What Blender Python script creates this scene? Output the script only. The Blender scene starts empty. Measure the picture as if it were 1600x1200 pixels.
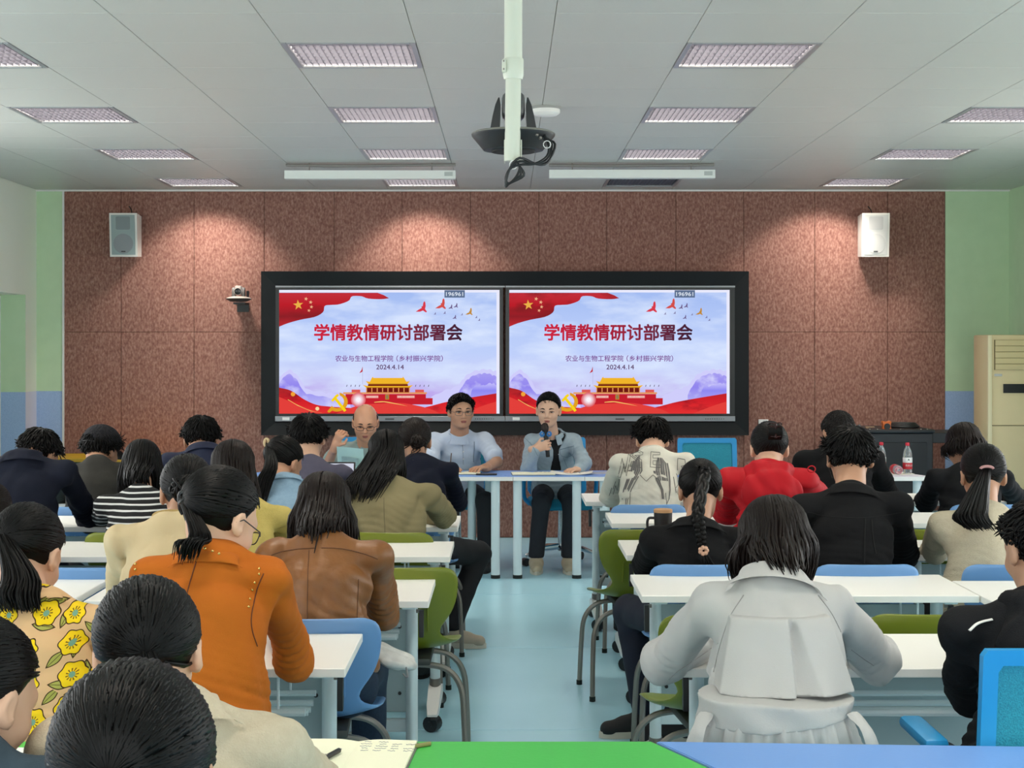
import bpy, bmesh, math, random
import numpy as np
from mathutils import Vector, Matrix, Euler, Quaternion
from mathutils.bvhtree import BVHTree
random.seed(7)
SC = bpy.context.scene
COL = SC.collection
PI = math.pi

# ------------------------------------------------------------------ camera, world, light, exposure
FPX, CU, CV, HC = 2400.0, 792.0, 545.0, 1.61
cam = bpy.data.cameras.new('camera')
cam.sensor_width = 36.0
cam.lens = FPX / 1600.0 * 36.0
cam.shift_x = (800 - CU) / 1600.0
cam.shift_y = (CV - 600) / 1600.0
cam.clip_start = 0.05
camo = bpy.data.objects.new('camera', cam)
COL.objects.link(camo)
camo.location = (0, 0, HC)
camo.rotation_euler = (PI / 2, 0, 0)
SC.camera = camo

world = bpy.data.worlds.new('world')
SC.world = world
world.use_nodes = True
world.node_tree.nodes['Background'].inputs[0].default_value = (0.80, 0.90, 1.0, 1)
world.node_tree.nodes['Background'].inputs[1].default_value = 1.0

SC.view_settings.view_transform = 'Standard'
SC.view_settings.look = 'None'
SC.view_settings.exposure = 0.0
SC.view_settings.gamma = 1.0
SC.view_settings.use_curve_mapping = False

XL, XR, YF, YB, ZC = -4.01, 4.28, 13.1, -3.0, 2.963

def area_light(name, loc, rot, sx, sy, power, color=(1, 1, 1)):
    l = bpy.data.lights.new(name, 'AREA')
    l.shape = 'RECTANGLE'; l.size = sx; l.size_y = sy; l.energy = power; l.color = color
    o = bpy.data.objects.new(name, l); COL.objects.link(o)
    o.location = loc; o.rotation_euler = rot
    return o
# daylight that falls in through the windows of the two long walls and, added to light the backs, an unseen rear one
WIN_Y = [(0.2, 2.6), (3.8, 6.2), (7.4, 9.8)]
WIN_Z = (0.95, 2.55)
for k, (a, b) in enumerate(WIN_Y):
    area_light('daylight_west', (XL - 0.05, (a + b) / 2, sum(WIN_Z) / 2), (0, -PI / 2, 0), WIN_Z[1] - WIN_Z[0], b - a, 55, (1.0, 0.985, 0.95))
    area_light('daylight_east', (XR + 0.05, (a + b) / 2, sum(WIN_Z) / 2), (0, PI / 2, 0), WIN_Z[1] - WIN_Z[0], b - a, 55, (1.0, 0.985, 0.95))
area_light('rear_fill_light', (0, YB - 0.05, 1.75), (PI / 2, 0, 0), 6.0, 1.6, 160, (1.0, 0.985, 0.95))

# ------------------------------------------------------------------ helpers: colours and materials
def lin(c):
    if isinstance(c, str):
        c = c.lstrip('#'); c = [int(c[i:i + 2], 16) / 255.0 for i in (0, 2, 4)]
    return tuple((x / 12.92 if x <= 0.04045 else ((x + 0.055) / 1.055) ** 2.4) for x in c) + (1.0,)

MATS = {}
def mat(name, col, rough=0.6, metal=0.0, spec=0.5, noise=None, bump=None, sheen=0.0, trans=0.0, coat=0.0, alpha=1.0):
    """noise=(colour2, scale, contrast, stretch xyz)   bump=(scale, strength, stretch xyz)"""
    if name in MATS: return MATS[name]
    m = bpy.data.materials.new(name); m.use_nodes = True
    nt = m.node_tree; N = nt.nodes; L = nt.links
    b = N['Principled BSDF']
    b.inputs['Base Color'].default_value = lin(col)
    b.inputs['Roughness'].default_value = rough
    b.inputs['Metallic'].default_value = metal
    b.inputs['Specular IOR Level'].default_value = spec
    b.inputs['Sheen Weight'].default_value = sheen
    b.inputs['Transmission Weight'].default_value = trans
    b.inputs['Coat Weight'].default_value = coat
    b.inputs['Alpha'].default_value = alpha
    if noise or bump:
        tc = N.new('ShaderNodeTexCoord')
    if noise:
        c2, sc, con = noise[:3]
        mp = N.new('ShaderNodeMapping'); L.new(tc.outputs['Object'], mp.inputs[0])
        if len(noise) > 3: mp.inputs['Scale'].default_value = noise[3]
        n = N.new('ShaderNodeTexNoise'); n.inputs['Scale'].default_value = sc; n.inputs['Detail'].default_value = 4
        L.new(mp.outputs[0], n.inputs['Vector'])
        r = N.new('ShaderNodeValToRGB')
        r.color_ramp.elements[0].position = 0.5 - 0.5 * con; r.color_ramp.elements[1].position = 0.5 + 0.5 * con
        r.color_ramp.elements[0].color = lin(c2); r.color_ramp.elements[1].color = lin(col)
        L.new(n.outputs['Fac'], r.inputs[0]); L.new(r.outputs[0], b.inputs['Base Color'])
    if bump:
        mp = N.new('ShaderNodeMapping'); L.new(tc.outputs['Object'], mp.inputs[0])
        if len(bump) > 2: mp.inputs['Scale'].default_value = bump[2]
        n = N.new('ShaderNodeTexNoise'); n.inputs['Scale'].default_value = bump[0]; n.inputs['Detail'].default_value = 3
        L.new(mp.outputs[0], n.inputs['Vector'])
        bp = N.new('ShaderNodeBump'); bp.inputs['Strength'].default_value = bump[1]; bp.inputs['Distance'].default_value = 0.01
        L.new(n.outputs['Fac'], bp.inputs['Height']); L.new(bp.outputs[0], b.inputs['Normal'])
    MATS[name] = m
    return m

def emis(name, col, strength=1.0):
    if name in MATS: return MATS[name]
    m = bpy.data.materials.new(name); m.use_nodes = True
    N = m.node_tree.nodes; N.clear()
    e = N.new('ShaderNodeEmission'); o = N.new('ShaderNodeOutputMaterial')
    e.inputs[0].default_value = lin(col); e.inputs[1].default_value = strength
    m.node_tree.links.new(e.outputs[0], o.inputs[0])
    MATS[name] = m
    return m

# ------------------------------------------------------------------ helpers: pixels, meshes, objects
def P(u, v, Y):
    return Vector(((u - CU) * Y / FPX, Y, HC - (v - CV) * Y / FPX))
def PX(u, Y): return (u - CU) * Y / FPX
def PZ(v, Y): return HC - (v - CV) * Y / FPX

class MB:
    def __init__(s): s.bm = bmesh.new()
    def box(s, c, d, bev=0.0, seg=1, rot=None, mi=0):
        M = Matrix.Translation(Vector(c))
        if rot is not None: M = M @ Euler(rot).to_matrix().to_4x4()
        M = M @ Matrix.Diagonal((d[0], d[1], d[2], 1))
        r = bmesh.ops.create_cube(s.bm, size=1.0, matrix=M)
        fs = {f for v in r['verts'] for f in v.link_faces}
        for f in fs: f.material_index = mi
        if bev > 0:
            es = list({e for v in r['verts'] for e in v.link_edges})
            bmesh.ops.bevel(s.bm, geom=es, offset=bev, segments=seg, affect='EDGES', profile=0.5)
        return s
    def box2(s, a, b, bev=0.0, seg=1, mi=0):
        return s.box([(a[i] + b[i]) / 2 for i in range(3)], [abs(b[i] - a[i]) for i in range(3)], bev, seg, None, mi)
    def raw(s, vs, fs, mi=0):
        V_ = [s.bm.verts.new(v) for v in vs]
        for f in fs:
            try:
                F = s.bm.faces.new([V_[i] for i in f]); F.material_index = mi
            except ValueError: pass
        return s
    def loft(s, rings, closed=True, cap=True, mi=0):
        n = len(rings[0]); vs = [p for r in rings for p in r]; fs = []
        m = n if closed else n - 1
        for i in range(len(rings) - 1):
            for j in range(m):
                k = (j + 1) % n
                fs.append((i * n + j, i * n + k, (i + 1) * n + k, (i + 1) * n + j))
        if cap and closed:
            fs.append(tuple(reversed(range(n)))); fs.append(tuple((len(rings) - 1) * n + j for j in range(n)))
        return s.raw(vs, fs, mi)
    def tube(s, path, r, n=8, mi=0, flat=1.0, nrm=None):
        path = [Vector(p) for p in path]
        m = len(path)
        rr = r if isinstance(r, (list, tuple)) else [r] * m
        T = [(path[min(i + 1, m - 1)] - path[max(i - 1, 0)]) for i in range(m)]
        T = [t.normalized() if t.length > 1e-9 else Vector((0, 0, 1)) for t in T]
        up = Vector(nrm) if nrm is not None else (Vector((0, 0, 1)) if abs(T[0].z) < 0.9 else Vector((1, 0, 0)))
        rings = []
        for i in range(m):
            a = up - T[i] * up.dot(T[i])
            if a.length < 1e-6: a = T[i].orthogonal()
            a.normalize(); b = T[i].cross(a); up = a
            rings.append([path[i] + (a * math.cos(2 * PI * j / n) * flat + b * math.sin(2 * PI * j / n)) * rr[i] for j in range(n)])
        return s.loft(rings, mi=mi)
    def lathe(s, prof, n=16, o=(0, 0, 0), M=None, mi=0, cap=True):
        rings = []
        for r, z in prof:
            ring = [Vector((r * math.cos(2 * PI * j / n), r * math.sin(2 * PI * j / n), z)) for j in range(n)]
            if M is not None: ring = [M @ p for p in ring]
            rings.append([p + Vector(o) for p in ring])
        return s.loft(rings, cap=cap, mi=mi)
    def ell(s, c, r, n=12, m=8, M=None, mi=0):
        prof = []
        rings = []
        for i in range(m + 1):
            t = PI * i / m
            sr, cz = max(math.sin(t), 0.02), math.cos(t)
            ring = [Vector((r[0] * sr * math.cos(2 * PI * j / n), r[1] * sr * math.sin(2 * PI * j / n), -r[2] * cz)) for j in range(n)]
            if M is not None: ring = [M @ p for p in ring]
            rings.append([p + Vector(c) for p in ring])
        return s.loft(rings, mi=mi)
    def prism(s, pts, axis, a, b, mi=0):
        """extrude a 2-d outline along an axis from a to b"""
        def mk(p, t):
            return {'x': (t, p[0], p[1]), 'y': (p[0], t, p[1]), 'z': (p[0], p[1], t)}[axis]
        return s.loft([[Vector(mk(p, a)) for p in pts], [Vector(mk(p, b)) for p in pts]], mi=mi)
    def mesh(s, name):
        me = bpy.data.meshes.new(name)
        bmesh.ops.recalc_face_normals(s.bm, faces=s.bm.faces[:])
        s.bm.to_mesh(me); s.bm.free()
        return me

def smooth(me, ang=40):
    if ang is None: return
    for p in me.polygons: p.use_smooth = True
    try: me.set_sharp_from_angle(angle=math.radians(ang))
    except Exception: pass

def obj(name, src, m, parent=None, sm=35, loc=None, rot=None):
    me = src.mesh(name) if isinstance(src, MB) else src
    if isinstance(src, MB): smooth(me, sm)
    ms = m if isinstance(m, (list, tuple)) else [m]
    if not me.materials:
        for q in ms: me.materials.append(q)
    o = bpy.data.objects.new(name, me); COL.objects.link(o)
    if parent is not None: o.parent = parent
    if loc is not None: o.location = loc
    if rot is not None: o.rotation_euler = rot
    return o

def tag(o, label, cat, group=None, kind=None):
    o['label'] = label
    if cat: o['category'] = cat
    if group: o['group'] = group
    if kind: o['kind'] = kind
    return o

def thing(name, label, cat, loc=(0, 0, 0), rz=0.0, group=None):
    o = bpy.data.objects.new(name, None); COL.objects.link(o)
    o.empty_display_size = 0.05
    o.location = loc; o.rotation_euler = (0, 0, rz)
    return tag(o, label, cat, group)

def struct(name, src, m, label, sm=None, parent=None):
    o = obj(name, src, m, parent, sm); o['kind'] = 'structure'; o['label'] = label
    return o

def dup(root, loc, rz, label, group=None):
    def cp(o, par):
        c = o.copy(); COL.objects.link(c); c.parent = par
        for ch in list(o.children): cp(ch, c)
        return c
    r = cp(root, None)
    r.location = loc; r.rotation_euler = (0, 0, rz); r['label'] = label
    if group: r['group'] = group
    return r

def catmull(pts, n):
    pts = [Vector(p) for p in pts]
    q = [pts[0] * 2 - pts[1]] + pts + [pts[-1] * 2 - pts[-2]]
    out = []
    m = len(pts) - 1
    for i in range(n + 1):
        t = i / n * m; k = min(int(t), m - 1); t -= k
        a, b, c, d = q[k:k + 4]
        out.append(0.5 * ((2 * b) + (c - a) * t + (2 * a - 5 * b + 4 * c - d) * t * t + (3 * b - a - 3 * c + d) * t ** 3))
    return out

def text_mesh(body, size, bold=0.0, align='CENTER', space=1.0):
    cu = bpy.data.curves.new('text', 'FONT')
    cu.body = body; cu.size = size; cu.align_x = align; cu.align_y = 'CENTER'; cu.offset = bold; cu.space_character = space
    cu.resolution_u = 3
    o = bpy.data.objects.new('text', cu); COL.objects.link(o)
    dg = bpy.context.evaluated_depsgraph_get()
    me = bpy.data.meshes.new_from_object(o.evaluated_get(dg))
    bpy.data.objects.remove(o); bpy.data.curves.remove(cu)
    return me
# ------------------------------------------------------------------ materials of the room
M_WHITE = mat('white_laminate', '#f2f0ea', 0.42, spec=0.4, bump=(60, 0.03))
M_EDGE = mat('white_edge_band', '#e9e8e4', 0.4)
M_PAINT = mat('pale_metal', '#cfdcdf', 0.35, spec=0.5)
M_GREYSHEET = mat('grey_sheet_metal', '#9fb0b3', 0.45)
M_BLACKP = mat('black_plastic', '#15171a', 0.45)
M_WHITEP = mat('white_plastic', '#eceae6', 0.35)
M_STEEL = mat('dull_steel', '#8d8780', 0.38, metal=0.6)
M_CHROME = mat('chrome', '#d5d8da', 0.12, metal=1.0)
M_RUBBER = mat('rubber', '#16201d', 0.8)
M_BLUECH = mat('blue_chair_plastic', '#6693c6', 0.36, spec=0.5)
M_GREENCH = mat('green_chair_plastic', '#6c7716', 0.36, spec=0.5)
M_OFFICE = mat('sky_blue_plastic', '#1f92cf', 0.4)
M_GREENTOP = mat('green_laminate', '#46bf4f', 0.42, bump=(90, 0.04))
M_BLUETOP = mat('blue_laminate', '#6f9ee2', 0.42, bump=(90, 0.04))
M_YELLOWTOP = mat('yellow_laminate', '#dcae20', 0.45)
M_BLACKF = mat('black_frame', '#0c1012', 0.5, spec=0.3)
M_SILVER = mat('silver_bezel', '#8d9093', 0.35, metal=0.5)
M_PAPER = mat('paper', '#f3f1e8', 0.8)
M_CREAMP = mat('cream_paper', '#f4f2d6', 0.8)
M_INK = mat('ink', '#8f9096', 0.7)

# ------------------------------------------------------------------ floor of vinyl sheets
m = mat('blue_vinyl', '#b8e8f8', 0.26, spec=0.4, noise=('#addff1', 2.2, 0.9), bump=(140, 0.015))
struct('floor', MB().box2((XL - 0.4, YB, -0.05), (XR + 0.3, YF + 0.2, -0.004)), mat('vinyl_joint', '#5d8794', 0.6), 'light blue vinyl floor of the classroom')
fl = bpy.data.objects['floor']
y = 8.28 - 1.79 * 6
while y < YF:
    a, b = max(y, YB), min(y + 1.79, YF)
    if b - a > 0.05: obj('vinyl_sheet', MB().box2((XL - 0.3, a + 0.003, -0.02), (XR, b - 0.003, 0.0), 0.002), m, fl, sm=None)
    y += 1.79

# ------------------------------------------------------------------ walls
M_GREENW = mat('pale_green_paint', '#cfe6bf', 0.8, noise=('#c5deb6', 9, 0.8), bump=(160, 0.05))
M_CREAMW = mat('pale_cream_green_paint', '#edf2e3', 0.8, bump=(160, 0.05))
M_BLUEW = mat('speckled_blue_panel', '#b3cbee', 0.9, noise=('#9cb6df', 130, 0.5), bump=(160, 0.08))
M_LILACW = mat('pale_lilac_paint', '#dcdcee', 0.8)
ZW = PZ(611, YF)
LX, RX = PX(100, YF), PX(1477, YF)
w = struct('wall_front', MB().box2((XL, YF + 0.02, 0), (XR, YF + 0.2, ZC + 0.05)), mat('wall_backing', '#70503f', 0.9), 'front wall clad in reddish brown felt panels')
# felt panels, 0.6 x 1.2 m
fm = bpy.data.materials.new('brown_felt'); fm.use_nodes = True
nt = fm.node_tree; N = nt.nodes; L = nt.links; b = N['Principled BSDF']
b.inputs['Roughness'].default_value = 1.0; b.inputs['Specular IOR Level'].default_value = 0.08
g = N.new('ShaderNodeNewGeometry')
n1 = N.new('ShaderNodeTexNoise'); n1.inputs['Scale'].default_value = 62; n1.inputs['Detail'].default_value = 3; n1.inputs['Roughness'].default_value = 0.6
mp = N.new('ShaderNodeMapping'); mp.inputs['Scale'].default_value = (1.0, 1, 0.55)
L.new(g.outputs['Position'], mp.inputs[0]); L.new(mp.outputs[0], n1.inputs['Vector'])
r = N.new('ShaderNodeValToRGB'); e = r.color_ramp.elements
e[0].position = 0.33; e[0].color = lin('#80594f'); e[1].position = 0.68; e[1].color = lin('#ae8578')
r.color_ramp.elements.new(0.5).color = lin('#966c60')
L.new(n1.outputs['Fac'], r.inputs[0]); L.new(r.outputs[0], b.inputs['Base Color'])
bp = N.new('ShaderNodeBump'); bp.inputs['Strength'].default_value = 0.25; bp.inputs['Distance'].default_value = 0.004
L.new(n1.outputs['Fac'], bp.inputs['Height']); L.new(bp.outputs[0], b.inputs['Normal'])
seams = [LX] + [PX(u, YF) for u in (189, 303, 413, 522, 628, 735, 842, 948, 1056, 1162, 1273, 1387)] + [RX]
zs = [0.0, 0.552, PZ(519, YF), ZC]
for i in range(len(seams) - 1):
    for j in range(3):
        a, c = seams[i] + 0.0015, seams[i + 1] - 0.0015
        obj('felt_panel', MB().box2((a, YF, zs[j] + 0.0015), (c, YF + 0.02, zs[j + 1] - 0.0015), 0.003), fm, w, sm=None)
def upper_lower(name, a, b, mu, ml, label):
    """a wall piece of two colours: the lower part ends at the dado height"""
    o = struct(name, MB().box2((a[0], a[1], ZW), (b[0], b[1], ZC + 0.03)), mu, label)
    obj('dado', MB().box2((a[0], a[1], 0), (b[0], b[1], ZW)), ml, o, sm=None)
    return o
upper_lower('wall_front_left', (XL - 0.02, YF - 0.005), (LX, YF + 0.02), M_GREENW, M_BLUEW, 'green and blue strip of front wall left of the felt')
upper_lower('wall_front_right', (RX, YF - 0.005), (XR, YF + 0.02), M_GREENW, M_BLUEW, 'green and blue strip of front wall right of the felt')
obj('corner_bead', MB().box2((LX - 0.012, YF - 0.012, 0), (LX + 0.004, YF + 0.01, ZC)), M_EDGE, bpy.data.objects['wall_front_left'], sm=None)
# left wall with windows and a deep doorway near the front
def side_wall(name, x, t, mu, ml, label, door=None):
    mbu, mbl = MB(), MB()
    x0, x1 = (x - t, x) if t > 0 else (x, x - t)
    ys = sorted([YB, YF + 0.2] + [q for ab in WIN_Y for q in ab] + (list(door) if door else []))
    for a, b in zip(ys[:-1], ys[1:]):
        win = any(abs(a - q[0]) < 1e-6 for q in WIN_Y); dr = door and abs(a - door[0]) < 1e-6
        if win:
            mbl.box2((x0, a, 0), (x1, b, WIN_Z[0])); mbu.box2((x0, a, WIN_Z[1]), (x1, b, ZC + 0.03))
        elif dr:
            mbu.box2((x0, a, 2.06), (x1, b, ZC + 0.03))
        else:
            mbl.box2((x0, a, 0), (x1, b, ZW)); mbu.box2((x0, a, ZW), (x1, b, ZC + 0.03))
    o = struct(name, mbu, mu, label)
    obj('dado', mbl, ml, o, sm=None)
    return o
DY = (11.7, 12.8)
side_wall('wall_left', XL, 0.24, M_CREAMW, M_LILACW, 'pale left wall with a deep doorway near the front', DY)
side_wall('wall_right', XR, -0.24, M_GREENW, M_LILACW, 'pale green right wall beside the air conditioner')
# reveal of the doorway is painted green and blue
o = bpy.data.objects['wall_left']
obj('door_reveal_upper', MB().box2((XL - 0.24, DY[1] - 0.006, ZW), (XL - 0.001, DY[1], 2.06)), M_GREENW, o, sm=None)
obj('door_reveal_lower', MB().box2((XL - 0.24, DY[1] - 0.006, 0), (XL - 0.001, DY[1], ZW)), M_BLUEW, o, sm=None)
d = struct('door_1', MB().box2((XL - 0.28, DY[0], 0), (XL - 0.24, DY[1], 2.06)), mat('door_leaf', '#cfd8c4', 0.5), 'pale door at the back of the left doorway')
obj('door_frame', MB().box2((XL - 0.235, DY[1] - 0.05, 0), (XL - 0.205, DY[1] - 0.007, 2.05)), M_WHITEP, d, sm=None)
obj('door_handle', MB().tube([(XL - 0.24, 12.0, 1.0), (XL - 0.19, 12.0, 1.0), (XL - 0.19, 12.12, 1.0)], 0.01), M_STEEL, d)
struct('wall_rear', MB().box2((XL, YB - 0.2, 0), (-3.0, YB, ZC)).box2((3.0, YB - 0.2, 0), (XR, YB, ZC)).box2((-3, YB - 0.2, 0), (3, YB, 0.95)).box2((-3, YB - 0.2, 2.55), (3, YB, ZC)), M_CREAMW, 'rear wall of the classroom with a wide opening added for light')
def window(k, x, a, b):
    mb = MB(); t = 0.05
    z0, z1 = WIN_Z
    for q in (a + t / 2, b - t / 2, (a + b) / 2): mb.box((x, q, (z0 + z1) / 2), (0.06, t, z1 - z0))
    for q in (z0 + t / 2, z1 - t / 2): mb.box((x, (a + b) / 2, q), (0.06, b - a, t))
    struct('window_%d' % k, mb, M_WHITEP, 'white framed window in the long side wall')
k = 1
for a, b_ in WIN_Y:
    window(k, XL - 0.02, a, b_); window(k + 1, XR + 0.02, a, b_); k += 2
mb = MB()
for q in (-2.97, -1, 1, 2.97): mb.box((q, YB - 0.02, 1.75), (0.06, 0.06, 1.6))
for q in (0.98, 2.52): mb.box((0, YB - 0.02, q), (6, 0.06, 0.06))
struct('window_7', mb, M_WHITEP, 'unseen wide window added in the rear wall to light the backs')  # out of view, added so that light reaches the seated people's backs

# ------------------------------------------------------------------ ceiling of perforated metal tiles
ce = struct('ceiling', MB().box2((XL - 0.3, YB, ZC + 0.14), (XR + 0.3, YF + 0.2, ZC + 0.2)), mat('ceiling_void', '#9a9a95', 0.9), 'ceiling of large perforated metal tiles')
tm = bpy.data.materials.new('perforated_tile'); tm.use_nodes = True
nt = tm.node_tree; N = nt.nodes; L = nt.links; b = N['Principled BSDF']
b.inputs['Base Color'].default_value = lin('#d2d2cb'); b.inputs['Roughness'].default_value = 0.42; b.inputs['Specular IOR Level'].default_value = 0.35
tc = N.new('ShaderNodeTexCoord'); mp = N.new('ShaderNodeMapping'); mp.inputs['Scale'].default_value = (66, 66, 1)
L.new(tc.outputs['Object'], mp.inputs[0])
vo = N.new('ShaderNodeTexVoronoi'); vo.voronoi_dimensions = '2D'; vo.inputs['Randomness'].default_value = 0.0
L.new(mp.outputs[0], vo.inputs['Vector'])
r = N.new('ShaderNodeValToRGB'); r.color_ramp.elements[0].position = 0.16; r.color_ramp.elements[1].position = 0.24
r.color_ramp.elements[0].color = lin('#92928c'); r.color_ramp.elements[1].color = lin('#cccbc4')
L.new(vo.outputs['Distance'], r.inputs[0]); L.new(r.outputs[0], b.inputs['Base Color'])
X0, Y0, TS = 0.197, 6.79, 0.6
FIX_COL = [-5, -2, 1, 4]           # tile columns that carry a light
FIX_ROW = [0, 3, 6, 9]
tile_cache = {}
def tile_mesh(x0, x1, y0, y1):
    key = (round(x1 - x0, 3), round(y1 - y0, 3))
    if key not in tile_cache:
        w_, h_ = key
        mb = MB().box((0, 0, 0.012), (w_ - 0.0022, h_ - 0.0016, 0.024), 0.002)
        me = mb.mesh('ceiling_tile'); me.materials.append(tm); tile_cache[key] = me
    return tile_cache[key]
i0 = math.floor((XL - X0) / TS); i1 = math.ceil((XR - X0) / TS)
for i in range(i0, i1):
    for j in range(-7, 11):
        a, c = max(XL, X0 + i * TS), min(XR, X0 + (i + 1) * TS)
        y0, y1 = Y0 + j * TS, min(YF, Y0 + (j + 1) * TS)
        if i in FIX_COL and j in (-3, -6): continue
        if c - a < 0.02 or y1 - y0 < 0.02 or y0 >= YF or (i in FIX_COL and j in FIX_ROW): continue
        if y1 < 4.4 or (y1 < 5.5 and (i < -4 or i > 3)): continue
        obj('ceiling_tile', tile_mesh(a, c, y0, y1), tm, ce, loc=((a + c) / 2, (y0 + y1) / 2, ZC))
ys_ = [YB] + [y for r in (-9, -6, -3) for y in (Y0 + r * TS, Y0 + (r + 1) * TS)] + [6.19]
xs_ = [XL] + [x for ci in FIX_COL for x in (X0 + ci * TS, X0 + (ci + 1) * TS)] + [XR]
mb = MB()
for a, c in zip(ys_[:-1], ys_[1:]):
    row = any(abs(a - (Y0 + r * TS)) < 1e-6 for r in (-9, -6, -3))
    for i in range(len(xs_) - 1):
        if row and i % 2 == 1: continue
        mb.box2((xs_[i], a, ZC + 0.026), (xs_[i + 1], c, ZC + 0.04))
obj('rear_ceiling_sheet', mb, tm, ce, sm=None)
# wall angle where the ceiling meets the front wall
struct('trim_1', MB().box2((XL, YF - 0.03, ZC - 0.012), (XR, YF + 0.0, ZC + 0.002)), M_WHITEP, 'white metal angle between ceiling and front wall')

# ------------------------------------------------------------------ recessed louvred ceiling lights
M_LAMP = emis('lamp_panel', '#fff4e4', 30.0)
M_LAMP_OFF = mat('lamp_panel_off', '#c9c7cc', 0.5)
M_LOUV = mat('louver_dark_aluminium', '#66656f', 0.5, spec=0.3)
def fixture_proto():
    t = thing('ceiling_light', 'x', 'ceiling light', (0, 0, ZC))
    h = 0.298
    mb = MB()
    for s in (-1, 1):
        mb.box((s * (h - 0.011), 0, 0.002), (0.024, 2 * h, 0.012), 0.002)
        mb.box((0, s * (h - 0.011), 0.002), (2 * h - 0.05, 0.024, 0.012), 0.002)
    obj('frame', mb, mat('lamp_frame', '#a9aaac', 0.35, metal=0.5), t)
    mb = MB()
    for s in (-1, 1):
        mb.box((s * (h - 0.012), 0, 0.06), (0.004, 2 * h - 0.02, 0.10)); mb.box((0, s * (h - 0.012), 0.06), (2 * h - 0.02, 0.004, 0.10))
    obj('housing', mb, mat('lamp_housing', '#66656f', 0.5), t, sm=None)
    obj('lamp_panel', MB().box((0, 0, 0.11), (2 * h - 0.03, 2 * h - 0.03, 0.004)), M_LAMP, t, sm=None)
    mb = MB()
    for q in range(1, 19): mb.box((-h + 0.012 + q * (2 * h - 0.024) / 19, 0, 0.026), (0.0025, 2 * h - 0.05, 0.045))
    for q in range(1, 7): mb.box((0, -h + 0.012 + q * (2 * h - 0.024) / 7, 0.026), (2 * h - 0.05, 0.0025, 0.045))
    obj('louver', mb, M_LOUV, t, sm=None)
    return t
fp = fixture_proto()
rown = ['first row from the camera', 'second row from the camera', 'third row from the camera', 'last row by the felt wall']
coln = ['far left', 'left of the camera pole', 'right of the camera pole', 'far right']
for j, rj in enumerate(FIX_ROW):
    for i, ci in enumerate(FIX_COL):
        if j == 0 and i == 3: continue
        loc = (X0 + (ci + 0.5) * TS, Y0 + (rj + 0.5) * TS, ZC)
        lb = 'recessed square louvred ceiling light, %s, %s' % (coln[i], rown[j])
        if j == 0 and i == 0: fp.location = loc; fp['label'] = lb; fp['group'] = 'recessed ceiling lights'
        else:
            q = dup(fp, loc, 0, lb, 'recessed ceiling lights')
            if j == 3 and i == 2:                       # this one is not lit
                for ch in q.children:
                    if ch.name.startswith('lamp_panel'): ch.data = ch.data.copy(); ch.data.materials[0] = M_LAMP_OFF
# the rows over and behind the camera, which light the near half of the room
for rj in (-3, -6, -9):
    for i, ci in enumerate(FIX_COL):
        dup(fp, (X0 + (ci + 0.5) * TS, Y0 + (rj + 0.5) * TS, ZC), 0, 'recessed louvred ceiling light above the frame, %s, %s hidden row' % (coln[i], {-3: 'first', -6: 'second', -9: 'third'}[rj]), 'recessed ceiling lights outside the picture')
# spots added below the last row to strengthen the scallops on the felt wall
for x, aim in ((X0 - 4.5 * TS, -2.53), (X0 - 1.5 * TS, -0.70), (X0 + 4.5 * TS - 0.15, 2.62)):
    l = bpy.data.lights.new('scallop_spot', 'SPOT'); l.energy = 55; l.spot_size = math.radians(96); l.spot_blend = 0.5; l.shadow_soft_size = 0.08; l.color = (1.0, 0.93, 0.86)
    o = bpy.data.objects.new('scallop_spot', l); COL.objects.link(o)
    o.location = (x, 12.5, ZC - 0.02)
    dv = Vector((aim, YF, 1.9)) - o.location
    o.rotation_euler = dv.to_track_quat('-Z', 'Y').to_euler()

# ------------------------------------------------------------------ two hanging board lamps, smoke detector
def board_lamp(u0, u1, v, label, label_right):
    Y = 11.2; z = PZ(v, Y)
    x0, x1 = PX(u0, Y), PX(u1, Y)
    t = thing('board_lamp', label, 'hanging lamp', ((x0 + x1) / 2, Y, z), 0, 'hanging board lamps')
    w_ = (x1 - x0)
    mb = MB().prism([(-0.055, -0.03), (0.03, -0.03), (0.055, 0.0), (0.03, 0.03), (-0.055, 0.03)], 'x', -w_ / 2, w_ / 2)
    obj('housing', mb, mat('lamp_white', '#dfe3dd', 0.35), t, sm=30)
    obj('lamp_tube', MB().tube([(-w_ / 2 + 0.03, 0.062, -0.012), (w_ / 2 - 0.03, 0.062, -0.012)], 0.013, 8), emis('board_tube', '#fff4e6', 1.0), t)
    mb = MB()
    for s in (-0.72, 0.72): mb.tube([(s * w_ / 2, 0, 0.03), (s * w_ / 2, 0, ZC - z)], 0.004, 6)
    obj('hanger', mb, M_STEEL, t)
    mb = MB().tube(catmull([(-w_ / 2, 0.02, ZC - z - 0.012), (-w_ / 5, 0.0, ZC - z - 0.02), (w_ / 5, 0.01, ZC - z - 0.014), (w_ / 2, 0.0, ZC - z - 0.012)], 12), 0.01, 6)
    obj('cable', mb, mat('grey_cable', '#8c8c88', 0.6), t)
    obj('rating_label', MB().box((w_ / 2 - 0.05, -0.056, 0.004), (0.06, 0.002, 0.03)), mat('grey_label', '#b3bab5', 0.6), t, sm=None)
    return t
board_lamp(446, 712, 274, 'white hanging board lamp on the left of the camera pole', True)
board_lamp(858, 1116, 273, 'white hanging board lamp on the right of the camera pole', True)
t = thing('smoke_detector', 'round white smoke detector behind the ceiling camera', 'smoke detector', (PX(853, 8.6), 8.6, ZC))
obj('base_plate', MB().lathe([(0.085, -0.014), (0.085, 0)], 24), mat('grey_plastic', '#9b9b97', 0.5), t)
obj('dome', MB().lathe([(0.02, -0.052), (0.06, -0.048), (0.078, -0.034), (0.08, -0.014)], 24), M_WHITEP, t)

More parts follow.
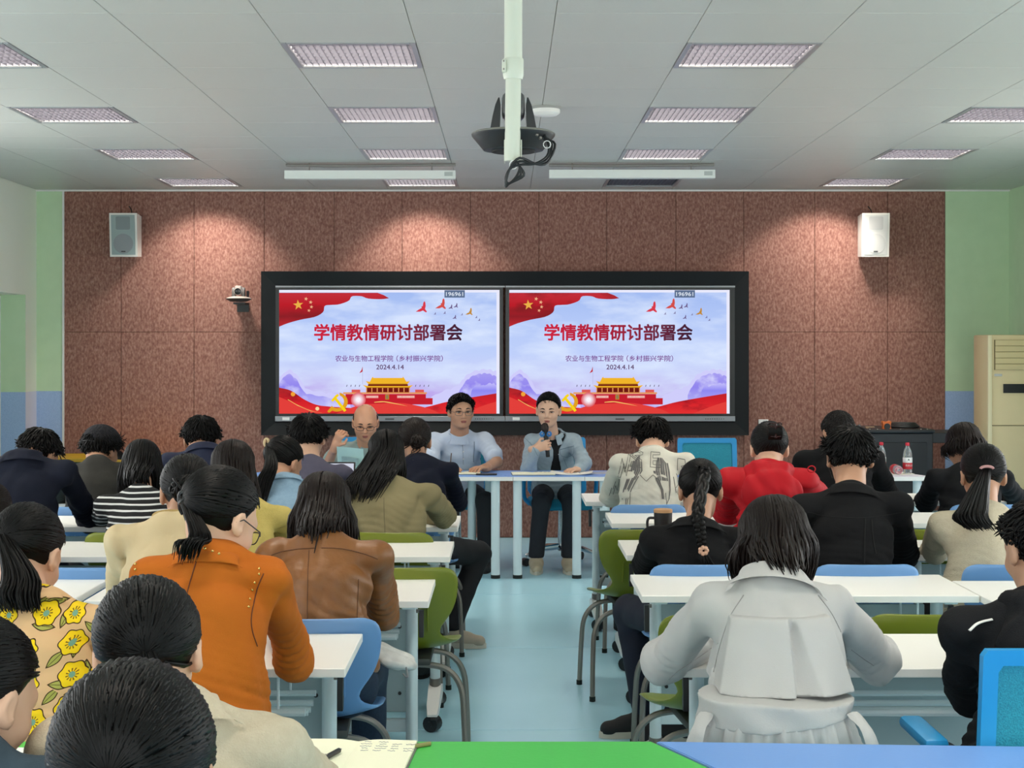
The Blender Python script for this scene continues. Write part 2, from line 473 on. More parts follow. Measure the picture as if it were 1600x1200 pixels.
# ------------------------------------------------------------------ ceiling pole with conference camera
t = thing('camera_pole', 'white ceiling pole hanging down in the middle of the room', 'pole', (PX(802, 5.0), 5.0, ZC))
zb = PZ(252, 5.0) - ZC
obj('upper_tube', MB().tube([(0, 0, 0.0), (0, 0, PZ(118, 5.0) - ZC)], 0.0295, 24), mat('pole_white', '#d9dccc', 0.32), t)
obj('lower_tube', MB().tube([(0, 0, PZ(120, 5.0) - ZC), (-0.003, 0, zb)], 0.0255, 24), mat('pole_white', '#d9dccc', 0.32), t)
zc = PZ(108, 5.0) - ZC
c = obj('collar', MB().lathe([(0.030, -0.034), (0.033, -0.024), (0.034, -0.02), (0.034, 0.03), (0.032, 0.034)], 24, (0, 0, zc)), mat('pole_white', '#d9dccc', 0.32), t)
obj('clamp_lug', MB().box((-0.03, -0.022, zc + 0.006), (0.014, 0.02, 0.042), 0.003), mat('pole_white', '#d9dccc', 0.32), t)
obj('screw', MB().lathe([(0.003, 0), (0.003, 0.003)], 8, (-0.031, -0.035, zc + 0.02), Matrix.Rotation(PI / 2, 3, 'X')), M_STEEL, t)
obj('screw', MB().lathe([(0.003, 0), (0.003, 0.003)], 8, (-0.031, -0.035, zc - 0.006), Matrix.Rotation(PI / 2, 3, 'X')), M_STEEL, t)
obj('bracket', MB().box((-0.028, 0.03, zb + 0.035), (0.004, 0.07, 0.07), 0.001).box((0.026, 0.03, zb + 0.035), (0.004, 0.07, 0.07), 0.001).box((0, 0.09, zb + 0.055), (0.05, 0.12, 0.006)), mat('pole_white', '#d9dccc', 0.32), t)
# camera on its round tray
cy, cz = 5.13, PZ(222, 5.13)
t = thing('conference_camera', 'black conference camera on a round tray behind the ceiling pole', 'camera', (PX(802, cy), cy, cz))
obj('tray', MB().lathe([(0.075, -0.03), (0.1, -0.028), (0.138, 0.018), (0.14, 0.024), (0.134, 0.028), (0.06, 0.034)], 40), M_BLACKP, t)
obj('tray_rim', MB().lathe([(0.137, 0.024), (0.1405, 0.027), (0.13, 0.033), (0.12, 0.032)], 40), mat('tray_grey', '#8d8c84', 0.5), t)
obj('tray_port', MB().lathe([(0.072, -0.0345), (0.072, -0.03)], 32), mat('dark_gap', '#0a0b0c', 0.7), t)
for s in (-1, 1):
    mb = MB().loft([[Vector((s * (0.062 - 0.12 * (z - 0.03)) + a * tw, bq * w_, z)) for a, bq in ((-1, -1), (1, -1), (1, 1), (-1, 1))] for z, w_, tw in ((0.03, 0.05, 0.016), (0.08, 0.045, 0.013), (0.12, 0.03, 0.009), (0.148, 0.008, 0.002))])
    obj('yoke_arm', mb, mat('yoke_grey', '#3a3b3d', 0.4), t)
obj('camera_head', MB().box((0, 0.0, 0.118), (0.076, 0.1, 0.088), 0.02, 3), mat('head_grey', '#4a4a4b', 0.35), t)
obj('connector', MB().box((0.07, -0.095, 0.012), (0.012, 0.03, 0.012), 0.002, 1, (0, 0.3, 0.6)).box((0.085, -0.085, 0.002), (0.01, 0.02, 0.01), 0.002, 1, (0, 0.3, 0.6)), M_STEEL, t)
t2 = thing('cable_bundle', 'coiled black cables hanging at the foot of the ceiling pole', 'cable', (PX(802, 5.0), 5.0, zb + ZC))
for k in range(3):
    e = 0.011 * k
    pts = [(0.10, 0.05, 0.10 - e), (0.115 + e, 0.03, 0.06), (0.11, -0.02, 0.015 - e), (0.07, -0.035, -0.012), (0.02, -0.04, -0.016 + e), (-0.012, -0.038, -0.03), (-0.025, -0.03, -0.062 - e), (-0.012, -0.03, -0.075), (0.012 + e, -0.03, -0.05), (0.02, -0.03, -0.02), (0.0, -0.02, 0.0)]
    obj('cable', MB().tube(catmull(pts, 40), 0.0042, 7), M_BLACKP, t2)
obj('zip_tie', MB().tube([(0.11 + 0.012 * math.cos(q), 0.0 + 0.002, 0.055 + 0.012 * math.sin(q)) for q in np.linspace(0, 2 * PI, 12)], 0.0015, 5), M_WHITEP, t2)
obj('zip_tie', MB().tube([(0.012 * math.cos(q), -0.038, -0.016 + 0.014 * math.sin(q)) for q in np.linspace(0, 2 * PI, 12)], 0.0015, 5), M_WHITEP, t2)
# ------------------------------------------------------------------ black frame and two displays on the front wall
YD = 12.97
fx0, fx1, fz0, fz1 = PX(408, 12.95), PX(1170, 12.95), PZ(680, 12.95), PZ(424, 12.95)
ix0, ix1, iz0, iz1 = PX(430, 12.95), PX(1148, 12.95), PZ(660, 12.95), PZ(446, 12.95)
t = thing('display_frame', 'wide black frame around the two lit displays', 'frame', ((fx0 + fx1) / 2, YF, fz0))
def rel(p): return Vector(p) - t.location
for name, o4, i4 in (('frame_side', [(fx0, fz0), (fx0, fz1)], [(ix0, iz0), (ix0, iz1)]), ('frame_side', [(fx1, fz1), (fx1, fz0)], [(ix1, iz1), (ix1, iz0)]),
                     ('frame_rail', [(fx0, fz1), (fx1, fz1)], [(ix0, iz1), (ix1, iz1)]), ('frame_rail', [(fx1, fz0), (fx0, fz0)], [(ix1, iz0), (ix0, iz0)])):
    q = [(o4[0][0], o4[0][1]), (o4[1][0], o4[1][1]), (i4[1][0], i4[1][1]), (i4[0][0], i4[0][1])]
    yy = [12.945, 12.945, 12.975, 12.975]
    vs = [rel((q[k][0], yy[k], q[k][1])) for k in range(4)] + [rel((q[k][0], YF - 0.001, q[k][1])) for k in range(4)]
    obj(name, MB().raw(vs, [(0, 1, 2, 3), (7, 6, 5, 4), (0, 4, 5, 1), (1, 5, 6, 2), (2, 6, 7, 3), (3, 7, 4, 0)]), M_BLACKF, t, sm=None)

def grad_emis(name, stops, axis, a, b, noise=None, strength=1.0):
    """emission whose colour runs along a world axis from a to b, with an optional cloudy mix"""
    m = bpy.data.materials.new(name); m.use_nodes = True
    nt = m.node_tree; N = nt.nodes; L = nt.links; N.clear()
    e = N.new('ShaderNodeEmission'); out = N.new('ShaderNodeOutputMaterial'); e.inputs[1].default_value = strength
    g = N.new('ShaderNodeNewGeometry'); sp = N.new('ShaderNodeSeparateXYZ'); L.new(g.outputs['Position'], sp.inputs[0])
    mr = N.new('ShaderNodeMapRange'); mr.inputs[1].default_value = a; mr.inputs[2].default_value = b
    L.new(sp.outputs[axis], mr.inputs[0])
    r = N.new('ShaderNodeValToRGB'); el = r.color_ramp.elements
    el[0].position = stops[0][0]; el[0].color = lin(stops[0][1]); el[1].position = stops[-1][0]; el[1].color = lin(stops[-1][1])
    for p, c in stops[1:-1]: el.new(p).color = lin(c)
    L.new(mr.outputs[0], r.inputs[0]); last = r.outputs[0]
    if noise:
        c2, sc, lo, hi, st = noise
        mp = N.new('ShaderNodeMapping'); mp.inputs['Scale'].default_value = st; L.new(g.outputs['Position'], mp.inputs[0])
        n = N.new('ShaderNodeTexNoise'); n.inputs['Scale'].default_value = sc; n.inputs['Detail'].default_value = 5
        L.new(mp.outputs[0], n.inputs['Vector'])
        m2 = N.new('ShaderNodeMapRange'); m2.inputs[1].default_value = lo; m2.inputs[2].default_value = hi
        L.new(n.outputs['Fac'], m2.inputs[0])
        mx = N.new('ShaderNodeMix'); mx.data_type = 'RGBA'
        L.new(m2.outputs[0], mx.inputs[0]); L.new(last, mx.inputs[6]); mx.inputs[7].default_value = lin(c2); last = mx.outputs[2]
    L.new(last, e.inputs[0]); L.new(e.outputs[0], out.inputs[0])
    return m

def display(off, label, side):
    t = thing('interactive_display', label, 'display', (PX(608 + off, YD), YD, PZ(655, YD)), 0, 'displays on the front wall')
    lay = [0]
    def S(x, y, k): return Vector((PX(400 + x / 4.0 + off, YD), YD - 0.0006 * k, PZ(420 + y / 4.0, YD))) - t.location
    def box(name, x0, y0, x1, y1, d0, d1, m, bev=0.0):
        a, b = S(x0, y0, 0), S(x1, y1, 0)
        return obj(name, MB().box2((a.x, d0, a.z), (b.x, d1, b.z), bev), m, t, sm=None)
    box('bezel', 122, 106, 1544 if side == 0 else 1556, 950, 0.004, 0.06, mat('display_black', '#05070a', 0.3))
    box('bezel_trim', 122, 106, 1556, 116, -0.004, 0.01, M_SILVER)
    bz = box('control_strip', 120, 921, 1556, 953, -0.008, 0.01, M_SILVER, 0.001)
    for k in range(9):
        a = S(1372 + k * 14, 938, 0)
        obj('button', MB().box((a.x, -0.0095, a.z), (0.009 if k < 6 else 0.006, 0.004, 0.006)), M_BLACKP, t, sm=None)
    a = S(836, 939, 0)
    obj('maker_plate', MB().box((a.x, -0.009, a.z), (0.075, 0.003, 0.014)), mat('dark_plate', '#4a4c50', 0.4), t, sm=None)
    a = S(188, 937, 0)
    obj('sticker', MB().box((a.x, -0.009, a.z), (0.06, 0.002, 0.025)), M_WHITEP, t, sm=None)
    scr = box('screen', 145, 132, 1522, 905, -0.001, 0.006, emis('slide_margin', '#e9eafc', 1.0))
    inv = -scr.location
    def flat(name, polys, m, k):
        mb = MB()
        for q in polys: mb.raw([S(x, y, k + 2) for x, y in q], [tuple(range(len(q)))])
        return obj(name, mb, m, scr, sm=None)
    zt, zb = PZ(420 + 148 / 4, YD), PZ(420 + 905 / 4, YD)
    bgm = MATS.get('slide_sky') or grad_emis('slide_sky', [(0, '#a3bcf2'), (0.28, '#b7cbf9'), (0.5, '#bfd0fb'), (0.68, '#ccd3fa'), (0.85, '#bda4ec'), (1, '#a99aee')], 2, zt, zb, ('#d8e5ff', 2.6, 0.40, 0.72, (1, 1, 3.0)))
    MATS['slide_sky'] = bgm
    flat('slide_sky', [[(145, 148), (1503, 148), (1503, 905), (145, 905)]], bgm, 0)
    # clouds
    def bumpy(pts, amp, n):
        c = [(p.x, p.y) for p in catmull([(x, y, 0) for x, y in pts], n)]
        return [(x, y - amp * abs(math.sin(i * 0.9)) ** 0.7) for i, (x, y) in enumerate(c)]
    cl = MATS.get('slide_cloud') or grad_emis('slide_cloud', [(0, '#a9a0f2'), (0.45, '#9185ee'), (1, '#b9b9f6')], 2, PZ(420 + 640 / 4, YD), PZ(420 + 860 / 4, YD), ('#dcdcff', 9, 0.45, 0.8, (1, 1, 1.4)))
    MATS['slide_cloud'] = cl
    cl2 = emis('slide_cloud_pale', '#cfcdfb', 1.0)
    flat('slide_cloud', [bumpy([(1080, 820), (1180, 770), (1260, 740), (1310, 680), (1380, 645), (1450, 640), (1503, 650)], 14, 30) + [(1503, 900), (1080, 900)]], cl2, 1)
    flat('slide_cloud', [bumpy([(1260, 790), (1320, 700), (1390, 665), (1450, 662), (1503, 680)], 10, 24) + [(1503, 900), (1260, 900)]], cl, 2)
    flat('slide_cloud', [bumpy([(1340, 800), (1362, 745), (1420, 738), (1470, 722), (1503, 735)], 12, 18) + [(1503, 900), (1340, 900)]], MATS.get('slide_cloud_b') or MATS.setdefault('slide_cloud_b', grad_emis('slide_cloud_b', [(0, '#bdb8fa'), (0.4, '#8e88f2'), (1, '#a79ff5')], 2, PZ(420 + 720 / 4, YD), PZ(420 + 820 / 4, YD))), 3)
    flat('slide_cloud', [bumpy([(145, 690), (210, 640), (270, 690), (320, 760), (420, 780), (500, 790), (580, 820)], 12, 30) + [(600, 905), (145, 905)]], cl2, 1)
    flat('slide_cloud', [bumpy([(145, 720), (200, 665), (255, 700), (300, 775), (380, 800), (480, 815), (560, 850)], 10, 26) + [(560, 905), (145, 905)]], cl, 2)
    # gate tower
    red, red2, gold, gold2, dark = emis('slide_red', '#c3202e', 1.0), emis('slide_red_light', '#dc5a55', 1.0), emis('slide_gold', '#f0b52a', 1.0), emis('slide_gold_dark', '#c08420', 1.0), emis('slide_maroon', '#6e1712', 1.0)
    tw = [[(560, 783), (1062, 783), (1062, 808), (1104, 808), (1104, 848), (560, 848)]]
    flat('tower_wall', tw, red, 5)
    flat('tower_parapet', [[(545, 772), (1068, 772), (1068, 782), (545, 782)]], emis('slide_orange', '#e79a5a', 1.0), 6)
    flat('tower_turret', [[(598, 755), (652, 755), (652, 772), (598, 772)]], red2, 6)
    flat('tower_turret', [[(995, 755), (1050, 755), (1050, 772), (995, 772)]], red2, 6)
    flat('tower_hall', [[(690, 742), (958, 742), (958, 772), (690, 772)]], dark, 6)
    flat('tower_column', [[(688 + k * 33.5, 744), (694 + k * 33.5, 744), (694 + k * 33.5, 770), (688 + k * 33.5, 770)] for k in range(9)], emis('slide_orange', '#e79a5a', 1.0), 7)
    flat('tower_roof', [[(668, 726), (700, 732), (948, 732), (982, 726), (962, 744), (690, 744)], [(686, 702), (712, 706), (938, 706), (962, 702), (946, 722), (704, 722)], [(712, 706), (724, 682), (732, 674), (734, 682), (916, 682), (918, 674), (926, 682), (940, 706)]], gold, 8)
    flat('tower_eave', [[(700, 722), (950, 722), (950, 733), (700, 733)]], dark, 7)
    flat('tower_ridge', [[(690, 738), (962, 738), (962, 744), (690, 744)], [(704, 717), (946, 717), (946, 722), (704, 722)]], gold2, 9)
    flat('tower_banner', [[(688, 792), (765, 792), (765, 808), (688, 808)], [(882, 792), (992, 792), (992, 808), (882, 808)]], emis('slide_pink', '#e69a95', 1.0), 6)
    flat('tower_plaque', [[(808, 785), (832, 785), (832, 817), (808, 817)]], gold2, 6)
    flat('tower_plaque_field', [[(812, 789), (828, 789), (828, 813), (812, 813)]], emis('slide_plaque', '#8f7a5a', 1.0), 7)
    flat('flag_pole', [[(666, 615), (667.5, 615), (667.5, 720), (666, 720)]], emis('slide_grey', '#a3a3bd', 1.0), 5)
    flat('small_flag', [[(666, 610), (660, 632), (646, 652), (656, 648), (666, 642)]], red, 5)
    flat('tower_lamp', [[(x, 726), (x + 5, 724), (x + 2, 737), (x - 3, 737)] for x in (567, 593, 620, 646, 997, 1024, 1050, 1078)], emis('slide_slate', '#6f6a86', 1.0), 5)
    # red silk
    def wave(top, n=26): return [(p.x, p.y) for p in catmull([(x, y, 0) for x, y in top], n)]
    zr = (PZ(420 + 740 / 4, YD), PZ(420 + 905 / 4, YD))
    silk = MATS.get('slide_silk') or grad_emis('slide_silk', [(0, '#a5282b'), (0.5, '#d3212a'), (1, '#e33132')], 2, zr[0], zr[1], ('#8f1c25', 7, 0.52, 0.75, (1, 1, 2.5)))
    MATS['slide_silk'] = silk
    silk2 = emis('slide_silk_light', '#e2403b', 1.0)
    flat('slide_silk', [wave([(145, 742), (220, 762), (300, 815), (380, 850), (470, 862)]) + [(760, 880), (760, 905), (145, 905)]], silk, 8)
    flat('slide_silk', [wave([(1000, 880), (1100, 855), (1200, 830), (1350, 803), (1503, 778)]) + [(1503, 905), (960, 905)]], silk, 9)
    flat('slide_silk', [wave([(560, 880), (660, 850), (780, 842), (900, 838), (1010, 855), (1100, 880), (1150, 905)]) + [(500, 905)]], silk2, 10)
    flat('slide_silk', [wave([(145, 800), (240, 840), (330, 875), (420, 905)]) + [(145, 905)]], silk2, 10)
    flat('slide_silk', [wave([(1290, 905), (1380, 870), (1450, 845), (1503, 830)]) + [(1503, 905)]], silk2, 10)
    flat('gold_ribbon', [wave([(740, 832), (800, 828), (880, 842), (950, 858)]) + [(880, 846), (800, 833), (740, 836)], wave([(200, 815), (260, 850), (340, 885), (420, 900)]) + [(340, 889), (260, 855), (200, 819)]], emis('slide_gold_pale', '#f6c46a', 1.0), 11)
    def disc(x, y, r, n=24): return [(x + r * math.cos(2 * PI * k / n), y + r * math.sin(2 * PI * k / n)) for k in range(n)]
    for r_, c_, k_ in ((46, '#dd6a72', 11), (39, '#e48d95', 12), (32, '#ebb3bb', 13), (24, '#f2d6df', 14), (15, '#fbf6fb', 15)):
        flat('light_burst', [disc(640, 818, r_)], emis('slide_burst_%d' % r_, c_, 1.0), k_)
    flat('light_burst', [disc(232, 783, 14)], emis('slide_spark', '#f2a23a', 1.0), 11)
    flat('light_burst', [disc(384, 874, 12)], emis('slide_spark2', '#f6d9a0', 1.0), 12)
    # hammer and sickle emblem
    yel, yel2 = emis('slide_yellow', '#f6d21c', 1.0), emis('slide_yellow_dark', '#e0a022', 1.0)
    arc = [(508 + 66 * math.cos(a), 832 + 60 * math.sin(a)) for a in np.linspace(-1.35, 2.35, 26)]
    arc2 = [(504 + (40 + 8 * math.sin((a + 1.2) * 0.8)) * math.cos(a), 826 + (38 + 8 * math.sin((a + 1.2) * 0.8)) * math.sin(a)) for a in np.linspace(2.35, -1.05, 26)]
    flat('emblem_sickle', [arc + arc2, [(462, 872), (446, 892), (458, 900), (480, 884)]], yel2, 14)
    flat('emblem_hammer', [[(470, 822), (500, 788), (512, 782), (520, 790), (512, 800), (504, 806), (520, 826), (566, 884), (552, 894), (506, 836), (492, 820), (482, 832)]], yel, 15)
    # flag
    fl_ = [(145, 150)] + [(760, 150), (800, 165), (832, 184)] + wave([(832, 184), (780, 190), (700, 186), (660, 172), (600, 172), (580, 200), (520, 222), (470, 226), (430, 232), (420, 270), (370, 300), (280, 318), (200, 340), (145, 362)], 40)[1:]
    fm_ = MATS.get('slide_flag') or grad_emis('slide_flag', [(0, '#c2303c'), (0.35, '#bb1f2a'), (0.7, '#8e2028'), (1, '#c02a32')], 2, PZ(420 + 150 / 4, YD), PZ(420 + 362 / 4, YD), ('#7d2024', 3.2, 0.48, 0.7, (1, 1, 2.2)))
    MATS['slide_flag'] = fm_
    flat('slide_flag', [fl_], fm_, 3)
    def star(x, y, r, a0=0.0):
        return [(x + (r if k % 2 == 0 else r * 0.4) * math.sin(a0 + PI * k / 5), y - (r if k % 2 == 0 else r * 0.4) * math.cos(a0 + PI * k / 5)) for k in range(10)]
    flat('large_star', [star(264, 226, 33, -0.1)], emis('slide_star', '#eab04a', 1.0), 4)
    for x, y, r_ in ((313, 188, 13), (342, 209, 13), (347, 238, 12), (331, 261, 11)):
        flat('small_star', [star(x, y, r_, 0.2)], emis('slide_star2', '#f0b48a', 1.0), 4)
    # birds
    bird = [(-50, 24), (-30, 10), (-8, -2), (-12, -10), (-2, -14), (2, -38), (10, -48), (16, -38), (18, -14), (14, 6), (26, 22), (22, 30), (8, 22), (0, 16), (-20, 24)]
    for x, y, s_, c_, fl in ((1044, 246, 0.92, '#d83a4a', 1), (1164, 226, 0.88, '#d3504a', 1), (1338, 272, 0.6, '#c08a3a', 1), (1220, 240, 0.38, '#6d5a86', 1), (1252, 232, 0.38, '#6d5a86', 1), (1244, 304, 0.34, '#6d5a86', 1), (1120, 281, 0.2, '#6d5a86', 1), (1180, 276, 0.22, '#6d5a86', 1), (1288, 286, 0.18, '#6d5a86', 1), (1378, 303, 0.2, '#6d5a86', 1), (1396, 320, 0.2, '#6d5a86', 1)):
        flat('bird', [[(x + a * s_, y + b * s_) for a, b in bird]], emis('slide_bird_' + c_[1:], c_, 1.0), 4)
    # lettering
    def text(name, body, x, y, hpx, m, k, bold=0.0, wpx=None):
        me = text_mesh(body, 1.0)
        co = np.empty(len(me.vertices) * 3); me.vertices.foreach_get('co', co); co = co.reshape(-1, 3)
        lo, hi = co.min(0), co.max(0)
        h = hpx / 4.0 * YD / FPX; sy = h / (hi[1] - lo[1]); sx = sy if wpx is None else (wpx / 4.0 * YD / FPX) / (hi[0] - lo[0])
        c0 = S(x, y, k + 2)
        new = np.empty_like(co)
        new[:, 0] = (co[:, 0] - (lo[0] + hi[0]) / 2) * sx + c0.x
        new[:, 1] = c0.y
        new[:, 2] = (co[:, 1] - (lo[1] + hi[1]) / 2) * sy + c0.z
        me.vertices.foreach_set('co', new.ravel())
        if bold:                                     # a heavier weight: the same outline laid down a few times, slightly shifted
            bm_ = bmesh.new()
            for a in range(8):
                n0 = len(bm_.verts); bm_.from_mesh(me); bm_.verts.ensure_lookup_table()
                for v_ in bm_.verts[n0:]: v_.co += Vector((math.cos(a * PI / 4) * bold * sx, -0.00002 * a, math.sin(a * PI / 4) * bold * sy))
            bm_.to_mesh(me); bm_.free()
        me.materials.clear(); me.materials.append(m); me.name = name
        return obj(name, me, m, scr)
    x0, x1 = PX(400 + 365 / 4 + off, YD), PX(400 + 1288 / 4 + off, YD)
    tm_ = grad_emis('slide_title_%d' % side, [(0, '#cf2440'), (0.45, '#a8243c'), (0.75, '#6f2a40'), (1, '#3c1f35')], 0, x0, x1)
    text('title_text', '学情教情研讨部署会', 827, 397, 100, tm_, 5, 0.028, 922)
    text('subtitle_text', '农业与生物工程学院', 677, 560, 38, emis('slide_purple', '#7a3f8e', 1.0), 5, 0.012, 361)
    text('subtitle_text', '（乡村振兴学院）', 1023, 560, 38, emis('slide_purple', '#7a3f8e', 1.0), 5, 0.012, 290)
    text('date_text', '2024.4.14', 838, 614, 29, emis('slide_purple_dark', '#5c3a62', 1.0), 5, 0.012, 172)
    flat('code_tag', [[(1178, 134), (1305, 134), (1305, 180), (1178, 180)]], emis('slide_tag', '#5d6f8e', 1.0), 4)
    text('code_text', '196961', 1241, 158, 24, emis('slide_tag_text', '#dfe8f4', 1.0), 5, 0.01, 106)
    text('banner_text', '人民共和国万岁', 727, 800, 11, emis('slide_banner_text', '#fbe3d8', 1.0), 7, 0, 72)
    text('banner_text', '世界人民大团结万岁', 937, 800, 11, emis('slide_banner_text', '#fbe3d8', 1.0), 7, 0, 102)
    return t
display(0, 'lit display showing the red flag slide, the left one of the pair', 0)
display(359.5, 'lit display showing the red flag slide, the right one of the pair', 1)

# ------------------------------------------------------------------ wall speakers
def speaker(u0, u1, v0, v1, label, gcol):
    Y = 12.85
    x0, x1, z0, z1 = PX(u0, Y), PX(u1, Y), PZ(v1, Y), PZ(v0, Y)
    w_, h_ = x1 - x0, z1 - z0
    t = thing('wall_speaker', label, 'loudspeaker', ((x0 + x1) / 2, Y, (z0 + z1) / 2), 0, 'wall speakers')
    f = [(-w_ / 2, -h_ / 2), (w_ / 2, -h_ / 2), (w_ / 2, h_ / 2), (-w_ / 2, h_ / 2)]
    k = 0.92
    mb = MB().loft([[Vector((x, 0.02 if z < 0 else -0.01, z)) for x, z in f], [Vector((x * k, 0.2, z * 0.94)) for x, z in f]])
    obj('cabinet', mb, mat('speaker_white', '#e6e3da', 0.45), t, sm=30)
    q = 0.86
    mb = MB().raw([Vector((x * q, (0.02 if z < 0 else -0.01) - 0.006, z * (q + 0.05))) for x, z in f], [(0, 1, 2, 3)])
    g = obj('grille', mb, mat('grille_' + gcol[1:], gcol, 0.6, bump=(500, 0.3)), t, sm=None)
    def on(x, z): return Vector((x, 0.005 - 0.015 * (z / (h_ / 2)) - 0.009, z))
    obj('woofer_ring', MB().raw([on(0.36 * w_ * math.cos(a), -0.2 * h_ + 0.36 * w_ * math.sin(a)) for a in np.linspace(0, 2 * PI, 32)[:-1]], [tuple(range(31))]), mat('cone_' + gcol[1:], '#8c9092' if gcol == '#9aa8a6' else '#c2c2bf', 0.6), g, sm=None)
    obj('horn', MB().raw([on(a * 0.26 * w_, 0.27 * h_ + b_ * 0.15 * h_) for a, b_ in ((-1, -0.85), (-0.85, -1), (0.85, -1), (1, -0.85), (1, 0.85), (0.85, 1), (-0.85, 1), (-1, 0.85))], [tuple(range(8))]), mat('horn_' + gcol[1:], '#828b8b' if gcol == '#9aa8a6' else '#bcbcba', 0.6), g, sm=None)
    obj('badge', MB().box(on(0, -0.38 * h_) + Vector((0, -0.003, 0)), (0.035, 0.003, 0.008)), M_BLACKP, g, sm=None)
    obj('bracket', MB().box((0, 0.21, 0), (0.06, 0.07, 0.12)), M_BLACKP, t, sm=None)
    obj('cable', MB().tube(catmull([(0.02, 0.2, h_ / 2 - 0.02), (0.015, 0.225, h_ / 2 + 0.04), (-0.01, 0.24, h_ / 2 + 0.08)], 8), 0.004, 6), M_BLACKP, t)
speaker(171, 214, 333, 401, 'white wall speaker with grey grille, left of the displays', '#9aa8a6')
speaker(1347, 1390, 333, 401, 'white wall speaker with pale grille, right of the displays', '#cfcfcb')

# ------------------------------------------------------------------ wall camera, wall switch
Y = 12.88
t = thing('wall_camera', 'small grey conference camera on a wall bracket beside the frame', 'camera', (PX(373, Y), Y, PZ(468, Y)))
obj('tray', MB().lathe([(0.03, -0.02), (0.07, -0.018), (0.106, 0.004), (0.107, 0.008)], 28), mat('camera_dark', '#2d2d2c', 0.5), t)
obj('tray_top', MB().lathe([(0.107, 0.008), (0.09, 0.018), (0.05, 0.026), (0.02, 0.027)], 28), mat('camera_grey', '#b9b0a8', 0.45), t)
obj('shelf_bracket', MB().box((0, 0.12, -0.03), (0.1, 0.2, 0.016)).box((0, 0.21, -0.06), (0.1, 0.012, 0.08)), mat('camera_dark', '#2d2d2c', 0.5), t, sm=None)
for s in (-1, 1):
    obj('yoke_arm', MB().loft([[Vector((s * 0.04 + a * 0.012, b_ * w_, z)) for a, b_ in ((-1, -1), (1, -1), (1, 1), (-1, 1))] for z, w_ in ((0.024, 0.035), (0.07, 0.03), (0.1, 0.012))]), mat('camera_mid', '#565350', 0.45), t)
obj('camera_head', MB().box((0, 0, 0.078), (0.056, 0.08, 0.074), 0.012, 2), mat('camera_grey', '#b9b0a8', 0.45), t)
l_ = obj('lens', MB().lathe([(0.027, 0), (0.027, 0.014), (0.022, 0.016), (0.021, 0.008), (0.002, 0.006)], 24, (0, -0.038, 0.066), Matrix.Rotation(PI / 2, 3, 'X')), mat('lens_black', '#08090a', 0.15), t)
obj('lens_ring', MB().lathe([(0.028, 0.0), (0.028, 0.012), (0.031, 0.010), (0.031, 0.0)], 24, (0, -0.038, 0.066), Matrix.Rotation(PI / 2, 3, 'X')), mat('camera_grey', '#b9b0a8', 0.45), l_)
obj('cable_plug', MB().box((0.068, 0.05, 0.045), (0.02, 0.03, 0.06), 0.004), M_BLACKP, t)
t = thing('wall_switch', 'white switch box on the felt wall right of the frame', 'switch', (PX(1193, YF - 0.02), YF - 0.012, PZ(663, YF)))
obj('plate', MB().box((0, 0, 0), (0.086, 0.024, 0.086), 0.006, 2), M_WHITEP, t)
for k in range(3): obj('rocker', MB().box((0.012, -0.014, 0.024 - 0.024 * k), (0.034, 0.006, 0.018), 0.002), mat('rocker_grey', '#c3c8cc', 0.4), t)

# ------------------------------------------------------------------ air conditioner, teacher's console and what lies on it
Y = 11.9
x0, x1, zt = PX(1543, Y), PX(1543, Y) + 0.52, PZ(523, Y)
t = thing('air_conditioner', 'tall cream floor standing air conditioner at the right edge', 'air conditioner', ((x0 + x1) / 2, Y, 0))
M_AC = mat('cream_plastic', '#ecd7a8', 0.5, noise=('#e6d09f', 3, 0.9))
def ac(u, v): return (PX(u, Y) - (x0 + x1) / 2, PZ(v, Y))
w_ = x1 - x0
obj('body', MB().box2((-w_ / 2, 0.01, 0), (w_ / 2, 0.36, zt), 0.012, 2), M_AC, t)
obj('side_trim', MB().box2((-w_ / 2 + 0.002, -0.006, 0.02), (-w_ / 2 + 0.035, 0.02, zt - 0.004), 0.006, 2), mat('cream_light', '#f3e4bb', 0.45), t)
a, b_ = ac(1554, 531), ac(1600, 578)
obj('grille_recess', MB().box2((a[0], 0.0, b_[1]), (w_ / 2 - 0.04, 0.03, a[1])), mat('cream_shadow', '#7a6b45', 0.6), t, sm=None)
for k in range(5):
    z = b_[1] + (a[1] - b_[1]) * (k + 0.5) / 5
    obj('louver', MB().box((( a[0] + w_ / 2 - 0.04) / 2 + 0.002, 0.0, z), (w_ / 2 - 0.046 - a[0], 0.012, (a[1] - b_[1]) / 5 - 0.003), 0.002, 1, (0.1, 0, 0)), mat('cream_louver', '#e0ca98', 0.5), t)
a, b_ = ac(1568, 600), ac(1600, 614)
obj('display_window', MB().box2((a[0], -0.002, b_[1]), (a[0] + 0.2, 0.02, a[1])), mat('ac_black', '#0d0f10', 0.25), t, sm=None)
a = ac(1560, 586)
obj('badge', MB().box((a[0], 0.006, a[1]), (0.06, 0.01, 0.02), 0.003), mat('badge_grey', '#c9c6c0', 0.35), t)
a = ac(1560, 665)
obj('panel_joint', MB().box((0, 0.008, a[1]), (w_ - 0.01, 0.006, 0.006)), mat('cream_shadow', '#7a6b45', 0.6), t, sm=None)

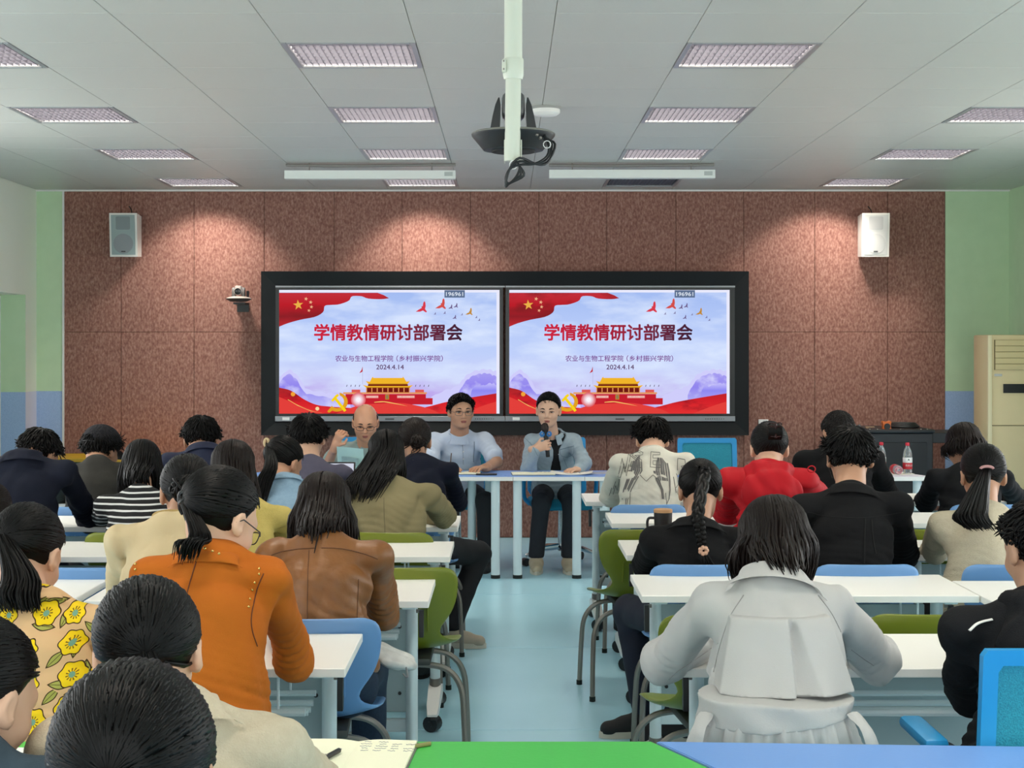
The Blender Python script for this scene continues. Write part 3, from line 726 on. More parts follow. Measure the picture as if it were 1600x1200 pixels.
Y = 12.0
cx0, cx1, cx2 = PX(1340, Y), PX(1458, Y), PX(1543, Y) + 0.02
zt = PZ(671, Y)
t = thing('teacher_console', 'black metal teaching console beside the air conditioner', 'console', ((cx0 + cx1) / 2, Y, 0))
M_CON = mat('console_black', '#10161d', 0.45)
w_ = cx1 - cx0
obj('cabinet', MB().box2((-w_ / 2, 0, 0), (w_ / 2, 0.6, zt - 0.03), 0.006), M_CON, t)
obj('front_panel', MB().box2((-w_ / 2 + 0.05, -0.008, 0.12), (w_ / 2 - 0.05, 0.004, zt - 0.1), 0.003), mat('console_panel', '#0d1218', 0.5), t)
obj('lid', MB().box2((-w_ / 2 - 0.01, -0.02, zt - 0.03), (w_ / 2 + 0.01, 0.6, zt), 0.01, 2), M_CON, t)
for x in (-0.2, -0.14, 0.04, 0.2, 0.25): obj('lid_rivet', MB().lathe([(0.006, 0), (0.005, 0.004)], 10, (x, 0.0, zt)), mat('rivet', '#c9c6bd', 0.3, metal=0.6), t)
obj('side_shelf', MB().box2((w_ / 2, 0.05, PZ(693, Y)), (cx2 - (cx0 + cx1) / 2, 0.55, PZ(677, Y)), 0.004), M_CON, t)
obj('side_leg', MB().box2((cx2 - (cx0 + cx1) / 2 - 0.06, 0.1, 0), (cx2 - (cx0 + cx1) / 2 - 0.02, 0.5, PZ(693, Y))), M_CON, t, sm=None)
t = thing('orange_tape_holder', 'orange plastic tape holder standing on the black console', 'tape holder', (PX(1390, Y), Y + 0.1, zt))
obj('holder', MB().prism([(-0.03, 0), (0.032, 0), (0.03, 0.035), (0.036, 0.055), (0.028, 0.062), (0.0, 0.056), (-0.028, 0.062), (-0.036, 0.055), (-0.03, 0.035)], 'y', -0.02, 0.03), mat('orange_plastic', '#e0702a', 0.45), t)
obj('tape_core', MB().lathe([(0.012, 0), (0.024, 0), (0.024, 0.012), (0.012, 0.012)], 20, (0, -0.02, 0.02), Matrix.Rotation(PI / 2, 3, 'X')), M_BLACKP, t)
t = thing('coiled_cable', 'coil of thick black cable lying on the black console', 'cable', (PX(1424, Y), Y + 0.25, zt))
for k in range(3): obj('coil', MB().tube([((0.12 - 0.012 * k) * math.cos(q), (0.11 - 0.012 * k) * math.sin(q), 0.012 + 0.011 * k) for q in np.linspace(0, 2 * PI, 30)], 0.009, 6), M_BLACKP, t)
tag(obj('wooden_ruler', MB().box((PX(1366, Y), Y + 0.15, zt + 0.012), (0.07, 0.03, 0.008)).box((PX(1366, Y) - 0.02, Y + 0.15, zt + 0.004), (0.02, 0.02, 0.008)), mat('pale_wood', '#a4876b', 0.6), sm=None), 'short pale wooden strip lying on the black console', 'ruler')
# ------------------------------------------------------------------ student desks
DW, DD, DZ = 1.19, 0.51, 0.74
def desk_proto():
    t = thing('student_desk', 'x', 'desk', (0, 0, 0))
    tp = obj('tabletop', MB().box((0, 0, DZ - 0.0125), (DW, DD, 0.025), 0.002), M_WHITE, t, sm=None)
    obj('edge_band', MB().box((0, -DD / 2 - 0.0005, DZ - 0.0125), (DW - 0.006, 0.001, 0.021)), M_EDGE, tp, sm=None)
    for s in (-1, 1):
        x = s * (DW / 2 - 0.075)
        ring = [(0.022 * math.cos(a), 0.034 * math.sin(a)) for a in np.linspace(0, 2 * PI, 17)[:-1]]
        c = obj('leg_column', MB().loft([[Vector((x + p[0], 0.02 + p[1], z)) for p in ring] for z in (0.10, 0.70)]), M_PAINT, t)
        obj('tilt_lever', MB().prism([(-0.05, 0.575), (-0.025, 0.575), (-0.012, 0.605), (-0.028, 0.62), (-0.015, 0.645), (-0.015, 0.67), (-0.04, 0.67), (-0.05, 0.63)], 'x', x + s * 0.03, x + s * 0.046), M_BLACKP, c)
        obj('lever_pin', MB().tube([(x + s * 0.018, -0.02, 0.665), (x + s * 0.032, -0.02, 0.665)], 0.007, 8), M_STEEL, c)
        obj('top_bracket', MB().box((x, 0.0, 0.705), (0.05, 0.34, 0.02), 0.003), M_PAINT, t)
        f = obj('foot', MB().loft([[Vector((x + a * w_, y, z0 if b_ < 0 else z1)) for a, b_ in ((-1, -1), (1, -1), (1, 1), (-1, 1))] for y, w_, z0, z1 in ((-0.255, 0.02, 0.068, 0.078), (-0.2, 0.026, 0.066, 0.105), (0.0, 0.028, 0.075, 0.145), (0.04, 0.028, 0.075, 0.145), (0.22, 0.026, 0.066, 0.105), (0.275, 0.02, 0.068, 0.078))]), M_WHITEP, t, sm=45)
        obj('column_socket', MB().loft([[Vector((x + p[0] * 1.12, 0.02 + p[1] * 1.12, z)) for p in ring] for z in (0.13, 0.175)]), mat('socket_grey', '#6d6862', 0.5), f)
        for y in (-0.22, 0.24):
            cs = obj('caster', MB().tube([(x - 0.010, y - 0.022, 0.034), (x + 0.010, y + 0.022, 0.034)], 0.034, 16).tube([(x - 0.013, y - 0.026, 0.034), (x + 0.013, y + 0.026, 0.034)], 0.012, 10).box((x, y + 0.006, 0.06), (0.022, 0.03, 0.02), 0.003), M_BLACKP, t)
            obj('brake_tab', MB().box((x + 0.004, y - 0.036, 0.062), (0.022, 0.022, 0.007), 0.002, 1, (0.3, 0, 0)), M_BLACKP, cs)
    obj('modesty_panel', MB().box((0, 0.115, 0.46), (DW - 0.19, 0.012, 0.38), 0.003), M_GREYSHEET, t, sm=None)
    for s in (-1, 1):
        for z in (0.34, 0.585): obj('panel_bolt', MB().lathe([(0.007, 0), (0.006, 0.004)], 10, (s * (DW / 2 - 0.125), 0.108, z), Matrix.Rotation(PI / 2, 3, 'X')), M_BLACKP, t)
    b_ = thing('book_rack', '', None, (0, 0, 0)); b_.parent = t
    del b_['label']
    for y, z in ((-0.17, 0.60), (-0.11, 0.585), (-0.05, 0.58), (0.01, 0.585), (0.07, 0.60)):
        obj('rack_rail', MB().tube([(-DW / 2 + 0.12, y, z), (DW / 2 - 0.12, y, z)], 0.009 if y > -0.16 else 0.011, 8), M_PAINT, b_)
    for s in (-0.4, 0.4):
        obj('rack_hanger', MB().tube([(s, -0.17, 0.60), (s, -0.17, 0.71)], 0.004, 6).tube([(s, 0.07, 0.6), (s, 0.07, 0.71)], 0.004, 6).box((s, -0.17, 0.708), (0.03, 0.03, 0.012)), M_PAINT, b_)
    obj('cross_beam', MB().box((0, 0.04, 0.24), (DW - 0.15, 0.03, 0.045), 0.004), M_PAINT, t)
    return t
desks = [  # centre x, near edge, label
    (-1.035, 4.18, 'white desk under the elbow of the orange jacket'),
    (-0.865, 5.30, 'white desk in front of the brown leather jacket'),
    (-2.10, 5.38, 'white desk left of the beige jacket, mostly hidden'),
    (-0.833, 6.43, 'white desk with an empty green chair at its aisle end'),
    (-2.06, 6.43, 'white desk behind the yellow floral shirt'),
    (-0.835, 7.50, 'white desk under the elbow of the khaki jacket'),
    (-2.07, 7.50, 'white desk under the sleeve of the dark blue blazer'),
    (-0.84, 8.62, 'white desk of the front left row beside the aisle'),
    (-2.08, 8.62, 'white desk before the person in the black cap'),
    (1.07, 4.18, 'white desk in front of the grey trench coat'),
    (1.07, 5.41, 'white desk right behind the black jacket near the aisle'),
    (2.265, 5.25, 'white desk at the right edge before the black hoodie'),
    (1.10, 6.48, 'white desk with the black tumbler'),
    (2.32, 6.48, 'white desk in front of the cream sweater'),
    (1.118, 7.66, 'white desk in front of the red hooded jacket'),
    (2.33, 7.66, 'white desk behind the black coat by the air conditioner'),
    (1.043, 8.74, 'white desk in front of the printed white shirt'),
    (2.25, 8.74, 'white desk below the tall water bottle'),
]
dp = desk_proto()
for k, (x, n, lb) in enumerate(desks):
    loc = (x, n + DD / 2, 0)
    if k == 0: dp.location = loc; dp['label'] = lb; dp['group'] = 'white student desks'
    else: dup(dp, loc, 0, lb, 'white student desks')

# ------------------------------------------------------------------ shell chairs
def bake(o, name):
    dg = bpy.context.evaluated_depsgraph_get()
    me = bpy.data.meshes.new_from_object(o.evaluated_get(dg)); me.name = name
    bpy.data.objects.remove(o)
    return me
def shell_mesh():
    prof = [(-0.222, 0.785, 0.150), (-0.220, 0.775, 0.192), (-0.214, 0.745, 0.205), (-0.208, 0.715, 0.206), (-0.203, 0.690, 0.204), (-0.196, 0.65, 0.198), (-0.186, 0.60, 0.180), (-0.172, 0.55, 0.150), (-0.156, 0.505, 0.128), (-0.130, 0.470, 0.150), (-0.085, 0.452, 0.190), (-0.01, 0.445, 0.212), (0.08, 0.445, 0.212), (0.15, 0.445, 0.205), (0.2, 0.438, 0.180), (0.222, 0.425, 0.12)]
    nc = 12; vs = []; fs = []
    for i, (y, z, w_) in enumerate(prof):
        for j in range(nc + 1):
            s = -1 + 2 * j / nc
            back = max(0.0, min(1.0, (z - 0.47) / 0.15))
            vs.append((s * w_, y + 0.022 * back * s * s, z + 0.034 * (1 - back) * s * s * (1 if i < 13 else 0.35) + (0.012 if (i in (3,) and abs(s) < 0.36) else 0) * (1 - 3 * abs(s) ** 2) * -1))
    for i in range(len(prof) - 1):
        for j in range(nc):
            if i == 3 and 4 <= j < nc - 4: continue
            a = i * (nc + 1) + j
            fs.append((a, a + 1, a + nc + 2, a + nc + 1))
    me = bpy.data.meshes.new('shell'); me.from_pydata(vs, [], fs)
    o = bpy.data.objects.new('shell', me); COL.objects.link(o)
    m1 = o.modifiers.new('s', 'SOLIDIFY'); m1.thickness = 0.013; m1.offset = 0
    m2 = o.modifiers.new('u', 'SUBSURF'); m2.levels = 1; m2.render_levels = 1
    me = bake(o, 'shell'); smooth(me, 60)
    return me
SHELL = shell_mesh()
def chair_proto(m, cname):
    t = thing('shell_chair', 'x', 'chair', (0, 0, 0))
    me = SHELL.copy(); me.materials.clear(); me.materials.append(m)
    sh = obj('shell', me, m, t)
    mb = MB()
    for k in range(7): mb.box((-0.09 + 0.03 * k, -0.196 + 0.006, 0.585), (0.006, 0.012, 0.10), 0.002, 1, (0.2, 0, 0))
    obj('back_rib', mb, m, sh)
    rim = []
    obj('lumbar_lip', MB().tube(catmull([(-0.075, -0.216, 0.702), (-0.04, -0.216, 0.688), (0, -0.216, 0.684), (0.04, -0.216, 0.688), (0.075, -0.216, 0.702)], 12), 0.006, 6), m, sh)
    for y, sp in ((-0.15, -0.05), (0.13, 0.03)):
        pts = []
        for x, z in ((-0.235, 0.0), (-0.228, 0.2), (-0.215, 0.32), (-0.165, 0.385), (-0.08, 0.405), (0.08, 0.405), (0.165, 0.385), (0.215, 0.32), (0.228, 0.2), (0.235, 0.0)):
            pts.append((x, y + sp * (1 - z / 0.4), z))
        l = obj('leg_hoop', MB().tube(catmull(pts, 36), 0.0115, 8), M_STEEL, t)
        for s in (-1, 1): obj('foot_cap', MB().lathe([(0.014, 0), (0.014, 0.022)], 10, (s * 0.235, y + sp, 0)), M_RUBBER, l)
    obj('seat_mount', MB().box((0, -0.01, 0.418), (0.2, 0.32, 0.028), 0.008, 2), mat(cname + '_mount', '#3d3f3c', 0.5), t)
    return t
cb = chair_proto(M_BLUECH, 'blue'); cg = chair_proto(M_GREENCH, 'green')
chairs = [  # proto, centre x, desk near edge, yaw, label
    ('b', -0.60, 5.30, 0.05, 'blue shell chair of the brown leather jacket, beside the white desk corner'),
    ('b', -1.16, 5.30, -0.05, 'blue shell chair under the beige jacket'),
    ('g', -0.39, 6.43, 0.0, 'empty green shell chair beside the aisle, left half of the room'),
    ('b', -1.60, 6.43, 0.0, 'empty blue shell chair behind the floral shirt'),
    ('b', -1.05, 6.43, 0.0, 'blue shell chair under the yellow top, hidden by people'),
    ('g', -1.70, 7.50, 0.0, 'green shell chair below the striped shirt'),
    ('g', -0.52, 7.50, -0.06, 'green shell chair below the khaki jacket'),
    ('b', -1.06, 7.50, 0.0, 'blue shell chair below the denim jacket, hidden by people'),
    ('b', -2.26, 7.50, 0.0, 'blue shell chair under the dark blue blazer'),
    ('b', -0.47, 8.62, 0.0, 'blue shell chair under the navy sweater beside the aisle'),
    ('b', -1.07, 8.62, 0.0, 'blue shell chair under the mauve grey shirt'),
    ('b', -1.64, 8.62, 0.0, 'blue shell chair under the navy zip jacket'),
    ('b', -2.2, 8.62, 0.0, 'blue shell chair under the person in the black cap'),
    ('b', -2.1, 6.43, 0.0, 'blue shell chair at the left edge of the picture'),
    ('g', 0.655, 5.41, 0.1, 'empty green shell chair left of the grey trench coat'),
    ('g', 1.325, 5.41, 0.0, 'empty green shell chair right of the grey trench coat'),
    ('b', 0.75, 6.48, 0.0, 'blue shell chair under the black jacket beside the black tumbler'),
    ('b', 1.38, 6.48, 0.0, 'blue shell chair under the black shirt with the mask'),
    ('b', 1.95, 6.48, 0.0, 'blue shell chair under the cream sweater'),
    ('g', 0.60, 7.66, 0.12, 'empty green shell chair beside the aisle, right half of the room'),
    ('b', 1.25, 7.66, 0.0, 'blue shell chair under the red jacket, hidden by people'),
    ('g', 1.98, 7.66, 0.0, 'empty green shell chair in front of the cream sweater'),
    ('b', 0.74, 8.74, 0.06, 'blue shell chair under the printed white shirt'),
    ('b', 1.82, 8.74, 0.0, 'blue shell chair under the black top left of the water bottles, hidden by people'),
    ('b', 2.55, 8.74, 0.0, 'blue shell chair under the black coat by the air conditioner'),
]
used = set()
for pr, x, n, rz, lb in chairs:
    src = cb if pr == 'b' else cg
    loc = (x, n - (0.42 if lb.startswith('empty') else 0.39), 0); gp = 'shell chairs at the desks'
    if pr not in used: used.add(pr); src.location = loc; src.rotation_euler = (0, 0, rz); src['label'] = lb; src['group'] = gp
    else: dup(src, loc, rz, lb, gp)
# plain stool under the trench coat
def stool(x, y, label):
    t = thing('round_stool', label, 'stool', (x, y, 0))
    obj('seat', MB().lathe([(0.15, 0.42), (0.165, 0.43), (0.165, 0.45), (0.15, 0.46)], 24), mat('stool_seat', '#2e3236', 0.6), t)
    for k in range(4):
        a = PI / 4 + k * PI / 2
        obj('leg', MB().tube([(0.11 * math.cos(a), 0.11 * math.sin(a), 0.425), (0.17 * math.cos(a), 0.17 * math.sin(a), 0.0)], 0.011, 8), M_STEEL, t)
stool(0.66, 3.72, 'round stool hidden under the grey trench coat')
stool(-0.73, 3.66, 'round stool under the orange suede jacket')
stool(-1.13, 3.66, 'round stool under the yellow floral shirt')
stool(-0.51, 2.28, 'round stool under the beige blazer at the green table')
stool(-0.42, 1.55, 'round stool under the person nearest the camera')
stool(-0.84, 2.2, 'round stool under the person at the left edge by the green table')

# ------------------------------------------------------------------ blue mesh office chairs
def office_proto():
    t = thing('office_chair', 'x', 'office chair', (0, 0, 0))
    pm = mat('teal_mesh', '#2a9fb4', 0.7, noise=('#1c7f95', 260, 0.4), bump=(260, 0.4))
    w_, z0, z1 = 0.225, 0.50, 0.93
    def yb(z): return -0.235 - 0.05 * ((z - z0) / (z1 - z0)) ** 1.5
    fr = [(-w_ + 0.02, z0), (w_ - 0.02, z0), (w_, z0 + 0.03), (w_, z1 - 0.015), (w_ - 0.01, z1), (-w_ + 0.01, z1), (-w_, z1 - 0.015), (-w_, z0 + 0.03)]
    q = 0.036
    def ring(zz, d): return zz
    vs, fs = [], []
    inn = [(x - math.copysign(q, x), z + (q if z < 0.7 else -q)) for x, z in fr]
    for L_, d in ((fr, -0.014), (inn, -0.014), (inn, 0.014), (fr, 0.014)):
        vs += [Vector((x, yb(z) + d, z)) for x, z in L_]
    n = len(fr)
    for k in range(4):
        for j in range(n):
            a, b_ = k * n + j, k * n + (j + 1) % n
            c_, d_ = ((k + 1) % 4) * n + (j + 1) % n, ((k + 1) % 4) * n + j
            fs.append((a, b_, c_, d_))
    bk = obj('back_frame', MB().raw(vs, fs), M_OFFICE, t, sm=30)
    mb = MB()
    gx = np.linspace(-w_ + q - 0.004, w_ - q + 0.004, 7); gz = np.linspace(z0 + q - 0.004, z1 - q + 0.004, 8)
    mb.raw([Vector((x, yb(z) + 0.004, z)) for z in gz for x in gx], [(i * 7 + j, i * 7 + j + 1, (i + 1) * 7 + j + 1, (i + 1) * 7 + j) for i in range(7) for j in range(6)])
    obj('mesh_panel', mb, pm, bk, sm=60)
    obj('seat', MB().box((0, 0.0, 0.455), (0.46, 0.46, 0.07), 0.025, 3), mat('teal_seat', '#1f8fb0', 0.8, bump=(200, 0.2)), t)
    obj('back_post', MB().box((0, -0.25, 0.5), (0.07, 0.02, 0.2), 0.005), M_OFFICE, t)
    for s in (-1, 1):
        obj('armrest', MB().tube(catmull([(s * 0.225, -0.08, 0.44), (s * 0.27, -0.08, 0.5), (s * 0.275, -0.04, 0.64)], 10), 0.016, 8).box((s * 0.275, 0.02, 0.665), (0.06, 0.25, 0.03), 0.012, 2), M_OFFICE, t)
    obj('gas_lift', MB().tube([(0, 0, 0.1), (0, 0, 0.42)], 0.025, 12), M_CHROME, t)
    for k in range(5):
        a = k * 2 * PI / 5 + 0.3
        d = Vector((math.cos(a), math.sin(a), 0))
        l = obj('base_arm', MB().tube([d * 0.02 + Vector((0, 0, 0.13)), d * 0.16 + Vector((0, 0, 0.12)), d * 0.29 + Vector((0, 0, 0.075))], [0.022, 0.018, 0.013], 8), M_CHROME, t)
        s_ = Vector((-d.y, d.x, 0))
        obj('caster', MB().tube([d * 0.29 + s_ * -0.024 + Vector((0, 0, 0.03)), d * 0.29 + s_ * 0.024 + Vector((0, 0, 0.03))], 0.03, 12), M_BLACKP, l)
    return t
op = office_proto()
op.location = (1.30, 3.76, 0); op['label'] = 'sky blue mesh office chair of the black hoodie, nearest'; op['group'] = 'blue mesh office chairs'
YP = 11.45
dup(op, (PX(1110, 11.5), 11.42, 0), PI, 'empty sky blue mesh office chair at the front table', 'blue mesh office chairs')
dup(op, (PX(876, 11.6), 11.5, 0), PI + 0.1, 'sky blue mesh office chair behind the person with the microphone', 'blue mesh office chairs')
dup(op, (PX(716, 11.6), 11.55, 0), PI, 'sky blue mesh office chair under the person in the pale blue shirt', 'blue mesh office chairs')
dup(op, (PX(575, 11.6), 11.55, 0), PI, 'sky blue mesh office chair under the person in the grey green shirt', 'blue mesh office chairs')

# ------------------------------------------------------------------ trapezoid tables
def table(name, poly, z, legs, top, label, th=0.03, lr=0.031, edge=M_EDGE, group=None, panel=None):
    cx = sum(p[0] for p in poly) / len(poly); cy = sum(p[1] for p in poly) / len(poly)
    t = thing(name, label, 'table', (cx, cy, 0), 0, group)
    q = [(p[0] - cx, p[1] - cy) for p in poly]
    tp = obj('tabletop', MB().prism(q, 'z', z - th, z - 0.002), edge, t, sm=None)
    s = [(p[0] * 0.995, p[1] * 0.99) for p in q]
    obj('laminate', MB().prism(s, 'z', z - 0.003, z), top, tp, sm=None)
    for x, y in legs:
        l = obj('leg', MB().tube([(x - cx, y - cy, 0.02), (x - cx, y - cy, z - th)], lr, 16), M_PAINT, t)
        obj('foot_cap', MB().lathe([(lr + 0.002, 0), (lr + 0.002, 0.025)], 16, (x - cx, y - cy, 0)), M_RUBBER, l)
    if panel: obj('modesty_panel', MB().box2((panel[0] - cx, panel[1] - cy, 0.1), (panel[2] - cx, panel[1] - cy + 0.015, z - th)), mat('dark_teal', '#24463f', 0.6), t, sm=None)
    return t
g_ = 'trapezoid tables along the front'
YT, YK, ZT = 10.72, 11.27, 0.718
table('trapezoid_table', [(-1.97, YT), (-0.97, YT), (-1.22, YK), (-1.72, YK)], ZT, [(-1.88, YT + 0.06), (-1.06, YT + 0.06), (-1.65, YK - 0.06), (-1.27, YK - 0.06)], M_BLUETOP, 'white edged table before the person in the grey green shirt', group=g_)
table('trapezoid_table', [(-0.965, YT), (0.04, YT), (-0.21, YK), (-0.71, YK)], ZT, [(-0.88, YT + 0.06), (-0.08, YT + 0.06), (-0.66, YK - 0.06), (-0.255, YK - 0.06)], M_BLUETOP, 'blue topped table in front of the person in the pale blue shirt', group=g_)
table('trapezoid_table', [(0.045, YT), (0.54, YT), (0.79, YK), (-0.205, YK)], ZT, [(0.075, YT + 0.06), (0.49, YT + 0.06), (0.72, YK - 0.06), (-0.13, YK - 0.04)], M_BLUETOP, 'blue topped table in front of the person with the microphone', group=g_)
table('trapezoid_table', [(0.545, YT), (1.55, YT), (1.30, YK), (0.80, YK)], ZT, [(0.68, YT + 0.06), (1.46, YT + 0.06), (0.85, YK - 0.06), (1.24, YK - 0.06)], M_BLUETOP, 'blue topped table before the empty blue office chair', group=g_)
table('trapezoid_table', [(1.555, YT), (2.05, YT), (2.30, YK), (1.305, YK)], ZT, [(1.6, YT + 0.06), (2.0, YT + 0.06), (2.2, YK - 0.06), (1.4, YK - 0.06)], M_BLUETOP, 'blue topped table behind the red jacket', group=g_)
table('trapezoid_table', [(2.055, YT), (2.97, YT), (2.80, YK), (2.305, YK)], ZT, [(2.15, YT + 0.06), (2.88, YT + 0.06), (2.36, YK - 0.06), (2.74, YK - 0.06)], mat('pale_laminate', '#dcdbe6', 0.4), 'pale table with the water bottles', group=g_)
table('trapezoid_table', [(-3.75, 12.48), (-2.6, 12.48), (-2.6, 13.06), (-3.75, 13.06)], 0.72, [(-3.68, 12.55), (-2.67, 12.55), (-3.68, 13.0), (-2.67, 13.0)], M_YELLOWTOP, 'yellow topped table against the felt wall', edge=mat('yellow_edge', '#c99b1e', 0.5), panel=(-3.7, 12.6, -2.65))
table('trapezoid_table', [(-1.10, 3.405), (0.322, 3.405), (0.60, 2.80), (-1.40, 2.80)], 0.74, [(-1.05, 3.34), (0.27, 3.34), (-1.25, 2.88), (0.48, 2.88)], M_GREENTOP, 'bright green table along the bottom of the picture', edge=mat('green_edge', '#55b35c', 0.5))
table('trapezoid_table', [(0.332, 3.405), (1.75, 3.33), (1.47, 2.74), (0.608, 2.80)], 0.74, [(0.45, 3.33), (1.62, 3.27), (0.66, 2.88), (1.4, 2.82)], M_BLUETOP, 'bright blue table in the bottom right corner', edge=mat('blue_edge', '#7fa3dd', 0.5))
table('trapezoid_table', [(-1.11, 3.40), (-1.41, 2.80), (-2.3, 2.80), (-2.5, 3.40)], 0.735, [(-1.3, 3.3), (-1.5, 2.9), (-2.2, 2.9), (-2.4, 3.3)], M_BLUETOP, 'blue table at the bottom left corner, mostly hidden', edge=mat('blue_edge', '#7fa3dd', 0.5))
# ------------------------------------------------------------------ implicit surfaces (for people and soft things)
def A3(v): return np.array((v[0], v[1], v[2]), dtype=np.float32)
def rc(a, b, ra, rb, side=None, s=1.0):
    """tapered capsule; side / s widen it along one axis"""
    a, b = A3(a), A3(b); ba = b - a
    if side is not None: sd = A3(side); k = 1 - 1 / s; ba = ba - sd * (ba @ sd) * k
    L2 = float(ba @ ba) + 1e-9
    def f(X, Y, Z):
        x, y, z = X - a[0], Y - a[1], Z - a[2]
        if side is not None:
            q = (x * sd[0] + y * sd[1] + z * sd[2]) * k
            x, y, z = x - q * sd[0], y - q * sd[1], z - q * sd[2]
        t = np.clip((x * ba[0] + y * ba[1] + z * ba[2]) / L2, 0, 1)
        x, y, z = x - t * ba[0], y - t * ba[1], z - t * ba[2]
        return np.sqrt(x * x + y * y + z * z) - (ra + (rb - ra) * t)
    return f
def el(c, r, R=None):
    c = A3(c); R_ = None if R is None else np.array(R.to_3x3().transposed(), dtype=np.float32)
    def f(X, Y, Z):
        x, y, z = X - c[0], Y - c[1], Z - c[2]
        if R_ is not None:
            x, y, z = (R_[0, 0] * x + R_[0, 1] * y + R_[0, 2] * z, R_[1, 0] * x + R_[1, 1] * y + R_[1, 2] * z, R_[2, 0] * x + R_[2, 1] * y + R_[2, 2] * z)
        x, y, z = x / r[0], y / r[1], z / r[2]
        k0 = np.sqrt(x * x + y * y + z * z) + 1e-6
        x, y, z = x / r[0], y / r[1], z / r[2]
        return k0 * (k0 - 1) / (np.sqrt(x * x + y * y + z * z) + 1e-6)
    return f
def smin(a, b, k):
    h = np.clip(0.5 + 0.5 * (b - a) / k, 0, 1)
    return b + (a - b) * h - k * h * (1 - h)
def union(prims, k):
    def f(X, Y, Z):
        d = prims[0](X, Y, Z)
        for p in prims[1:]: d = smin(d, p(X, Y, Z), k)
        return d
    return f
def halfspace(pt, n):
    pt, n = A3(pt), A3(n)
    return lambda X, Y, Z: (X - pt[0]) * n[0] + (Y - pt[1]) * n[1] + (Z - pt[2]) * n[2]
EDG = [(0, 1), (0, 2), (0, 4), (1, 3), (1, 5), (2, 3), (2, 6), (3, 7), (4, 5), (4, 6), (5, 7), (6, 7)]
def nets(f, lo, hi, h):
    """surface of f = 0 as quads (naive surface nets)"""
    ax = [np.arange(lo[i], hi[i] + h, h, dtype=np.float32) for i in range(3)]
    F = f(ax[0][:, None, None], ax[1][None, :, None], ax[2][None, None, :])
    F = np.broadcast_to(F, tuple(len(a) for a in ax))
    n = np.array(F.shape) - 1
    s = F < 0
    cnt = np.zeros(n, dtype=np.int8)
    sl = [(slice(i, n[0] + i), slice(j, n[1] + j), slice(k, n[2] + k)) for i in (0, 1) for j in (0, 1) for k in (0, 1)]
    for q in sl: cnt += s[q]
    act = (cnt > 0) & (cnt < 8)
    I = np.argwhere(act)
    if len(I) == 0: return np.zeros((0, 3)), np.zeros((0, 4), int)
    idx = -np.ones(n, dtype=np.int64); idx[act] = np.arange(len(I))
    offs = np.array([(i, j, k) for i in (0, 1) for j in (0, 1) for k in (0, 1)])
    vals = np.stack([F[I[:, 0] + o[0], I[:, 1] + o[1], I[:, 2] + o[2]] for o in offs], 1)
    acc = np.zeros((len(I), 3)); w = np.zeros(len(I))
    for a, b in EDG:
        fa, fb = vals[:, a], vals[:, b]
        c = (fa < 0) != (fb < 0)
        t = np.where(c, fa / np.where(c, fa - fb, 1), 0)
        acc += np.where(c[:, None], offs[a] + t[:, None] * (offs[b] - offs[a]), 0); w += c
    V = (I + acc / w[:, None]) * h + np.array([a[0] for a in ax])
    Q = []
    for d in range(3):
        e1, e2 = (d + 1) % 3, (d + 2) % 3
        s0 = [slice(1, -1)] * 3; s1 = [slice(1, -1)] * 3
        s0[d] = slice(0, -1); s1[d] = slice(1, None)
        a, b = s[tuple(s0)], s[tuple(s1)]
        for flip, msk in ((False, a & ~b), (True, ~a & b)):
            J = np.argwhere(msk)
            if len(J) == 0: continue
            J = J.copy(); J[:, e1] += 1; J[:, e2] += 1
            def cell(x, y):
                K = J.copy(); K[:, e1] -= x; K[:, e2] -= y
                return idx[K[:, 0], K[:, 1], K[:, 2]]
            q = np.stack([cell(1, 1), cell(0, 1), cell(0, 0), cell(1, 0)], 1)
            if flip: q = q[:, ::-1]
            Q.append(q[(q >= 0).all(1)])
    return V, np.concatenate(Q)
def np_mesh(name, V, Q):
    me = bpy.data.meshes.new(name)
    me.vertices.add(len(V)); me.vertices.foreach_set('co', np.asarray(V, dtype=np.float32).ravel())
    me.loops.add(len(Q) * 4); me.loops.foreach_set('vertex_index', np.asarray(Q, dtype=np.int32).ravel())
    me.polygons.add(len(Q)); me.polygons.foreach_set('loop_start', np.arange(0, len(Q) * 4, 4, dtype=np.int32))
    me.polygons.foreach_set('use_smooth', np.ones(len(Q), dtype=bool))
    me.update(calc_edges=True)
    return me
def join(parts):
    V, Q, o = [], [], 0
    for v, q in parts: V.append(v); Q.append(q + o); o += len(v)
    return np.concatenate(V), np.concatenate(Q)
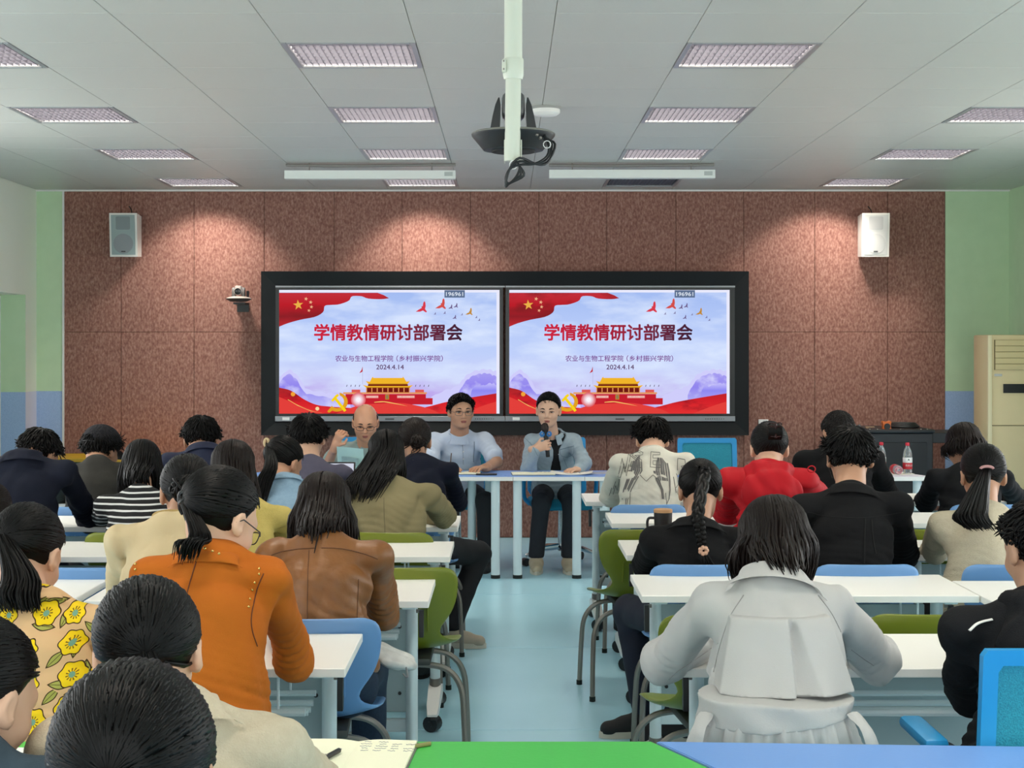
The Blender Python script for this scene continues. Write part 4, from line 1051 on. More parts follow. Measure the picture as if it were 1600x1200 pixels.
def folds(seed, amp, freq=22.0, centres=(), stretch=(1, 1, 1)):
    """soft cloth folds added to a distance field; deeper round the given centres (elbows, waist), where they run across the given axis"""
    rg = np.random.RandomState(seed)
    ks = [(rg.normal(size=3) * np.array(stretch)) for _ in range(5)]
    ks = [k / np.linalg.norm(k) * freq * (0.6 + 0.35 * i) for i, k in enumerate(ks)]
    ph = rg.uniform(0, 6.28, 5)
    cs = []
    for c in centres:
        ax = None
        if len(c) > 3: ax = A3(Vector(c[3]).normalized()) * rg.uniform(85, 120)
        cs.append((A3(c[0]), c[1], c[2], ax, rg.uniform(0, 6.28)))
    def f(X, Y, Z):
        q = [np.sin(X * k[0] + Y * k[1] + Z * k[2] + p) for k, p in zip(ks, ph)]
        r1 = np.abs(np.sin(X * ks[1][0] + Y * ks[1][1] + Z * ks[1][2] + ph[1] + 1.6 * q[0]))
        n = q[0] * 0.5 + (0.6 - r1) * 0.9 + np.sin(X * ks[3][0] + Y * ks[3][1] + Z * ks[3][2] + 1.8 * q[2]) * 0.35
        w = 0.60; e = 0.0
        for c, r, wt, ax, p0 in cs:
            g = np.exp(-((X - c[0]) ** 2 + (Y - c[1]) ** 2 + (Z - c[2]) ** 2) / (r * r))
            if ax is None: w = w + wt * g
            else: e = e + wt * g * (0.45 - np.abs(np.sin(X * ax[0] + Y * ax[1] + Z * ax[2] + p0 + 1.5 * q[1])))
        return amp * (n * w + e)
    return f

# ------------------------------------------------------------------ people
M_SKIN = mat('skin', '#c2957a', 0.5, spec=0.3, noise=('#b6886c', 14, 0.8))
M_SKIN2 = mat('skin_fair', '#deb49a', 0.5, spec=0.3, noise=('#d4a88d', 14, 0.8))
M_HAIR = mat('black_hair', '#070606', 0.45, spec=0.16)
M_HAIRB = mat('dark_brown_hair', '#150d0a', 0.45, spec=0.18)
M_HAIRG = mat('greying_hair', '#1d1a19', 0.5, spec=0.2)
M_LIP = mat('lips', '#9a5a52', 0.5)
M_EYEW = mat('eye_white', '#d9d2cb', 0.3)
M_EYEB = mat('eye_dark', '#120c0a', 0.25)
SCALP_C, SCALP_R = Vector((0, -0.012, 0.030)), (0.0835, 0.104, 0.0935)

def head_prims(man, jaw=1.0):
    P_ = [el((0, -0.012, 0.028), (0.0765, 0.097, 0.087)), el((0, 0.028, -0.028), (0.064 * jaw, 0.062, 0.085)),
          el((0, 0.034, -0.074), (0.046 * jaw, 0.05, 0.036)), rc((-0.03, 0.074, 0.022), (0.03, 0.074, 0.022), 0.016, 0.016),
          el((-0.036, 0.064, -0.026), (0.024, 0.022, 0.022)), el((0.036, 0.064, -0.026), (0.024, 0.022, 0.022)), el((0, 0.073, -0.088), (0.02, 0.016, 0.015))]
    return P_
def head_sdf(man, jaw=1.0, neck=None, neck_r=0.05):
    base = union(head_prims(man, jaw), 0.022)
    nose = union([rc((0, 0.086, 0.012), (0, 0.103, -0.026), 0.008, 0.0115), el((-0.012, 0.09, -0.031), (0.009, 0.01, 0.008)), el((0.012, 0.09, -0.031), (0.009, 0.01, 0.008))], 0.008)
    lips = union([el((0, 0.086, -0.057), (0.022, 0.012, 0.007)), el((0, 0.085, -0.067), (0.018, 0.011, 0.007))], 0.004)
    eyeL, eyeR = el((-0.032, 0.086, 0.0), (0.019, 0.012, 0.011)), el((0.032, 0.086, 0.0), (0.019, 0.012, 0.011))
    ears = [union([el((s * 0.081, -0.006, -0.006), (0.010, 0.02, 0.031)), el((s * 0.077, 0.006, -0.026), (0.008, 0.01, 0.014))], 0.008) for s in (-1, 1)]
    earc = [el((s * 0.091, 0.0, -0.004), (0.008, 0.012, 0.02)) for s in (-1, 1)]
    nk = rc((0, -0.022, -0.045), neck, neck_r, neck_r * 1.08) if neck is not None else None
    def f(X, Y, Z):
        d = smin(base(X, Y, Z), nose(X, Y, Z), 0.012)
        d = smin(d, lips(X, Y, Z), 0.006)
        for e in (eyeL, eyeR): d = -smin(-d, e(X, Y, Z) + 0.003, 0.008) if False else np.maximum(d, -(e(X, Y, Z) + 0.002))
        if nk is not None: d = smin(d, nk(X, Y, Z), 0.025)
        for e, c in zip(ears, earc): d = smin(d, np.maximum(e(X, Y, Z), -c(X, Y, Z)), 0.006)
        return d
    return f

def hand_prims(W, d, n, t, curl=0.5, sc=1.0, spread=0.12, fan=None):
    """palm, four fingers and a thumb. d: fingers, n: back of the hand, t: thumb side"""
    d, n, t = Vector(d).normalized(), Vector(n).normalized(), Vector(t).normalized()
    pr = [rc(W + d * 0.012 * sc, W + d * 0.078 * sc, 0.0155 * sc, 0.0145 * sc, t, 2.35), rc(W - d * 0.04, W + d * 0.02, 0.026 * sc, 0.022 * sc)]
    fg = []
    L_ = (0.072, 0.082, 0.076, 0.058)
    for i in range(4):
        off = (0.031 - 0.0205 * i) * sc
        p = W + d * (0.085 - 0.004 * abs(i - 1.2)) * sc + t * off - n * 0.002
        fd = (d + t * spread * (1.2 - i) * 0.6).normalized()
        ang = 0.0
        c_ = curl[i] if isinstance(curl, (list, tuple)) else curl
        for ph, (fr, r0, r1) in enumerate(((0.45, 0.0092, 0.0085), (0.31, 0.0085, 0.0078), (0.24, 0.0078, 0.0066))):
            ang += c_ * (0.75, 1.1, 0.8)[ph]
            v = fd * math.cos(ang) - n * math.sin(ang)
            q = p + v * L_[i] * fr * sc
            fg.append(rc(p, q, r0 * sc, r1 * sc)); p = q
    p = W + d * 0.02 * sc + t * 0.026 * sc
    c_ = curl if not isinstance(curl, (list, tuple)) else curl[0]
    v = (d * 0.62 + t * 0.75 - n * 0.25 * c_).normalized()
    q = p + v * 0.045 * sc; fg.append(rc(p, q, 0.0125 * sc, 0.0095 * sc))
    v = (d * 0.9 + t * (0.35 - 0.5 * c_) - n * 0.35 * c_).normalized()
    r = q + v * 0.034 * sc; fg.append(rc(q, r, 0.0095 * sc, 0.0075 * sc))
    return pr, fg
def hand_sdf(*a, **k):
    pr, fg = hand_prims(*a, **k)
    pf, ff = union(pr, 0.012), union(fg, 0.004)
    return lambda X, Y, Z: smin(pf(X, Y, Z), ff(X, Y, Z), 0.006)

class Locks:
    """hair locks: thin tapered tubes collected in one mesh"""
    def __init__(s): s.V, s.Q, s.o = [], [], 0
    def add(s, path, r, n=5, taper=0.35, flat=0.55, nrm=None, root=0.6):
        p = np.array([tuple(q) for q in path]); m = len(p)
        T = np.gradient(p, axis=0); T /= (np.linalg.norm(T, axis=1)[:, None] + 1e-9)
        up = np.array(tuple(nrm)) if nrm is not None else np.array((0.3, -1.0, 0.4))
        a = up - T * (T @ up)[:, None]; a /= (np.linalg.norm(a, axis=1)[:, None] + 1e-9)
        b = np.cross(T, a)
        t = np.linspace(0, 1, m)
        rr = r * np.minimum(1, root + (1 - root) * t / 0.25) * (1 - (1 - taper) * np.clip((t - 0.55) / 0.45, 0, 1) ** 1.5)
        ang = np.linspace(0, 2 * PI, n + 1)[:-1]
        R = p[:, None, :] + rr[:, None, None] * (a[:, None, :] * (np.cos(ang) * flat)[None, :, None] + b[:, None, :] * np.sin(ang)[None, :, None])
        s.V.append(R.reshape(-1, 3))
        i = np.arange(m - 1)[:, None] * n; j = np.arange(n)[None, :]; k = (j + 1) % n
        s.Q.append(np.stack([i + j, i + k, i + n + k, i + n + j], -1).reshape(-1, 4) + s.o)
        s.o += m * n
    def many(s, p, r, nrm, n=4, taper=0.3, flat=0.6, root=0.6):
        """p: (N, m, 3) paths, nrm: (N, 3)"""
        N, m = p.shape[:2]
        T = np.gradient(p, axis=1); T /= (np.linalg.norm(T, axis=2)[..., None] + 1e-9)
        up = np.broadcast_to(np.asarray(nrm)[:, None, :], p.shape)
        a = up - T * (T * up).sum(2)[..., None]; a /= (np.linalg.norm(a, axis=2)[..., None] + 1e-9)
        b = np.cross(T, a)
        t = np.linspace(0, 1, m)
        rr = np.asarray(r).reshape(-1, 1) * (np.minimum(1, root + (1 - root) * t / 0.25) * (1 - (1 - taper) * np.clip((t - 0.55) / 0.45, 0, 1) ** 1.5))[None, :]
        ang = np.linspace(0, 2 * PI, n + 1)[:-1]
        R = p[:, :, None, :] + rr[:, :, None, None] * (a[:, :, None, :] * (np.cos(ang) * flat)[None, None, :, None] + b[:, :, None, :] * np.sin(ang)[None, None, :, None])
        s.V.append(R.reshape(-1, 3))
        i = np.arange(m - 1)[:, None] * n; j = np.arange(n)[None, :]; k = (j + 1) % n
        q = np.stack([i + j, i + k, i + n + k, i + n + j], -1).reshape(-1, 4)
        s.Q.append((q[None] + (np.arange(N) * m * n)[:, None, None]).reshape(-1, 4) + s.o)
        s.o += N * m * n
    def data(s): return np.concatenate(s.V), np.concatenate(s.Q)
def catmull_arr(p, n):
    q = np.concatenate([2 * p[:, :1] - p[:, 1:2], p, 2 * p[:, -1:] - p[:, -2:-1]], 1)
    m = p.shape[1] - 1
    tt = np.arange(n + 1) / n * m; k = np.minimum(tt.astype(int), m - 1); t = (tt - k)[None, :, None]
    a, b, c, d = (q[:, k + i] for i in range(4))
    return 0.5 * (2 * b + (c - a) * t + (2 * a - 5 * b + 4 * c - d) * t * t + (3 * b - a - 3 * c + d) * t ** 3)
def slerp_arr(a, b, n):
    a = a / np.linalg.norm(a, axis=1)[:, None]; b = b / np.linalg.norm(b, axis=1)[:, None]
    w = np.arccos(np.clip((a * b).sum(1), -1, 1))[:, None, None] + 1e-4
    t = np.linspace(0, 1, n)[None, :, None]
    return (a[:, None] * np.sin((1 - t) * w) + b[:, None] * np.sin(t * w)) / np.sin(w)

def slerp_dirs(a, b, n):
    a, b = Vector(a).normalized(), Vector(b).normalized()
    w = math.acos(max(-1, min(1, a.dot(b))))
    if w < 1e-3: return [a.copy() for _ in range(n)]
    return [(a * math.sin((1 - t) * w) + b * math.sin(t * w)) / math.sin(w) for t in np.linspace(0, 1, n)]

HAIRLINE = [(0, .72, .70), (.35, .70, .63), (.66, .56, .50), (.90, .30, .26), (.985, .10, .0), (.97, -.08, -.22), (.92, -.34, -.42), (.72, -.62, -.58), (.38, -.78, -.66), (0, -.84, -.68)]
HAIRLINE = HAIRLINE + [(-x, y, z) for x, y, z in HAIRLINE[-2:0:-1]]

class Head:
    def __init__(s, M, inv): s.M, s.inv = M, inv
    def scalp(s, d, off=0.0):
        d = Vector(d).normalized()
        return s.M @ (SCALP_C + Vector((d.x * SCALP_R[0], d.y * SCALP_R[1], d.z * SCALP_R[2])) * (1 + off))
    def scalp_arr(s, d, off):
        """d: (..., 3) unit directions, off: broadcastable"""
        q = np.array(SCALP_C) + d * np.array(SCALP_R) * (1 + np.asarray(off)[..., None])
        return q @ np.array(s.M.to_3x3()).T + np.array(s.M.translation)
    def dirs(s, d): return d @ (np.array(s.M.to_3x3()) / s.M.to_scale()[0]).T

def cap_data(hd, h=0.006, lift=1.0, seed=0, rough=0.0, bald=False, hl=0.004):
    """hair cap: the part of the scalp behind the hairline"""
    e = el(SCALP_C, tuple(r * lift for r in SCALP_R))
    fo = folds(seed + 5, rough, 160.0) if rough else None
    def f(X, Y, Z):
        d = e(X, Y, Z)
        if fo is not None: d = d + fo(X, Y, Z)
        front = Y - (hl + 0.56 * (Z + 0.03) - 2.6 * X * X)
        low = -(Z - (-0.078 + 0.48 * (Y + 0.085)))
        d = np.maximum(d, np.maximum(front, low) * 0.75)
        if bald: d = np.maximum(d, np.maximum((Z - 0.052) * 0.9, Y - 0.012))
        return d
    V, Q = nets(f, (-0.11, -0.14, -0.11), (0.11, 0.125, 0.15), h)
    R = np.array(hd.M.to_3x3()); t = np.array(hd.M.translation)
    return V @ R.T + t, Q

def ring_dirs(n, rg, jit=0.02):
    m = len(HAIRLINE); out = []
    for i in range(n):
        t = (i + rg.uniform(-.3, .3)) / n * m; k = int(math.floor(t)) % m; t -= math.floor(t)
        a, b = Vector(HAIRLINE[k]), Vector(HAIRLINE[(k + 1) % m])
        out.append((a.lerp(b, t) + Vector(rg.normal(size=3) * jit)).normalized())
    return out

def person(label, head, c7, hip, side_yaw=0.0, face=1, sw=0.17, el_=None, wr=None, yaw=0, pitch=20, roll=0, hs=1.0, man=False, jaw=1.0,
           top=None, pants=None, shoes=None, hair=None, skin=None, knees=None, ankles=None, seed=1, h=0.012, sleeve='long', bulk=1.0, hem=-0.06,
           hand=None, neck_r=None, eyes=False, shdrop=0.058, amp=0.013, hooks=None, cutf=None, under=None, ring=0.9, feet=None, group=None, sock=None, sleeve_r=1.0, low=False):
    rg = np.random.RandomState(seed)
    root = thing('person', label, 'person', (hip[0], hip[1], 0), 0, group)
    org = np.array(root.location)
    skin = skin or M_SKIN; pants = pants or mat('black_trousers', '#14151a', 0.85)
    side = Vector((math.cos(side_yaw), math.sin(side_yaw), 0))
    F = Vector((-side.y, side.x, 0)) * face
    Z = Vector((0, 0, 1))
    head, c7, hip = Vector(head), Vector(c7), Vector(hip)
    up = (c7 - hip).normalized()
    sh = [c7 - up * shdrop + side * sw * s + F * 0.015 for s in (-1, 1)]
    el_ = [Vector(e) if e is not None else sh[i] + F * 0.16 - Z * 0.24 + side * (0.08 * (2 * i - 1)) for i, e in enumerate(el_ or (None, None))]
    wr = [Vector(w) if w is not None else el_[i] + F * 0.2 - side * (0.12 * (2 * i - 1)) + Z * 0.02 for i, w in enumerate(wr or (None, None))]
    # head frame
    R = Matrix.Rotation(-math.radians(yaw) if face > 0 else PI + math.radians(yaw), 3, 'Z') @ Matrix.Rotation(-math.radians(pitch), 3, 'X') @ Matrix.Rotation(math.radians(roll), 3, 'Y')
    HM = Matrix.Translation(head) @ R.to_4x4() @ Matrix.Scale(hs, 4)
    inv = HM.inverted()
    H = Head(HM, inv)
    def put(name, VQ, m, par=None):
        V, Q = VQ
        return obj(name, np_mesh(name, V - org, Q), m, par or root)
    # ---- body (skin): head and neck, two arms with hands, trunk and legs in one mesh
    nb = inv @ (c7 - up * 0.03 + F * 0.02)
    hf = head_sdf(man, jaw, nb, neck_r or (0.054 if man else 0.046))
    lo = Vector((-0.11, -0.13, -0.14)); hi = Vector((0.11, 0.13, 0.135))
    for i in range(3): lo[i] = min(lo[i], nb[i] - 0.075); hi[i] = max(hi[i], nb[i] + 0.075)
    V, Q = nets(hf, lo, hi, 0.0042 if eyes else 0.0076)
    V = V @ np.array(HM.to_3x3()).T + np.array(HM.translation)
    body = [(V, Q)]
    hspec = hand or {}
    for i in (0, 1):
        s = 2 * i - 1
        fd = (wr[i] - el_[i]).normalized()
        hd_ = hspec.get(i, {})
        d = Vector(hd_.get('d', (fd.x, fd.y, fd.z * 0.3 - 0.05)))
        n = Vector(hd_.get('n', (0, 0, 1))); n = (n - d * n.dot(d) / d.length_squared).normalized()
        t = Vector(hd_.get('t', tuple(-side * s))); t = (t - d * t.dot(d) / d.length_squared); t = (t - n * t.dot(n)).normalized()
        hf_ = hand_sdf(wr[i], d, n, t, hd_.get('curl', 0.45), 1.06 if man else 0.96)
        if sleeve == 'short':
            af = union([rc(sh[i], el_[i], 0.044, 0.040), rc(el_[i], wr[i], 0.040, 0.027)], 0.02)
            f_ = (lambda a, b: lambda X, Y, Z: smin(a(X, Y, Z), b(X, Y, Z), 0.015))(af, hf_)
            pts = [sh[i], el_[i], wr[i], wr[i] + d.normalized() * 0.19]
        else:
            af = rc(wr[i] - fd * 0.09, wr[i], 0.030, 0.026)
            f_ = (lambda a, b: lambda X, Y, Z: smin(a(X, Y, Z), b(X, Y, Z), 0.015))(af, hf_)
            pts = [wr[i] - fd * 0.09, wr[i] + d.normalized() * 0.19]
        lo = [min(p[k] for p in pts) - 0.075 for k in range(3)]; hi = [max(p[k] for p in pts) + 0.075 for k in range(3)]
        body.append(nets(f_, lo, hi, 0.0045 if (eyes or hd_) else 0.0076))
    knees = [Vector(k) for k in knees] if knees else [hip + F * 0.42 + side * (0.11 * s) + Z * (0.50 - hip.z) for s in (-1, 1)]
    ankles = [Vector(k) for k in ankles] if ankles else [Vector((k.x, k.y, 0.09)) + F * 0.03 for k in knees]
    tr = [rc(c7 - up * 0.12, hip, 0.085, 0.095, side, 1.35)]
    for i, s in enumerate((-1, 1)):
        hp = hip + side * (0.085 * s)
        tr += [rc(hp, knees[i], 0.07, 0.05), rc(knees[i], ankles[i], 0.048, 0.034)]
    pts = [c7, hip - side * 0.15, hip + side * 0.15] + knees + ankles
    lo = [min(p[k] for p in pts) - 0.11 for k in range(3)]; hi = [max(p[k] for p in pts) + 0.11 for k in range(3)]
    body.append(nets(union(tr, 0.03), lo, hi, 0.032))
    put('body', join(body), skin)
    # ---- upper garment
    b = bulk
    tq = c7 - up * 0.03 + F * 0.01
    tp = [rc(c7 - up * 0.15, hip + up * 0.10, 0.102 * b, 0.110 * b, side, 1.38), rc(tq, sh[0], 0.056, 0.038 * b), rc(tq, sh[1], 0.056, 0.038 * b),
          rc(c7 - up * 0.02, c7 - up * 0.14, 0.058, 0.088 * b, side, 1.3), el(hip + up * 0.03, (0.165 * b, 0.125 * b, 0.13)), rc(hip + up * 0.05, hip - up * 0.06, 0.115 * b, 0.12 * b, side, 1.38)]
    arms = []
    for i in (0, 1):
        fd = (wr[i] - el_[i]).normalized()
        if sleeve == 'short':
            e = sh[i].lerp(el_[i], 0.72)
            arms.append(rc(sh[i], e, 0.06 * b, 0.062 * b))
        else:
            sr = sleeve_r
            arms.append(rc(sh[i], el_[i], 0.046 * b, 0.051 * b * sr)); arms.append(rc(el_[i], wr[i] - fd * 0.015, 0.049 * b * sr, 0.036 * b * sr))
    uf, af = union(tp, 0.045), union(arms, 0.028)
    cen = [(el_[0].lerp(sh[0], 0.25), 0.12, ring, sh[0] - el_[0]), (el_[1].lerp(sh[1], 0.25), 0.12, ring, sh[1] - el_[1]), (sh[0] - up * 0.12, 0.09, 0.8), (sh[1] - up * 0.12, 0.09, 0.8), (hip + up * 0.10, 0.2, 1.0, up + side * 0.3)]
    fo = folds(seed * 3 + 1, amp, 26.0, cen)
    hm = halfspace(hip + up * hem, -up)
    def topf(X, Y, Z):
        d = smin(uf(X, Y, Z), af(X, Y, Z), 0.045) + fo(X, Y, Z)
        if cutf is not None: d = np.maximum(d, -cutf(X, Y, Z))
        return np.maximum(d, hm(X, Y, Z)) if sleeve == 'none' else smax(d, np.minimum(hm(X, Y, Z), af(X, Y, Z) - 0.012), 0.008)
    pts = [c7, hip - side * 0.19, hip + side * 0.19, hip - up * 0.1] + sh + el_ + (wr if sleeve != 'short' else [])
    lo = [min(p[k] for p in pts) - 0.12 * b for k in range(3)]; hi = [max(p[k] for p in pts) + 0.12 * b for k in range(3)]
    VQ = nets(topf, lo, hi, h)
    tname = (top or {}).get('name', 'jacket')
    topo = put(tname, VQ, top['mat'])
    if under is not None:
        lo2 = [min(p[k] for p in [c7, hip] + sh) - 0.14 for k in range(3)]; hi2 = [max(p[k] for p in [c7, hip] + sh) + 0.14 for k in range(3)]
        put('undershirt', nets(lambda X, Y, Z: uf(X, Y, Z) + 0.009, lo2, hi2, 0.012), under)
    # ---- trousers and shoes
    pf = [rc(hip - side * 0.07, hip + side * 0.07, 0.108, 0.108)]
    for i, s in enumerate((-1, 1)):
        hp = hip + side * (0.085 * s)
        pf += [rc(hp, knees[i], 0.086, 0.066), rc(knees[i], ankles[i] + Z * 0.02, 0.064, 0.058)]
    pts = [hip - side * 0.1, hip + side * 0.1] + knees + ankles
    lo = [min(p[k] for p in pts) - 0.12 for k in range(3)]; hi = [max(p[k] for p in pts) + 0.12 for k in range(3)]
    fo2 = folds(seed * 5 + 2, 0.003, 30.0, [(k, 0.1, 1.0) for k in knees])
    pu = union(pf, 0.03)
    cut = halfspace((0, 0, min(a.z for a in ankles) + 0.0), (0, 0, -1))
    put('trousers', nets(lambda X, Y, Z: np.maximum(pu(X, Y, Z) + fo2(X, Y, Z), cut(X, Y, Z)), lo, hi, 0.013 if (eyes or feet) else 0.021), pants)
    F0, side0 = F, side
    for i in (0, 1):
        F = Vector(feet[i]).normalized() if feet and feet[i] is not None else F0
        side = Vector((F.y, -F.x, 0)) if feet and feet[i] is not None else side0
        a = ankles[i]; hl = Vector((a.x, a.y, 0.045)) - F * 0.035; toe = Vector((a.x, a.y, 0.035)) + F * 0.16
        f_ = union([rc(hl, toe, 0.042, 0.034, side, 1.05), rc(hl + Z * 0.02, hl.lerp(toe, 0.62) + Z * 0.012, 0.045, 0.034), rc(hl + Z * 0.015, Vector((a.x, a.y, 0.10)) , 0.042, 0.04)], 0.03)
        g_ = lambda X, Y, Z, f_=f_: np.maximum(f_(X, Y, Z), 0.018 - Z)
        lo = [min(hl[k], toe[k], a[k]) - 0.07 for k in range(3)]; hi = [max(hl[k], toe[k], a[k]) + 0.07 for k in range(3)]
        so = put('shoe', nets(g_, lo, hi, 0.007 if (eyes or feet) else 0.012), shoes or mat('dark_shoes', '#1b1b1d', 0.6))
        ol = []
        for q in range(16):
            an = 2 * PI * q / 16
            c_ = (hl + toe) / 2; Lh = (toe - hl).length / 2 + 0.04
            ol.append(Vector((c_.x, c_.y, 0)) + F * Lh * math.cos(an) + side * (0.047 - 0.006 * math.cos(an)) * math.sin(an) * (1.0 if abs(math.cos(an)) < 0.8 else 0.9))
        mb = MB().loft([[p - root.location + Z * z for p in ol] for z in (0.001, 0.028)])
        obj('sole', mb, mat('pale_sole', '#cfc6b6', 0.7) if shoes is not None else mat('dark_sole', '#111112', 0.8), so)
    F, side = F0, side0
    # ---- hair
    hr = hair or {}
    st = hr.get('style', 'short'); hm_ = hr.get('mat', M_HAIR)
    lk = Locks()
    fpt = lambda p: float(topf(np.float32(p[0]), np.float32(p[1]), np.float32(p[2])))
    def push(p, gap=0.010):
        for _ in range(10):
            d = fpt(p)
            if d >= gap: break
            p = p - F * (gap - d + 0.004) + Z * 0.001
        return p
    parts = []
    lift = hr.get('lift', 1.0)
    if st != 'none': parts.append(cap_data(H, 0.009, lift * (0.985 if st != 'short' else 0.99), seed=seed, rough=0.0016, bald=(st == 'bald'), hl=hr.get('hl', 0.004)))
    nkf = rc(HM @ Vector((0, -0.03, -0.03)), c7 - up * 0.02, 0.060, 0.062)
    def push_arr(p, gap):
        """move hair points out of the garment and the neck, away from the back"""
        p = p.copy(); Dv = np.array((-F + Z * 0.35).normalized())
        gap = np.broadcast_to(gap, p.shape[:-1])
        for _ in range(22):
            q = [p[..., k].astype(np.float32) for k in range(3)]
            d = np.minimum(topf(*q), nkf(*q))
            m_ = np.clip(gap - d, 0, None)
            if not (m_ > 0).any(): break
            p = p + Dv * (m_ * 1.15 + 0.002 * (m_ > 0))[..., None]
        return p
    if st == 'short' or st == 'buzz':
        n = hr.get('n', 330) * 3; ln = hr.get('len', 0.034) if st == 'short' else 0.010
        wh = np.array((0.1, -0.55, 0.83)); wh /= np.linalg.norm(wh)
        d = rg.normal(size=(n * 3, 3)); d /= np.linalg.norm(d, axis=1)[:, None]
        q = np.array(SCALP_C) + d * np.array(SCALP_R)
        ok = (q[:, 1] < hr.get('hl', 0.004) + 0.008 + 0.57 * (q[:, 2] + 0.03) - 2.6 * q[:, 0] ** 2) & (q[:, 2] > -0.068 + 0.48 * (q[:, 1] + 0.085))
        d = d[ok][:n]; q = q[ok][:n]
        fl = d - wh * (d @ wh)[:, None]; fl /= (np.linalg.norm(fl, axis=1)[:, None] + 0.05)
        fl = fl + rg.normal(size=fl.shape) * 0.09; fl -= d * (fl * d).sum(1)[:, None] * 0.9; fl /= (np.linalg.norm(fl, axis=1)[:, None] + 1e-6)
        L_ = ln * rg.uniform(0.6, 1.25, len(d)) * np.clip(0.45 + (q[:, 2] + 0.05) * 7.5, 0.22, 1.15)
        tops = 0.0026 * hr.get('lift', 1.0) ** 6 * np.where(q[:, 2] > 0.03, 1.25, 0.6) * rg.uniform(0.5, 1.3, len(d)) * (ln / 0.034)
        pth = []
        for t in (0, 0.35, 0.7, 1.0):
            pth.append(q * 0.985 + fl * (L_ * t)[:, None] + d * (tops * (0.2 + 1.1 * math.sin(t * PI * 0.62)) - 0.10 * t * t * L_)[:, None])
        pth = np.stack(pth, 1) @ np.array(HM.to_3x3()).T + np.array(HM.translation)
        lk.many(pth, np.full(len(d), 0.0039 * hs), H.dirs(d), 4, 0.2, 0.6)
    elif st == 'long':
        n = int(hr.get('n', 190) * 2.0); ln = hr.get('len', 0.25); amax = math.radians(hr.get('amax', 128))
        fall = np.array(Vector(hr.get('fall', tuple(-Z - F * 0.15))).normalized())
        az = -amax + 2 * amax * (np.arange(n) + rg.uniform(0, 1, n)) / n
        sg = np.sign(az)
        rt = np.stack([0.07 * sg + rg.normal(size=n) * 0.02, 0.85 * np.abs(az) / amax - 0.35 + rg.normal(size=n) * 0.05, np.full(n, 0.85)], 1)
        en = np.stack([np.sin(az), -np.cos(az), hr.get('endz', -0.30) + rg.normal(size=n) * 0.05], 1)
        off = 0.01 + rg.uniform(0, 0.055, n)
        A_ = H.scalp_arr(slerp_arr(rt, en, 7), off[:, None] * np.linspace(0.4, 1, 7)[None])
        z0_ = A_[:, -1, 2]; ze_ = z0_[np.abs(az) > 1.0].mean() - ln
        L_ = np.maximum(ln * 0.9, z0_ - ze_) * rg.uniform(0.84, 1.03, n)
        out = H.dirs(np.stack([np.sin(az), -np.cos(az), np.zeros(n)], 1))
        t = (np.arange(1, 7) / 6)[None, :, None]
        wob = rg.normal(size=(n, 1, 3)) * 0.010 * t + rg.normal(size=(n, 6, 3)) * 0.0015
        B_ = A_[:, -1:] + fall * L_[:, None, None] * t + out[:, None] * 0.02 * np.sin(t * PI) * hr.get('puff', 0.6) + wob
        B_ = push_arr(B_, (0.006 + off * 0.25)[:, None])
        pth = catmull_arr(np.concatenate([A_[:, ::2], B_[:, 1::2]], 1), 12)
        lk.many(pth, np.full(n, hr.get('r', 0.0085) * 0.72 * hs), out, 4, 0.2, 0.5)
    elif st in ('pony', 'bun', 'braid', 'claw'):
        tie = Vector(hr.get('tie', (0, -0.93, -0.2))).normalized()
        n = int(hr.get('n', 180) * 1.6)
        d = np.array([tuple(q) for q in ring_dirs(n, rg)])
        sd = slerp_arr(d, np.tile(np.array(tie), (n, 1)), 8)
        off = rg.uniform(0.0, 0.035, n)
        t = np.linspace(0, 1, 8)[None]
        pth = H.scalp_arr(sd, off[:, None] * np.sin(t * PI) * 1.2 + 0.012 + 0.05 * np.maximum(0, t - 0.8))
        lk.many(pth, np.full(n, 0.0052 * hs), H.dirs(sd[:, 4]), 4, 0.5, 0.5, 0.5)
        d = np.stack([rg.uniform(-.9, .9, n), rg.uniform(-.3, .75, n), rg.uniform(0.25, 1, n)], 1); d /= np.linalg.norm(d, axis=1)[:, None]
        sd = slerp_arr(d, np.tile(np.array(tie), (n, 1)), 7); t = np.linspace(0, 1, 7)[None]
        pth = H.scalp_arr(sd, 0.018 + (0.012 + 0.02 * rg.uniform(0, 1, n))[:, None] * np.sin(t * PI))
        lk.many(pth, np.full(n, 0.0045 * hs), H.dirs(sd[:, 3]), 4, 0.5, 0.5, 0.3)
        tp_ = H.scalp(tie, 0.09)
        od = (tp_ - H.scalp(tie, -0.2)).normalized()
        if st == 'pony':
            path = [Vector(p) for p in hr['tail']] if 'tail' in hr else [tp_ + od * 0.03, tp_ + od * 0.035 - Z * 0.06, tp_ + od * 0.02 - Z * 0.14, tp_ - Z * 0.21]
            path = [tp_ - od * 0.01] + path
            wd = hr.get('width', 0.028)
            nt_ = hr.get('nt', 60) * 2
            a, rr = rg.uniform(0, 2 * PI, nt_), np.sqrt(rg.uniform(0, 1, nt_))
            o1 = np.cos(a)[:, None] * np.array(side) + np.sin(a)[:, None] * np.array(od) * 0.7
            t = np.linspace(0, 1, len(path))
            ww = wd * (0.35 + 0.9 * np.sin(np.minimum(1, t * 1.25) * PI * 0.62))[None] * rr[:, None]
            pp = np.array([tuple(p) for p in path])[None] + o1[:, None] * ww[..., None] + rg.normal(size=(nt_, len(path), 3)) * 0.002
            pp[:, -1] += (pp[:, -1] - pp[:, -2]) * rg.uniform(-0.45, 0.15, nt_)[:, None]
            pp[:, 2:] = push_arr(pp[:, 2:], 0.006)
            lk.many(catmull_arr(pp, 10), np.full(nt_, 0.0046), np.tile(np.array(od), (nt_, 1)), 4, 0.2, 0.6)
        elif st == 'bun':
            bc = tp_ + od * hr.get('bo', 0.018); br = hr.get('br', 0.038)
